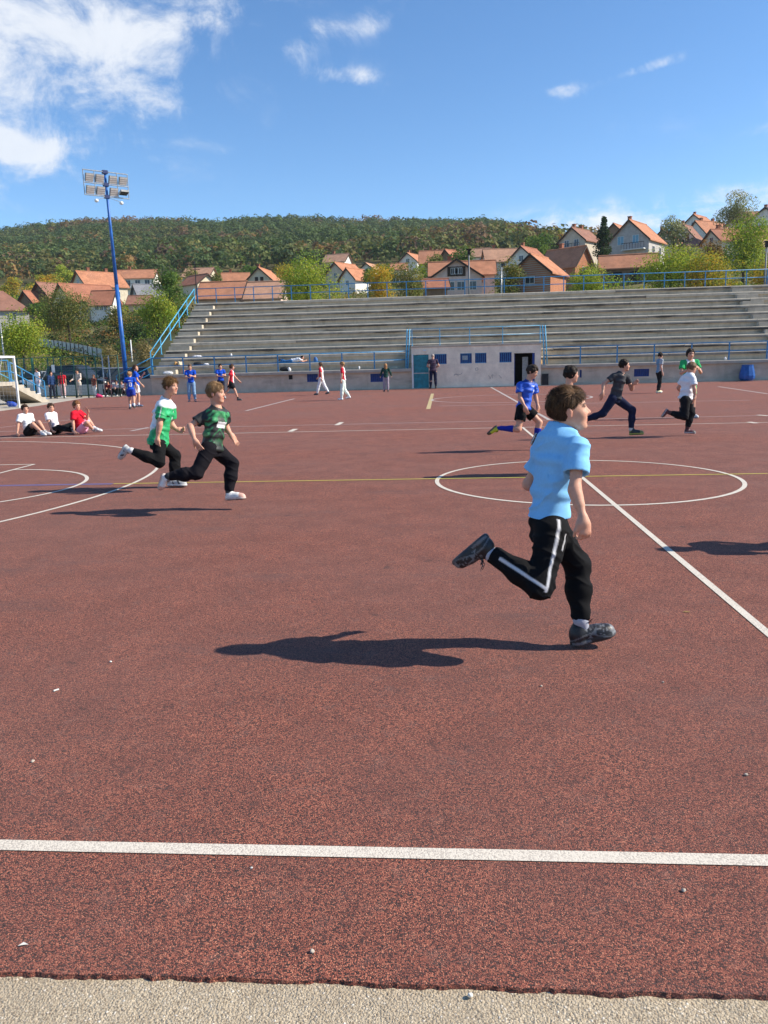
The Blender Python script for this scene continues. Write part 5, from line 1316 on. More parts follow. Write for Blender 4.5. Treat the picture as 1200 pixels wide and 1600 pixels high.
def build_undergrowth():
    """shrubs and weeds on the bank and along the back of the stand"""
    rg = np.random.default_rng(5); C = []; N = []; K = []; Sz = []
    def patch(u0, u1, Y0, Y1, n, hgt, pals, leaf):
        for _ in range(n):
            Y = Y0+(Y1-Y0)*rg.random(); u = u0+(u1-u0)*rg.random(); x = pp(u, 500, Y)[0]; z = float(terr(x, Y)); k = Y/CAM_F
            m = 70; r = hgt*(.5+.7*rg.random()); v = rg.normal(size=(m, 3)); v /= np.linalg.norm(v, axis=1)[:, None]; v[:, 2] = np.abs(v[:, 2])
            C.append(v*r*(.5+.5*rg.random((m, 1)))*(1.2, 1.2, .9)+(x, Y, z-.1)); nn = v+rg.normal(size=(m, 3))*.6; N.append(nn/np.linalg.norm(nn, axis=1)[:, None])
            p = np.array(PAL[pals[rg.integers(len(pals))]]); K.append(p[rg.integers(len(p), size=m)]*(.6+.7*rg.random((m, 1)))); Sz.append(np.full(m, leaf*k)*(.7+.6*rg.random(m)))
    patch(70, 300, 72, 112, 210, 1.5, ['olive', 'dark', 'green', 'rust', 'dark'], 3.2); patch(-80, 120, 60, 100, 90, 1.2, ['lime', 'olive', 'green'], 3.2)
    patch(300, 1260, 56, 100, 260, 1.0, ['lime', 'olive', 'green', 'yellow'], 3.); patch(-100, 300, 112, 250, 300, 1.8, ['olive', 'yellow', 'green', 'lime'], 3.2)
    patch(300, 900, 100, 270, 420, 1.7, ['olive', 'green', 'dry', 'yellow'], 3.); patch(880, 1300, 100, 260, 420, 1.9, ['olive', 'green', 'lime', 'silver', 'dark'], 3.)
    V, F, c = leaf_quads(np.concatenate(C), np.concatenate(N), np.concatenate(Sz), np.concatenate(K), rg)
    o = link('undergrowth', mesh_np('undergrowth', V, F, False, {'Col': c}), M_LEAF); setp(o, 'mixed shrubs and weeds on the slopes around the houses', 'shrubs', None, 'stuff')
def build_forest():
    rg = np.random.default_rng(8); n = 15000
    Y = 255+(700-255)*rg.random(n*2)**.9; s = SS[0]*.72+(SS[-1]*.62-SS[0]*.72)*rg.random(n*2); x = Y*s
    keep = (rg.random(n*2) < Y/700) & ~((s > SS[COLS.index(900)]+.02) & (Y < 420)); Y, x = Y[keep][:n], x[keep][:n]; n = len(Y); z = terr(x, Y)
    pn = fbm(np.stack([x/100, Y/70, 0*x], 1), 12, 3); pn2 = fbm(np.stack([x/28, Y/28, 0*x], 1), 15, 2)
    P = np.array([(.075, .115, .034), (.06, .098, .036), (.115, .135, .040), (.15, .145, .044), (.17, .10, .052), (.21, .125, .045), (.15, .095, .06)])
    C = []; N = []; K = []; S_ = []
    per = 50
    for i in range(n):
        q = (pn[i]-.5)*4.2+(pn2[i]-.5)*1.6+rg.normal(0, .34)-.30
        ci = 0 if q < -.2 else 1 if q < .0 else 2 if q < .32 else 3 if q < .55 else 4 + int(rg.integers(3)) if q < 1.1 else 5
        col = P[ci]*(.75+.5*rg.random()); r = 1.9+1.6*rg.random()**2+.6*(Y[i] < 330); h = r*(1.5+.5*rg.random())
        v = rg.normal(size=(per, 3)); v /= np.linalg.norm(v, axis=1)[:, None]; v[:, 2] = np.where(v[:, 2] < -.35, -v[:, 2], v[:, 2]); v[:, 1] = np.where(rg.random(per) < .5, -np.abs(v[:, 1]), v[:, 1])
        lob = 1+.22*np.sin(v[:, 0]*5+i)+.2*np.sin(v[:, 2]*6+i*1.7)
        C.append(v*lob[:, None]*(r, r, h*.55)+(x[i], Y[i], z[i]+h*.62)); nn = v+rg.normal(size=(per, 3))*.3+(0, 0, .2); N.append(nn/np.linalg.norm(nn, axis=1)[:, None]); K.append(col*(.7+.6*rg.random((per, 1)))); S_.append(np.full(per, r*.42)*(.65+.6*rg.random(per)))
    V, F, c = leaf_quads(np.concatenate(C), np.concatenate(N), np.concatenate(S_), np.concatenate(K), rg, .8, .35)
    o = link('forest', mesh_np('forest', V, F, False, {'Col': c}), M_FOREST); setp(o, 'mixed autumn forest covering the long hill behind the town', 'forest', None, 'stuff')
# ---- houses
def tiles(name, col):
    t = NT(name); p = t.coord('Object'); w = t.n('ShaderNodeTexWave', wave_type='BANDS', bands_direction='X'); t.put(w.inputs['Vector'], p); w.inputs['Scale'].default_value = 3.6; w.inputs['Distortion'].default_value = .6
    f = t.noise(p, .9, 5, .65); g = t.noise(p, 6., 4, .7)
    c = t.mix(t.mr(f, .3, .7), tuple(x*.68 for x in col), tuple(min(1, x*1.18) for x in col)); c = t.mix(t.mr(g, .45, .75, 0, .5), c, tuple(x*.5+.015 for x in col)); c = t.mix(t.mr(t.noise(p, .35, 3, .5), .45, .65, 0, .5), c, tuple(x*.75+.03 for x in col)); c = t.mix(t.math('MULTIPLY', w.outputs['Fac'], .15), c, tuple(x*.5 for x in col))
    t.bump(w.outputs['Fac'], .5, .05); return t.fin(c, .85, 0, .25)
def brickwall(name, col, mortar):
    t = NT(name); p = t.coord('Object'); m = t.n('ShaderNodeMapping'); m.inputs['Rotation'].default_value = (R_(90), 0, 0); t.put(m.inputs[0], p)
    b = t.n('ShaderNodeTexBrick'); t.put(b.inputs['Vector'], m.outputs[0]); b.inputs['Scale'].default_value = 2.2; b.inputs['Color1'].default_value = (*col, 1); b.inputs['Color2'].default_value = (*[x*.75 for x in col], 1); b.inputs['Mortar'].default_value = (*mortar, 1); b.inputs['Mortar Size'].default_value = .012
    c = t.mix(t.mr(t.noise(p, .8, 5, .6), .35, .7, 0, .4), b.outputs[0], tuple(x*.6 for x in col)); return t.fin(c, .9, 0, .2)
ROOF = {'orange': tiles('orange_roof_tiles', (.53, .23, .125)), 'red': tiles('red_roof_tiles', (.42, .17, .10)), 'brown': tiles('brown_roof_tiles', (.33, .16, .11)), 'grey': tiles('grey_roof_sheet', (.24, .24, .26)), 'pale': tiles('pale_orange_tiles', (.55, .30, .19)), 'dark': tiles('dark_roof_sheet', (.07, .06, .065))}
WALL = {'white': concrete('white_render', (.76, .73, .66), .25, (.35, .33, .30)), 'cream': concrete('cream_render', (.66, .57, .43), .25, (.3, .26, .2)), 'grey': concrete('grey_render', (.48, .45, .42), .25, (.22, .21, .2)), 'pink': concrete('pink_render', (.68, .50, .42), .25, (.4, .28, .24)),
        'brick': brickwall('orange_brick', (.46, .18, .09), (.35, .30, .25)), 'brown': concrete('brown_render', (.26, .17, .11), .3, (.14, .09, .06)), 'timber': concrete('timber_cladding', (.20, .13, .085), .4, (.09, .06, .04)), 'beige': concrete('beige_render', (.58, .50, .39), .3, (.28, .23, .18))}
M_WIN = paint('window_glass', (.035, .045, .055), .1, .1, 3, 0., .6); M_FRM = paint('window_frame', (.68, .68, .66), .5, .1); M_SOF = paint('dark_soffit', (.045, .03, .022), .8, .3); M_CHB = paint('chimney_brick', (.30, .11, .06), .85, .35, 14); M_LBW = paint('light_blue_shutter', (.20, .42, .55), .5, .2)
def house(label, u, vb, Y, L, D, he, rise, yaw, wall, roof, wins=(), chim=1, hip=False, over=.35, gwall=None, balcony=None, small=False, base=None):
    """u, vb: image position of the middle of the front foot; ridge runs along local x; wins: (face, along, z, w, h, kind)"""
    b = pp(u, vb, Y); yaw = R_(yaw); t = empty('house', b, yaw, label, 'house', 'houses of the town on the slope')
    x, y = L/2, D/2; f = 4.
    m = MB(); m.box((-x, -y, -f), (x, y, he)); m.build('wall', WALL[wall], t)
    if hip:
        h = rise; o = over; e = .12; rx = max(.3, x-y*.95)
        V = [(-x-o, -y-o, he-.08), (x+o, -y-o, he-.08), (x+o, y+o, he-.08), (-x-o, y+o, he-.08), (-rx, 0, he+h), (rx, 0, he+h)]
        m = MB(); m.v = V+[(v[0], v[1], v[2]-e) for v in V[:4]]; m.f = [(0, 1, 5, 4), (1, 2, 5), (2, 3, 4, 5), (3, 0, 4), (6, 7, 1, 0), (7, 8, 2, 1), (8, 9, 3, 2), (9, 6, 0, 3), (9, 8, 7, 6)]; m.m = [0]*9; rf = m.build('roof', ROOF[roof], t)
    else:
        for sx in (-1, 1):
            m = MB(); m.prism([(-y, he), (y, he), (0, he+rise)], 0, sx*x-(.12 if sx > 0 else 0), sx*x+(0 if sx > 0 else .12)); m.build('gable', WALL[gwall or wall], t)
        sl = rise/y; o = over; rf = None; e = .16
        for sy in (-1, 1):
            m = MB(); m.prism([(0, he+rise+e), (sy*(y+o), he-o*sl+e), (sy*(y+o), he-o*sl), (0, he+rise)], 0, -x-o, x+o); rf = m.build('roof', ROOF[roof], t)
        m = MB(); m.bar((-x-o, 0, he+rise+e), (x+o, 0, he+rise+e), .11, n=6); m.build('ridge', ROOF[roof], rf)
        for sx in (-1, 1):
            m = MB()
            for sy in (-1, 1): m.prism([(0, he+rise+e+.03), (sy*(y+o+.02), he-o*sl+e+.03), (sy*(y+o+.02), he-o*sl-.08), (0, he+rise-.10)], 0, sx*(x+o)+(.005 if sx > 0 else -.05), sx*(x+o)+(.05 if sx > 0 else -.005))
            m.build('barge_board', M_SOF, rf)
    for k in range(chim):
        cx = (-.25+.55*k)*L*.8; m = MB(); cy = D*.12; m.box((cx-.25, cy-.25, he+rise*.5), (cx+.25, cy+.25, he+rise+.85)); m.box((cx-.3, cy-.3, he+rise+.85), (cx+.3, cy+.3, he+rise+.95)); m.build('chimney', M_CHB, rf)
    for face, al, z, w, h, kind in wins:
        m = MB(); fr = MB(); g = .05
        if face in 'fb':
            s = -1 if face == 'f' else 1; yy = s*y
            m.box((al-w/2, min(yy, yy+s*.03), z), (al+w/2, max(yy, yy+s*.03), z+h))
            for a, b_, c, d in ((al-w/2-g, al-w/2, z-g, z+h+g), (al+w/2, al+w/2+g, z-g, z+h+g), (al-w/2, al+w/2, z-g, z), (al-w/2, al+w/2, z+h, z+h+g), (al-.02, al+.02, z, z+h)): fr.box((a, min(yy, yy+s*.06), c), (b_, max(yy, yy+s*.06), d))
        else:
            s = -1 if face == 'l' else 1; xx = s*x
            m.box((min(xx, xx+s*.03), al-w/2, z), (max(xx, xx+s*.03), al+w/2, z+h))
            for a, b_, c, d in ((al-w/2-g, al-w/2, z-g, z+h+g), (al+w/2, al+w/2+g, z-g, z+h+g), (al-w/2, al+w/2, z-g, z), (al-w/2, al+w/2, z+h, z+h+g), (al-.02, al+.02, z, z+h)): fr.box((min(xx, xx+s*.06), a, c), (max(xx, xx+s*.06), b_, d))
        wn = m.build('window', {'w': M_WIN, 'b': M_LBW, 'd': M_SOF}[kind], t); fr.build('frame', M_FRM if kind != 'd' else M_SOF, wn)
    if balcony:
        face, a0, a1, z = balcony; m = MB(); r = MB()
        if face == 'l':
            m.box((-x-1.1, a0, z-.15), (-x, a1, z)); r.bar((-x-1.05, a0, z+.9), (-x-1.05, a1, z+.9), .04)
            for q in range(9): yy = a0+(a1-a0)*q/8; r.bar((-x-1.05, yy, z), (-x-1.05, yy, z+.9), .03)
        else:
            m.box((a0, -y-1.1, z-.15), (a1, -y, z)); r.bar((a0, -y-1.05, z+.9), (a1, -y-1.05, z+.9), .04)
            for q in range(9): xx = a0+(a1-a0)*q/8; r.bar((xx, -y-1.05, z), (xx, -y-1.05, z+.9), .03)
        bl = m.build('balcony', M_FRM, t); r.build('balcony_rail', M_SOF, bl)
    return t
def build_houses():
    G = lambda face, zs, als, w=.9, h=1.1, k='w': [(face, a, z, w, h, k) for z in zs for a in als]
    house('low house with brown red hipped roof at the left edge', 2, 506, 108, 7., 6, 1.7, 2.7, 30, 'grey', 'brown', G('f', [.4], [-1.5, 1.5], .8, .9), 0, True)
    house('small dark gabled shed at the left, behind the green tree', 62, 500, 122, 4., 3.6, 2.6, 1.5, 60, 'brown', 'red', G('l', [.9], [0], .7, .8), 0)
    house('dark gabled barn left of the long red roof', 88, 500, 124, 5., 5.2, 3.2, 2.2, 60, 'timber', 'brown', (), 0)
    house('long red roof partly hidden by the olive tree', 138, 508, 120, 7.5, 6.5, 3.2, 2.6, 50, 'cream', 'red', G('f', [1.2], [-2, 1.5]), 0)
    house('cream gabled house with bright orange roof left of the mast', 158, 478, 150, 8., 6.5, 3.4, 2.6, 48, 'cream', 'orange', G('l', [1.2, 3.4], [0], .9, 1.2)+G('f', [1.4], [-2, 0, 2], .8, 1.), 2)
    house('narrow white annex with red roof and three small windows behind the mast', 167, 512, 116, 2.9, 4, 3.2, 1.9, 4, 'white', 'red', G('f', [2.4], [-.5, .15, .8], .45, .5), 0)
    house('white two storey house with orange roof right of the mast', 217, 466, 172, 8.2, 7, 3.8, 1.9, 8, 'white', 'orange', G('f', [2.3], [-1.2, .8, 2.8], 1., 1.1)+G('f', [.3], [-2.4, 1], 1.2, 1.2), 1, balcony=('f', -3.6, .4, 1.8))
    house('grey metal roofed house below the white two storey house', 233, 480, 140, 4.5, 4.5, 1.8, 1.9, 35, 'grey', 'grey', (), 0)
    house('low brown roofed shed below the grey metal roof', 222, 492, 126, 3.2, 3.5, 1.6, 1.2, 8, 'beige', 'brown', (), 0)
    house('distant orange roof behind the upper left corner of the stand', 314, 446, 190, 6.5, 6, 1.8, 2., -5, 'cream', 'pale', (), 0)
    house('red roofed house with cream gable behind the upper left stand railing', 312, 462, 150, 5, 4.6, 1.9, 1.7, -35, 'cream', 'red', (), 0)
    house('orange roofed house between the left roofs and the cream gable', 370, 460, 170, 5.4, 5, 2.2, 2., 12, 'cream', 'orange', (), 1)
    house('long orange roof just behind the left end of the top railing', 352, 480, 100, 5.2, 5.5, .9, 2., 0, 'pink', 'orange', (), 0)
    house('second long orange roof just behind the top railing, right of the dark gap', 418, 480, 100, 4.5, 5.5, .9, 2., 0, 'pink', 'pale', (), 0)
    house('cream gable house with twin attic windows behind the orange roofs', 416, 464, 150, 7., 6.2, 2.0, 2.8, 84, 'cream', 'orange', G('l', [2.3], [-.5, .5], .5, .9, 'd'), 1)
    house('cream gabled house with orange roof right of the yellow green tree', 540, 446, 172, 6.5, 5, 2.1, 2.2, 58, 'beige', 'orange', G('l', [1.3], [0], .8, 1.), 0)
    house('white gabled cottage with orange roof behind the stand', 556, 456, 138, 4.2, 3.4, 1.9, 1.7, 56, 'white', 'orange', G('l', [1.], [0], .6, .7), 0)
    house('small white gable behind the bright yellow tree', 580, 440, 195, 5, 4.4, 2.2, 1.7, 70, 'white', 'pale', (), 0)
    house('distant orange roof between the yellow and olive trees', 624, 432, 190, 3.4, 4, 1.4, 1.4, 0, 'cream', 'orange', (), 0)
    house('double orange roofed house above the pink gabled house', 684, 426, 165, 6.8, 5.5, 1.6, 2.5, 0, 'cream', 'orange', (), 1)
    house('dark red gable wing of the double orange roofed house', 706, 426, 160, 4.0, 3.4, 2.2, 1.8, 55, 'brown', 'red', (), 0)
    house('wide orange roofed house behind the pink gable', 722, 470, 114, 8.6, 5.6, 3.2, 1.9, 0, 'pink', 'orange', (), 1)
    t = house('pink gabled front with dark timber attic window behind the stand', 713, 468, 108, 5.0, 6.4, 2.6, 2.1, 90, 'pink', 'orange', G('l', [2.75], [0], 2.2, 1.1, 'd')+G('l', [3.0], [-.5, 0, .5], .36, .7, 'w')+G('l', [1.0], [-2, -.6, .8], 1., 1.0), 0)
    house('orange roofed house above the white pole', 782, 424, 160, 6.2, 5.5, 1.6, 2.4, 6, 'white', 'pale', G('f', [.5], [-1.8, 0, 1.8], .7, .8), 1)
    house('near brick house with pale gable edge behind the right half of the stand', 842, 466, 95, 5., 4.6, 2.6, 1.9, 62, 'brick', 'orange', G('l', [1.5], [.1], 1., .7), 0)
    house('brick house with sunlit gable facing right, left of the dark bush', 884, 446, 118, 5.8, 4.4, 2.4, 2.5, -42, 'brick', 'orange', G('r', [1.4], [0], .7, .8)+G('f', [.9], [-1, 1], .7, .9), 1)
    house('dark gabled house with balcony left of the conifer', 906, 414, 150, 6., 5.2, 3.8, 2.2, 52, 'beige', 'brown', G('l', [.7, 2.9], [-.9, 1.], .8, 1.1), 2, balcony=('l', -2., 2., 2.4))
    house('brown gabled house behind the conifer', 966, 396, 172, 6., 4.6, 3.2, 2.2, 58, 'brown', 'orange', (), 0)
    house('large grey gabled house with light blue windows right of the conifer', 994, 424, 135, 7., 6.4, 4.4, 3., 56, 'grey', 'orange', G('l', [3.9], [-1.1, 1.3], .95, 1.2, 'b')+G('f', [2.2], [-1.5, 1.5], .9, 1.2), 1, balcony=('l', -2.8, .8, 3.0))
    house('low barn with orange roof and timber wall below the grey gabled house', 980, 446, 115, 7.2, 4.6, 2.2, 1.7, -9, 'timber', 'orange', G('f', [.5], [-1.5, .8], 1.1, 1.1, 'd'), 0, gwall='white')
    house('white gable with dark roof edge left of the long upper right roof', 1072, 402, 165, 5., 4.6, 3.2, 2.6, 55, 'white', 'brown', G('l', [2.4], [0], .8, 1.), 1)
    house('dark red hipped roof below the white gable at upper right', 1082, 404, 150, 4.6, 4., 2.0, 1.5, 10, 'grey', 'brown', (), 1, True)
    house('house with wide orange tiled roof at upper right', 1106, 390, 182, 7.4, 6.5, 2.6, 3., 28, 'white', 'orange', G('f', [.8], [-1.5, 1.2], .9, 1.1), 2)
    house('long low house with pale red roof and chimney at upper right', 1144, 388, 168, 7., 4.6, 1.9, 1.7, 16, 'grey', 'pale', G('f', [.5], [-2, 0, 2], .8, .9), 1)
    house('dark roofed white house with balconies at the right edge', 1204, 392, 165, 7.4, 6.6, 5.2, 2.3, 48, 'white', 'dark', G('l', [.6, 3.2], [-1.6, 1.2], 1., 1.3)+G('f', [.6, 3.2], [-2, 1], 1., 1.3), 1, balcony=('l', -2.6, 2.4, 2.8))
    house('distant red roof behind the birch at upper right', 1170, 362, 205, 8., 6, 2., 2.4, 10, 'cream', 'red', (), 0)
    house('pale roofed house at the right edge below the dark roof', 1200, 414, 130, 4.5, 4, 2.4, 1.3, 10, 'white', 'pale', G('f', [.8], [-1, .8], .7, .9), 0)
    house('small red roofed kiosk in front of the pink gabled front', 680, 470, 92, 2.4, 2.4, 1.4, .8, 8, 'brown', 'red', (), 0)
    rg = random.Random(21)
    for k, (u, v, Y, L, D, he, ri, yaw, wl, rf, lab) in enumerate((
        (528, 424, 215, 6, 5, 2.2, 2., -15, 'white', 'pale', 'pale roofed house at the forest foot right of the yellow green bushy tree'),
        (646, 424, 205, 6, 5, 2., 2., 65, 'white', 'orange', 'white gabled house left of the double orange roofed house'),
        (742, 416, 205, 7, 5, 2., 2., -8, 'cream', 'pale', 'low pale orange roof at the forest foot above the lamp post'),
        (826, 428, 150, 6, 5, 2.2, 2.2, 58, 'white', 'red', 'white gabled house with red roof behind the near brick house'),
        (1040, 404, 160, 5.4, 5, 2.6, 2.2, 60, 'cream', 'orange', 'cream gabled house right behind the grey gabled house'),
        (1092, 372, 205, 7, 5.6, 2.6, 2.4, 50, 'white', 'orange', 'uppermost white gabled house against the sky at upper right'),
        (1132, 404, 140, 5.4, 4.6, 2.6, 1.8, 20, 'cream', 'red', 'cream house with red roof behind the tall lime green tree'),
        (1178, 404, 140, 5.4, 4.6, 3., 1.8, -30, 'white', 'orange', 'white house with orange roof right of the tall lime green tree'))):
        house(lab, u, v, Y, L, D, he, ri, yaw, wl, rf, G('f', [he*.3], [-L*.25, L*.25], .8, .9)+G('l', [he*.9], [0], .8, .9), 1)
def build_road_wall():
    Y = 82; pts = [pp(u, v, Y+dy) for u, v, dy in ((60, 541, 6), (92, 545, 3), (124, 551, 0), (160, 559, -4))]; p0 = Vector(pts[0])
    t = empty('road_barrier', p0, 0, 'grey sloping panel fence along the road on the left bank', 'barrier'); Mg = paint('grey_panels', (.66, .61, .53), .7, .3, 4)
    for a, b in zip(pts, pts[1:]):
        a, b = Vector(a)-p0, Vector(b)-p0; n = 5
        for k in range(n):
            q0, q1 = a.lerp(b, k/n), a.lerp(b, (k+.94)/n); m = MB()
            m.poly([q0, q1, q1+Vector((0, 0, .85)), q0+Vector((0, 0, .85))]); m.poly([q0+Vector((.0, .05, 0)), q0+Vector((0, .05, .85)), q1+Vector((0, .05, .85)), q1+Vector((0, .05, 0))]); m.poly([q0+Vector((0, 0, .85)), q1+Vector((0, 0, .85)), q1+Vector((0, .05, .85)), q0+Vector((0, .05, .85))]); m.build('panel', Mg, t)
            m = MB(); m.bar(q0+Vector((0, -.03, -.6)), q0+Vector((0, -.03, .95)), .04); m.build('post', M_DARK, t)
build_terrain(); build_forest(); build_houses(); build_trees(); build_undergrowth(); build_road_wall()
# ------------------------------------------------------------------ the near runner
def stripe_trousers(J, side, base, stripe, H, w=.012):
    A, K, N = J['hip_'+side], J['kn_'+side], J['an_'+side]; base = np.array(base, float); stripe = np.array(stripe, float)
    return A, K, N, base, stripe
def runner_main():
    H = 1.40; Y0 = 3.97
    pk = dict(pel=(857, 818, 0), neck=(873, 671, .1), head=(889, 642, .0), sh_r=(903, 700, -.9), sh_l=(850, 706, .9), el_r=(898, 766, -.5), wr_r=(911, 808, -.2), hand_r=(915, 834, 0),
              el_l=(826, 757, .35), wr_l=(858, 752, .5), hand_l=(874, 740, .3), hip_r=(862, 832, -.9), hip_l=(868, 834, .9), kn_r=(844, 916, -.35), an_r=(768, 866, .1), heel_r=(758, 832, .02), toe_r=(705, 877, .04),
              kn_l=(903, 884, .25), an_l=(907, 969, -.1), heel_l=(893, 1010, .0), toe_l=(962, 991, .02))
    J = from_picks(H, Y0, pk)
    J['heel_l'][2] = max(J['heel_l'][2], .004)
    seat_check(J, 'main')
    hf = _n(np.array((.985, .0, .15)))
    s = Person('boy in light blue t-shirt and white striped black trousers running nearest to the camera', H, J, (.93, .36, 0), (.74, .67, 0), hf, (-.1, 0, 1), group=None, h=.0055, seed=1, head=.214, build=.85)
    hc = (.040, .019, .009)
    s.body(hands=('relaxed', 'fist'), palms=(None, np.array((-.3, .9, .1))), hairc=hc)
    blue = np.array((.22, .50, .80))
    def cs(P, z, fx, lx, arm):
        col = np.tile(blue, (len(P), 1))
        return col
    s.shirt(cs, off=.013, hem=.07, flare=.011, sleeve=.60, amp=.013, gap=.010, hem_tilt=.10)
    blk = np.array((.007, .007, .008))
    def ct(P):
        col = np.tile(blk, (len(P), 1))
        A, K, N = J['hip_r'], J['kn_r'], J['an_r']
        out = -s.lh
        for a, b, t0, t1 in ((A+s.up_t*.06, K, 0, 1.1), (K, N, -.12, .84)):
            d = b-a; t = (P-a)@d/(d@d); ax = _n(d); o = _n(out-ax*np.dot(out, ax)); f = np.cross(ax, o)
            rel = P-(a+t[:, None]*d); m = (t > t0) & (t < t1) & (rel@o > .01)
            sd_ = rel@f
            if a is K: sd_ = sd_
            a_ = sm(sd_, .0075, .006)*m[:, None]; col = col*(1-a_)+np.array((.55, .55, .57))*a_
        # pocket piping in front of the side stripe
        d = K-A; t = (P-A)@d/(d@d); ax = _n(d); o = _n(out-ax*np.dot(out, ax)); f = np.cross(ax, o); rel = P-(A+t[:, None]*d)
        if np.dot(f, s.fh) < 0: f = -f
        a_ = (sm(rel@f-.030-.02*np.clip(.25-t, 0, 1), .004, .006)[:, 0]*((t > .02) & (t < .34) & (rel@o > .0)))[:, None]; col = col*(1-a_)+np.array((.5, .5, .52))*a_
        return col
    s.trousers(ct, off=.009, top=.2, cut=1.0, amp=.0075, loose=.002, mat=M_CLOTH)
    # second white piping: pocket edge
    s.socks((.35, .36, .42), .22)
    s.shoes((.012, .012, .015), (.02, .02, .022), (.13, .135, .145), 2, lace=(.05, .05, .06))
    s.hair(hc, top=.055, side=.004, amp=.045, hl=-.12, strands=6500, light=(.24, .125, .055), slen=.023, fringe=.04)
    return s
# ------------------------------------------------------------------ the other runners
def runner_green_white():
    pk = dict(pel=(247, 690, 0), neck=(258.5, 624, .0), head=(267, 604, -.02), sh_r=(253, 636, -1), sh_l=(267, 636, 1), el_r=(249.5, 664, -.3), wr_r=(246, 684, .1), hand_r=(247, 697, 0),
              el_l=(268, 664, .3), wr_l=(276, 671, -.1), hand_l=(284, 671, 0), hip_r=(249, 696, -1), hip_l=(254, 696, 1), kn_r=(249, 722, -.3), an_r=(205, 704, .2), heel_r=(196, 694, .02), toe_r=(184, 716, .02),
              kn_l=(274, 712, .2), an_l=(271, 748, -.1), heel_l=(262, 760, 0), toe_l=(292, 760, -.02))
    Y0 = gp(272, 763)[1]; J = from_picks(1.38, Y0, pk); seat_check(J, 'gw')
    s = Person('curly haired runner in green and white football shirt, behind the boy in dark green', 1.38, J, (.97, .1, 0), (.93, -.35, 0), _n(np.array((.93, -.32, -.02))), h=.0068, seed=2, build=1., head=.196)
    hc = (.13, .062, .022)
    s.body(hands=('fist', 'relaxed'), hairc=hc)
    g1, w1 = np.array((.015, .30, .10)), np.array((.74, .76, .78))
    def cs(P, z, fx, lx, arm):
        col = np.tile(g1, (len(P), 1)); n = fbm(np.stack([fx*2+lx, z*3, lx], 1)*2.2, 5, 2)
        f = np.clip((np.sin(z*30+fx*5+n*9)-.45)*2.2, 0, 1)[:, None]; col = col*(1-f)+np.array((.03, .42, .17))*f
        a = np.clip(((.28+.5*np.clip(z-.75, 0, 1)*4)-fx)*6+.5, 0, 1)*np.clip((z-.14-.12*np.clip(fx+1, 0, 1))*20, 0, 1)*(arm < .02); a = np.maximum(a, np.clip((z-.80)*20, 0, 1)*(arm < .02))
        col = col*(1-a[:, None])+w1*a[:, None]
        s_ = (arm > .02); col[s_] = g1*1.1; st = s_ & (np.abs(np.sin(lx*2.2+fx*2.5)) < .16); col[st] = w1*.75
        return col
    s.shirt(cs, off=.016, hem=-.10, flare=.012, sleeve=.66, amp=.009, gap=.010, mat=M_SHINY)
    s.trousers(solid((.008, .008, .009)), off=.010, top=.1, cut=.95, amp=.006, loose=.008)
    s.socks((.6, .6, .6), .2)
    s.shoes((.36, .36, .36), (.52, .52, .50), (.03, .03, .035), 0, lace=(.6, .6, .6))
    s.hair(hc, top=.07, side=.045, amp=.05, curl=.45, strands=3200, light=(.42, .25, .11), slen=.03, hl=-.04)
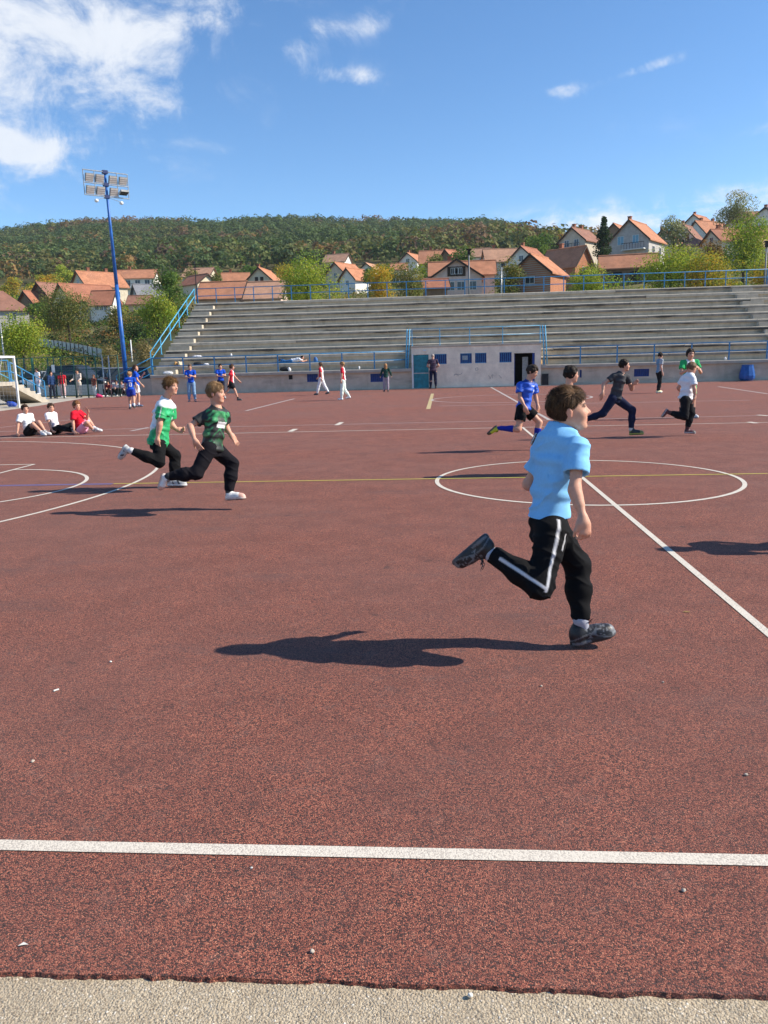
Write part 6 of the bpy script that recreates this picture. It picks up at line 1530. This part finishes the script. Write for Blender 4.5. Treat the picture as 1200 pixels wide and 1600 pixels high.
def runner_dark_green():
    pk = dict(pel=(331, 700, 0), neck=(339, 637, .0), head=(337.5, 615, .0), sh_r=(317, 652, -.5), sh_l=(351, 649, .5), el_r=(297, 666, -.2), wr_r=(304, 687, -.6), hand_r=(314, 703, 0),
              el_l=(353, 668, .3), wr_l=(360, 678, -.2), hand_l=(367, 688, 0), hip_r=(326, 702, -.9), hip_l=(338, 703, .9), kn_r=(307, 739, -.3), an_r=(264, 744, .3), heel_r=(255, 739, .02), toe_r=(247, 765, .02),
              kn_l=(363, 724, .0), an_l=(358, 768, -.1), heel_l=(353, 782, 0), toe_l=(384, 780, -.03))
    Y0 = gp(366, 796)[1]; J = from_picks(1.40, Y0, pk); seat_check(J, 'dg')
    s = Person('fair haired runner in dark green and black shirt with white chest panel', 1.40, J, (.95, -.15, 0), (.80, -.60, 0), _n(np.array((.97, -.1, .02))), h=.0068, seed=3, head=.203)
    hc = (.19, .105, .046)
    s.body(hands=('open', 'open'), palms=(np.array((-.2, .3, -1)), np.array((.2, .9, .2))), hairc=hc)
    def cs(P, z, fx, lx, arm):
        col = np.tile(np.array((.016, .018, .018)), (len(P), 1)); n = fbm(np.stack([lx, z*2, fx], 1)*2.5, 8, 2)
        v = vnoise(np.stack([(z*1.0+np.abs(lx)*.42)*15+n*2, (z-np.abs(lx)*.9)*3.2, lx*.3], 1), 4); front = fx > -.15
        f = np.clip((v-.42)*4, 0, 1)*np.clip((z-.0)*2.2, .15, 1)*(front & (np.abs(lx) < 1.0) & (arm < .02)); f = f*(.55+.45*np.clip((z-.3)*2, 0, 1))
        col = col*(1-f[:, None])+np.array((.025, .26, .085))*f[:, None]
        f2 = np.clip((v-.74)*6, 0, 1)*(front & (np.abs(lx) < 1.0) & (arm < .02)); col = col*(1-f2[:, None])+np.array((.13, .40, .18))*f2[:, None]
        b = (fx > .2) & (np.abs(z-.60) < .075) & (np.abs(lx-.12) < .42); col[b] = (.78, .78, .78)
        col[(z > .93) & (arm < .05)] = (.015, .016, .016)
        return col
    s.shirt(cs, off=.013, hem=-.06, flare=.010, sleeve=.55, amp=.008, gap=.008, mat=M_SHINY)
    def ct(P):
        col = np.tile(np.array((.009, .008, .011)), (len(P), 1)); c = s.J['hip_l']+s.fh*.07-s.up_t*.0; col[np.linalg.norm(P-c, axis=1) < .022] = (.6, .6, .6); return col
    s.trousers(ct, off=.011, top=.1, cut=.97, amp=.006, loose=.004)
    s.socks((.05, .05, .05), .15)
    s.shoes((.72, .70, .66), (.55, .42, .36), (.60, .36, .28), 1, lace=(.7, .7, .68))
    s.hair(hc, top=.08, side=.02, amp=.03, strands=2600, light=(.46, .30, .16), slen=.028, hl=-.06, fringe=.04)
def runner_blue():
    pk = dict(pel=(818, 637, 0), neck=(826, 596, 0), head=(832, 581.5, -.02), sh_r=(812.5, 602, -.7), sh_l=(834, 603, .7), el_r=(812, 621, -.3), wr_r=(820, 635, -.5), hand_r=(824, 645, 0),
              el_l=(837, 621, .3), wr_l=(840, 633, -.2), hand_l=(841, 643, 0), hip_r=(815, 640, -.9), hip_l=(823, 640, .9), kn_r=(810, 671, -.3), an_r=(783, 669, .2), heel_r=(775, 664, .02), toe_r=(760, 677, .02),
              kn_l=(843, 660, .1), an_l=(837, 692, -.1), heel_l=(833, 699, 0), toe_l=(849, 701, -.03))
    Y0 = gp(838, 703)[1]; J = from_picks(1.45, Y0, pk); seat_check(J, 'blue')
    s = Person('running boy in royal blue jersey, black shorts and blue knee socks', 1.45, J, (.95, -.1, 0), (.85, -.5, 0), _n(np.array((.85, -.45, -.35))), h=.011, seed=4, head=.196)
    hc = (.03, .02, .014)
    s.body(hands=('open', 'relaxed'), palms=(np.array((-.2, .3, -1)), None), bare_legs=True, hairc=hc)
    bl = np.array((.012, .085, .52))
    def cs(P, z, fx, lx, arm):
        col = np.tile(bl, (len(P), 1)); col[(fx > .3) & ((z-.66)**2+((lx-.25)*.35)**2 < .006)] = (.75, .75, .78)
        col[(fx > .3) & (np.abs(z-.86) < .02) & (np.abs(lx) < .3)] = (.7, .72, .8)
        a = (arm > .15) & (arm < .5); n = vnoise(P*60, 3); col[a & (n > .68)] = (.45, .55, .8)
        col[(z > .95) & (arm < .05)] = bl*.4
        return col
    s.shirt(cs, off=.016, hem=-.06, flare=.008, sleeve=.62, amp=.008, gap=.012, mat=M_SHINY)
    s.trousers(solid((.008, .008, .009)), off=.012, top=.1, short=True, cut=.58, amp=.006, flare=.015)
    s.socks((.015, .03, .30), .72)
    s.shoes((.50, .52, .03), (.08, .05, .04), (.1, .1, .05), 1)
    s.hair(hc, top=.07, side=.025, amp=.08, hl=-.02)
def runner_hidden():
    pk = dict(pel=(884, 664, 0), neck=(888, 606, 0), head=(893, 586, 0), sh_r=(876, 612, -.8), sh_l=(896, 612, .8), el_r=(872, 640, -.2), wr_r=(884, 658, -.3), hand_r=(892, 668, 0),
              el_l=(896, 640, .3), wr_l=(905, 652, -.1), hand_l=(908, 663, 0), hip_r=(882, 668, -.9), hip_l=(888, 668, .9), kn_r=(872, 700, -.1), an_r=(842, 684, .2), heel_r=(836, 676, .02), toe_r=(828, 694, .02),
              kn_l=(902, 694, .1), an_l=(898, 728, -.1), heel_l=(893, 738, 0), toe_l=(912, 739, -.03))
    Y0 = gp(900, 740)[1]; J = from_picks(1.42, Y0, pk); seat_check(J, 'hidden')
    s = Person('dark haired boy in navy shirt, mostly hidden behind the nearest runner', 1.42, J, (.95, .1, 0), (.9, .1, 0), _n(np.array((.95, .22, 0))), h=.012, seed=5, head=.196)
    s.body(hairc=(.02, .015, .01)); s.shirt(lambda P, z, fx, lx, arm: np.where(((z > .95) & (arm < .05))[:, None], (.4, .4, .5), (.015, .018, .06)), off=.014, hem=-.05, amp=.008)
    s.trousers(solid((.008, .008, .009)), off=.011, top=.1, cut=.95); s.socks((.5, .5, .5), .2); s.shoes((.03, .03, .03), (.5, .5, .5)); s.hair((.016, .011, .008), top=.08, side=.025, amp=.08)
def runner_grey():
    pk = dict(pel=(961, 621, 0), neck=(971, 583, 0), head=(976, 571.5, 0), sh_r=(958.5, 588, -.7), sh_l=(980, 590, .7), el_r=(943, 600, -.3), wr_r=(942, 613, -.5), hand_r=(940, 621, 0),
              el_l=(987, 608, .3), wr_l=(989, 600, -.5), hand_l=(993, 597, 0), hip_r=(957, 624, -.9), hip_l=(965, 624, .9), kn_r=(942, 646, -.1), an_r=(914, 656, .2), heel_r=(906, 652, .02), toe_r=(903, 666, .02),
              kn_l=(988, 641, .0), an_l=(986, 671, -.1), heel_l=(983, 680, 0), toe_l=(1006, 679, -.02))
    Y0 = gp(993, 683)[1]; J = from_picks(1.52, Y0, pk); seat_check(J, 'grey')
    s = Person('running boy in dark grey t-shirt and navy leggings with long stride', 1.52, J, (.97, -.05, 0), (.93, .1, 0), _n(np.array((.96, -.12, .02))), h=.012, seed=6, head=.196)
    s.body(hands=('fist', 'relaxed'), hairc=(.02, .014, .01)); s.shirt(solid((.055, .055, .06)), off=.009, hem=-.05, flare=.002, sleeve=.5, amp=.006, gap=.006)
    s.trousers(solid((.014, .018, .045)), off=.006, top=.1, cut=.93, amp=.004); s.socks((.6, .55, .5), .14); s.shoes((.02, .02, .02), (.35, .33, .05), (.2, .2, .05), 1); s.hair((.018, .012, .009), top=.07, side=.02, amp=.08)
def runner_white():
    pk = dict(pel=(1071, 622, 0), neck=(1078, 585, 0), head=(1081, 575.5, 0), sh_r=(1083, 592, -.8), sh_l=(1068, 592, .8), el_r=(1085, 608, -.3), wr_r=(1086, 620, 0), hand_r=(1084, 627, 0),
              el_l=(1060, 606, .3), wr_l=(1064, 613, .4), hand_l=(1069, 616, 0), hip_r=(1071, 625, -.9), hip_l=(1074, 625, .9), kn_r=(1070, 651, -.2), an_r=(1047, 645, .2), heel_r=(1041, 638, .02), toe_r=(1032, 651, .02),
              kn_l=(1080, 646, .2), an_l=(1074, 669, -.1), heel_l=(1069, 677, 0), toe_l=(1087, 678, -.02))
    Y0 = gp(1077, 681)[1]; J = from_picks(1.42, Y0, pk); seat_check(J, 'white')
    s = Person('running boy in white t-shirt and black trousers, in front of the boy in green shorts', 1.42, J, (.9, .35, 0), (.72, .65, 0), _n(np.array((.86, .45, -.15))), h=.012, seed=7, head=.20)
    s.body(hairc=(.10, .06, .035)); s.shirt(solid((.76, .76, .78)), off=.014, hem=-.06, flare=.008, sleeve=.62, amp=.009, gap=.010)
    s.trousers(solid((.014, .014, .016)), off=.010, top=.1, cut=.92, amp=.006); s.socks((.1, .05, .05), .18); s.shoes((.10, .025, .03), (.45, .40, .40), (.02, .02, .02), 1); s.hair((.13, .08, .045), top=.07, side=.025, amp=.03)

# ------------------------------------------------------------------ people further off: poses from a few angles
def pose(pos, H, face, legs=((0, 0), (0, 0)), arms=((0, .1, .2), (0, .1, .2)), lean=0., twist=0., lift=0., spread=.0, roll=0.):
    """face: heading angle; legs (l, r): thigh swing, knee bend; arms (l, r): swing forward, out, elbow bend"""
    f = np.array((math.cos(face), math.sin(face), 0)); l = np.array((-f[1], f[0], 0)); u = np.array((0, 0, 1.))
    rotv = lambda a: f*math.sin(a)-u*math.cos(a)
    J = {}; pel = np.zeros(3); J['pel'] = pel; tu = u*math.cos(lean)+f*math.sin(lean); J['neck'] = tu*.315*H
    J['head'] = J['neck']+(u*.10+f*.018+tu*.01)*H*.88
    fs = f*math.cos(twist)+l*math.sin(twist); ls = np.cross(u, fs)
    for q, sg, (a, b), (sw, out, eb) in zip('lr', (1, -1), legs, arms):
        J['sh_'+q] = J['neck']-tu*.022*H+ls*sg*.112*H
        d = rotv(sw)*math.cos(out)+ls*sg*math.sin(out); J['el_'+q] = J['sh_'+q]+d*.172*H
        d2 = _n(rotv(sw+eb)*math.cos(out*.6)+ls*sg*math.sin(out*.6)) if eb < 1 else _n(rotv(sw+eb)-ls*sg*.75); J['wr_'+q] = J['el_'+q]+d2*.145*H; J['hand_'+q] = J['wr_'+q]+d2*.1*H
        J['hip_'+q] = l*sg*.058*H-u*.03*H
        th = _n(rotv(a)+l*sg*spread); J['kn_'+q] = J['hip_'+q]+th*.238*H
        sh = _n(rotv(a-b)+l*sg*spread); J['an_'+q] = J['kn_'+q]+sh*.235*H
        ft = f*math.cos(min(.0, a-b+.4)*.9)-u*math.sin(-min(.0, a-b+.4)*.9)*1.0
        fu = _n(-sh)
        ft = _n(ft+l*sg*.15)
        J['heel_'+q] = J['an_'+q]-ft*.04*H-u*.045*H; J['toe_'+q] = J['heel_'+q]+ft*.155*H
    z = min(min(J['heel_'+q][2], J['toe_'+q][2]) for q in 'lr'); sh_ = np.array(pos, float)-np.array((0, 0, z-.005-lift))
    return {k: v+sh_ for k, v in J.items()}, f, fs
def far_kid(label, uv, H, face, shirtc, legc, hairc, shoec=(.6, .6, .6), short=False, sockc=(.6, .6, .6), sockh=.25, long=False, hair=None, group=None, pos=None, head_f=None, h=.017, skirt=False, build=.94, seed=0, **kw):
    p = gp(*uv) if pos is None else pos
    J, f, fs = pose(p, H, face, **kw)
    s = Person(label, H, J, f, fs, f if head_f is None else head_f, h=h, seed=seed+20, head=.146*H if H < 1.6 else .225, group=group, build=build)
    s.body(bare_legs=short, hairc=hairc)
    s.shirt(shirtc if callable(shirtc) else solid(shirtc), off=.013, hem=-.08, flare=.008, sleeve=.62, long=long, amp=.008, gap=.007)
    s.trousers(legc if callable(legc) else solid(legc), off=.011, top=.1, short=short, cut=.7 if short else .95, amp=.006, flare=.012)
    s.socks(sockc, sockh); s.shoes(shoec, (.5, .5, .5) if sum(shoec) > .3 else (.1, .1, .1)); s.hair(hairc, **(hair or dict(top=.06, side=.025, amp=.09)))
    return s
def redwhite(P, z, fx, lx, arm):
    col = np.tile(np.array((.78, .76, .77)), (len(P), 1)); m = (np.abs(lx) > .55) | (arm > .05); col[m] = (.58, .03, .05); return col
def panel(a, b):
    def fn(P, z, fx, lx, arm):
        col = np.tile(np.array(a, float), (len(P), 1)); m = (np.abs(lx) > .62) | (arm > .05); col[m] = b; return col
    return fn
def back_number(base, num):
    def fn(P, z, fx, lx, arm):
        col = np.tile(np.array(base, float), (len(P), 1))
        x, y = lx/.36, (z-.42)/.20
        o = (np.abs(x) < 1) & (np.abs(y) < 1); i = (np.abs(x) < .48) & (np.abs(y) < .62)
        col[(fx < -.2) & o & ~i] = (.8, .8, .82)
        col[(fx < -.2) & (np.abs(z-.78) < .035) & (np.abs(lx) < .55) & (vnoise(np.stack([lx*9, z*4, z*0], 1), 2) > .38)] = (.6, .62, .75)
        return col
    return fn
BRN, DRK, BLD = (.07, .04, .022), (.018, .012, .009), (.24, .14, .065)
ROY = (.012, .07, .46)
def crowd():
    E = 0.; NW = R_(180); S_ = R_(-90); N_ = R_(90)
    far_kid('boy in white and green kit with folded arms beyond the white t-shirt runner', (1073.5, 653), 1.50, R_(-80), panel((.74, .74, .74), (.03, .36, .12)), (.03, .42, .17), DRK, short=True, sockc=(.03, .03, .035), sockh=.5, h=.012, seed=1,
            legs=((.08, .05), (-.06, .05)), arms=((.35, .25, 1.75), (.35, .25, 1.75)), spread=.06, head_f=_n(np.array((.05, -1, -.05))))
    far_kid('boy in blue and grey t-shirt and black trousers with yellow shoes, near the low wall', (1029, 614), 1.46, R_(15), panel((.16, .27, .38), (.35, .38, .42)), (.013, .013, .015), DRK, shoec=(.75, .72, .42), sockc=(.4, .38, .02), seed=2, h=.015,
            legs=((.25, .35), (-.08, .1)), arms=((.1, .1, .5), (-.2, .1, .5)), head_f=_n(np.array((.75, .6, -.1))))
    man = far_kid('man in dark plaid shirt and jeans standing in front of the teal metal door', None, 1.72, R_(100), lambda P, z, fx, lx, arm: np.where((vnoise(P*22, 4) > .5)[:, None], (.035, .03, .055), (.07, .045, .07)), (.016, .02, .045), (.30, .25, .22), shoec=(.03, .025, .02), seed=3, h=.018,
            legs=((.03, .02), (-.02, .02)), arms=((-.1, .35, 1.1), (-.1, .35, 1.1)), spread=.05, head_f=_n(np.array((.2, 1, -.1))), build=1.12, pos=pp(677, 606, 41.75)*np.array((1, 1, 0)), hair=dict(top=.01, side=.01, amp=.01))
    far_kid('child walking left in red and white shirt and white trousers by a wall window', (503, 617), 1.46, R_(170), redwhite, (.74, .74, .75), BRN, shoec=(.03, .03, .03), seed=4, legs=((.35, .1), (-.38, .15)), arms=((-.3, .1, .3), (.35, .1, .4)), group=None)
    far_kid('child in red and white top and pale trousers nearest the camera, walking left', (537, 625), 1.44, R_(178), redwhite, (.66, .74, .68), BLD, shoec=(.8, .8, .8), seed=5, legs=((.12, .05), (-.1, .5)), arms=((.05, .1, .1), (.1, .1, .2)))
    far_kid('long haired girl in dark green jacket facing the wall, between wall window and door', (603.5, 612), 1.30, R_(95), (.018, .055, .045), (.32, .27, .32), (.33, .17, .075), shoec=(.03, .03, .03), long=True, seed=6, legs=((.04, .0), (-.04, .0)), arms=((.1, .35, .6), (.1, .4, .6)),
            hair=dict(top=.06, side=.05, amp=.05, long=.75), spread=.03)
    far_kid('boy in blue jersey and light jeans with folded arms by the left stand end', (300.5, 627.5), 1.50, R_(-75), ROY, (.20, .33, .50), (.09, .06, .04), shoec=(.62, .20, .14), seed=7, legs=((.05, .03), (-.05, .03)), arms=((.4, .1, 1.5), (.3, .1, 1.3)), spread=.05)
    far_kid('boy in blue jersey partly hidden behind the red and white walker', (347, 622), 1.48, R_(-60), ROY, (.02, .025, .05), DRK, seed=8, legs=((.05, .03), (-.05, .03)), arms=((.4, .1, 1.4), (.3, .1, 1.2)))
    far_kid('boy in red and white sleeveless shirt and black shorts walking right', (363, 626), 1.50, R_(8), redwhite, (.014, .014, .016), BRN, short=True, shoec=(.05, .05, .05), sockc=(.03, .03, .03), seed=9, legs=((-.55, .25), (.45, .15)), arms=((.45, .15, .3), (-.45, .15, .3)), lean=.1)
    far_kid('small boy in blue football kit with white number, in front of the mast', (207, 639), 1.30, R_(110), back_number(ROY, 0), (.03, .05, .30), (.27, .15, .07), short=True, shoec=(.04, .04, .04), sockc=(.75, .75, .78), sockh=.4, seed=10, h=.014, legs=((.2, .2), (-.3, .1)), arms=((.3, .2, .7), (-.2, .2, .5)), head_f=_n(np.array((.3, .9, 0))))
    far_kid('taller boy in blue top and white shorts drinking, beside the boy with the number', (216, 636), 1.52, R_(20), ROY, (.70, .68, .70), (.06, .03, .02), short=True, shoec=(.05, .07, .14), sockc=(.7, .7, .72), seed=11, h=.015, legs=((.15, .25), (-.2, .1)), arms=((.75, .1, 1.75), (.2, .1, .5)), head_f=_n(np.array((.8, -.3, .2))))
    # behind the mesh fence on the left
    def at(u, v, Y):
        p = pp(u, v, Y); p[2] = .0; return p
    far_kid('child in red shirt and pink trousers behind the fence, beside the black car', None, 1.36, R_(-70), (.56, .02, .04), (.66, .45, .45), DRK, shoec=(.8, .8, .8), pos=at(99, 616, 41.8), seed=12, legs=((.1, .1), (-.1, .1)))
    far_kid('child in pale beige tracksuit standing behind the fence, in front of the black car', None, 1.44, R_(-100), (.55, .47, .42), (.58, .52, .47), DRK, shoec=(.03, .03, .03), long=True, pos=at(124, 616, 41.6), seed=13, legs=((.04, .02), (-.04, .02)), spread=.06, arms=((.3, .2, .9), (.3, .2, .9)))
    far_kid('small girl with brown hair in dark top and white leggings behind the fence', None, 1.12, R_(-110), (.22, .06, .05), (.78, .76, .76), (.14, .06, .03), pos=at(149, 617, 41.6), seed=14, hair=dict(top=.06, side=.05, amp=.04, long=.5), legs=((.1, .1), (-.1, .05)))
    far_kid('boy in navy tracksuit at the foot of the blue stair railing', None, 1.36, R_(-30), (.02, .045, .12), (.016, .02, .035), DRK, shoec=(.03, .03, .03), long=True, pos=at(82, 614, 40.8), seed=15, legs=((.15, .2), (-.1, .1)))
    far_kid('child in white shirt on the concrete stair behind the goal', None, 1.30, R_(-120), (.75, .76, .80), (.35, .42, .55), DRK, pos=pp(61, 611, 40.2)*np.array((1, 1, 0))+np.array((0, 0, .25)), seed=16, legs=((.2, .2), (-.1, .1)))

# ------------------------------------------------------------------ sitting and lying
def sit_pose(p, H, face, knees, arms, lean=-.25, drop=.0):
    """p: ground point under the seat; knees (l, r) = (knee height fraction, spread, foot reach); arms as hand targets (fwd, left, up) or None"""
    f = np.array((math.cos(face), math.sin(face), 0)); l = np.array((-f[1], f[0], 0)); u = np.array((0, 0, 1.))
    J = {}; pel = np.array(p, float)+u*.075*H; J['pel'] = pel; tu = u*math.cos(lean)+f*math.sin(lean)
    J['neck'] = pel+tu*.30*H; J['head'] = J['neck']+u*.095*H+f*.02*H
    def two_bone(A, T, L1, L2, bend):
        d = T-A; D = min(np.linalg.norm(d), (L1+L2)*.999); d = _n(d); T2 = A+d*D
        a = (L1*L1-L2*L2+D*D)/(2*D); hgt = math.sqrt(max(0, L1*L1-a*a)); b = _n(bend-d*np.dot(bend, d)); return A+d*a+b*hgt, T2
    for q, sg, (kf, ks, reach, fz), hnd in zip('lr', (1, -1), knees, arms):
        J['sh_'+q] = J['neck']-tu*.022*H+l*sg*.112*H; J['hip_'+q] = pel+l*sg*.058*H-u*.01*H
        foot = np.array(p)+f*reach*H+l*(sg*.07+ks)*H+u*(.06*H+fz)
        kn, an = two_bone(J['hip_'+q], foot, .238*H, .235*H, u*kf+l*sg*(1-kf)*.8); J['kn_'+q], J['an_'+q] = kn, an
        fd = _n(f*1.0+l*sg*.2+u*(.8 if kf < .35 else -.0)) if kf < .35 else _n(f+l*sg*.2)
        fd = _n(f*.6+l*sg*.5+u*.5) if kf < .35 else fd
        J['heel_'+q] = an-fd*.04*H-u*.045*H*(1 if kf > .35 else .2); J['toe_'+q] = J['heel_'+q]+fd*.155*H
        T = np.array(p)+f*hnd[0]*H+l*hnd[1]*H+u*hnd[2]*H
        el, wr = two_bone(J['sh_'+q], T, .172*H, .145*H, -f+u*-.3+l*sg*.5); J['el_'+q], J['wr_'+q] = el, wr
        J['hand_'+q] = wr+(_n(f*.9+l*sg*.3-u*.2) if hnd[2] < .1 else _n(u*.8-l*sg*.3-f*.2))*.1*H
    return J, f, l
def sitter(label, p, H, face, shirtc, legc, hairc, knees, arms, head_f, short=True, shoec=(.6, .6, .6), hair=None, lean=-.25, h=.014, seed=0, group=None, long=False):
    J, f, l = sit_pose(p, H, face, knees, arms, lean)
    s = Person(label, H, J, f, f, _n(np.array(head_f)), h=h, seed=seed+60, head=.145*H, group=group)
    s.body(bare_legs=short, hairc=hairc); s.shirt(solid(shirtc), off=.017, hem=-.02, flare=.012, sleeve=.62, amp=.009, gap=.012, long=long)
    s.trousers(solid(legc), off=.012, top=.15, short=short, cut=.8 if short else .95, amp=.006, flare=.008)
    s.socks((.6, .6, .6), .2); s.shoes(shoec, (.5, .5, .5)); s.hair(hairc, **(hair or dict(top=.05, side=.025, amp=.08, pony=1)))
    return s
def sitters():
    sitter('girl in white t-shirt sitting with one bare knee raised, leftmost of three girls', gp(47, 681), 1.32, R_(-25), (.76, .76, .77), (.014, .014, .016), (.03, .016, .01), ((.9, .0, .33, 0), (.85, .05, .36, 0)), ((-.12, .2, .03), (-.02, -.24, .03)), (.75, -.65, 0), seed=1)
    sitter('girl in white t-shirt and black trousers sitting in the middle of three girls', gp(88, 678), 1.32, R_(-8), (.74, .70, .73), (.014, .014, .016), (.045, .024, .014), ((.3, .1, .36, .0), (.3, .0, .38, 0)), ((-.14, .2, .03), (.08, -.2, .03)), (.75, -.65, 0), short=False, shoec=(.03, .03, .03), seed=2)
    sitter('girl sitting on the court in red t-shirt and pink shorts with hand at her mouth', gp(129, 678), 1.40, R_(-5), (.60, .012, .03), (.74, .36, .50), (.13, .055, .022), ((.5, .14, .12, 0), (.35, .12, .17, 0)), ((.13, .02, .36), (-.03, -.2, .03)), (.8, -.6, -.05), seed=3, hair=dict(top=.09, side=.05, amp=.08, pony=1, hl=-.01))
    for u, Y, c, lab, sd_ in ((171, 41.7, (.24, .02, .03), 'child in dark red top sitting behind the fence near the mast', 4), (184, 41.9, (.7, .7, .7), 'child in white t-shirt sitting behind the fence, right of the dark red top', 5), (192, 41.6, (.55, .50, .52), 'child in pale grey top sitting behind the mast', 6)):
        p = pp(u, 613, Y); p[2] = .12
        sitter(lab, p, 1.35, R_(-95), c, (.016, .016, .02), DRK, ((.9, 0, .30, -.1), (.9, 0, .32, -.1)), ((.2, .02, .2), (.2, -.02, .2)), (.1, -1, -.15), short=False, hair=dict(top=.06, side=.025, amp=.09), h=.02, seed=sd_, lean=.15)
def lying_boy(z):
    H = 1.5; p0 = pp(441, 570, 43.75); z0 = z+.11
    def P(u, du=0., dz=0.): 
        q = pp(u, 570, 43.75); return np.array((q[0], 43.75+du, z0+dz))
    J = dict(pel=P(456), neck=P(470), head=P(476, -.02, .05)); J = {k: np.array(v) for k, v in J.items()}
    d = np.array((1., 0, .0)); pel = J['pel']; J['neck'] = pel+d*.315*H+np.array((0, 0, .10)); J['head'] = J['neck']+np.array((.14, 0, .07))
    for q, sg in (('l', 1), ('r', -1)):
        s = np.array((0, sg*1., 0)); J['sh_'+q] = J['neck']-d*.03+s*.112*H; J['el_'+q] = J['sh_'+q]+_n(np.array((.5, sg*.25, -.4)))*.172*H; J['wr_'+q] = J['el_'+q]+_n(np.array((.7, -sg*.6, .25)))*.145*H; J['hand_'+q] = J['wr_'+q]+_n(np.array((.6, -sg*.7, .1)))*.1*H
        J['hip_'+q] = pel+s*.058*H; J['kn_'+q] = J['hip_'+q]-d*.238*H+np.array((0, sg*.03, -.02)); J['an_'+q] = J['kn_'+q]-d*.2*H+np.array((0, 0, .12 if q == 'l' else -.02))
        J['heel_'+q] = J['an_'+q]+np.array((-.03, 0, .06)); J['toe_'+q] = J['heel_'+q]+np.array((-.13, 0, -.16))
    s = Person('boy in white t-shirt and blue jeans lying on the lowest tier of the stand', H, J, (0, 0, -1), (.2, 0, -1), (1, -.2, .0), (0, 0, 1), h=.018, seed=70, head=.2)
    s.body(hairc=DRK); s.shirt(solid((.72, .73, .76)), off=.015, hem=-.02); s.trousers(solid((.03, .11, .26)), off=.012, top=.1, cut=.95); s.socks((.1, .1, .1), .2); s.shoes((.03, .03, .03), (.1, .1, .1)); s.hair(DRK, top=.05, side=.03)
def offstage_boy():
    # stands just right of the picture; only the shadow reaches into it
    hp = gp(1036, 859); H = 1.40; L = (H-.02)/math.tan(SUN_EL)
    p = hp+np.array((math.cos(SUN_AZ), math.sin(SUN_AZ), 0))*L
    far_kid('boy in black running just beyond the right edge of the picture', None, H, R_(10), (.03, .03, .035), (.014, .014, .016), DRK, pos=p, seed=30, h=.014, legs=((.5, .3), (-.45, .6)), arms=((-.6, .25, 1.2), (.5, .25, 1.3)), lean=.08)
build_litter()
for fn in (runner_main, runner_green_white, runner_dark_green, runner_blue, runner_hidden, runner_grey, runner_white, crowd, sitters, offstage_boy): fn()
lying_boy(Z0S+DZ)
def build_haze():
    m = MB(); m.box((-1150, -60, -5), (1150, 950, 190)); t = NT('air_haze'); t.N.remove(t.b)
    v = t.n('ShaderNodeVolumePrincipled'); v.inputs['Color'].default_value = (.82, .9, 1., 1); v.inputs['Density'].default_value = .00013; v.inputs['Anisotropy'].default_value = .2
    t.t.links.new(v.outputs[0], t.out.inputs['Volume']); o = m.build('haze', t.m); o['kind'] = 'stuff'
build_haze()
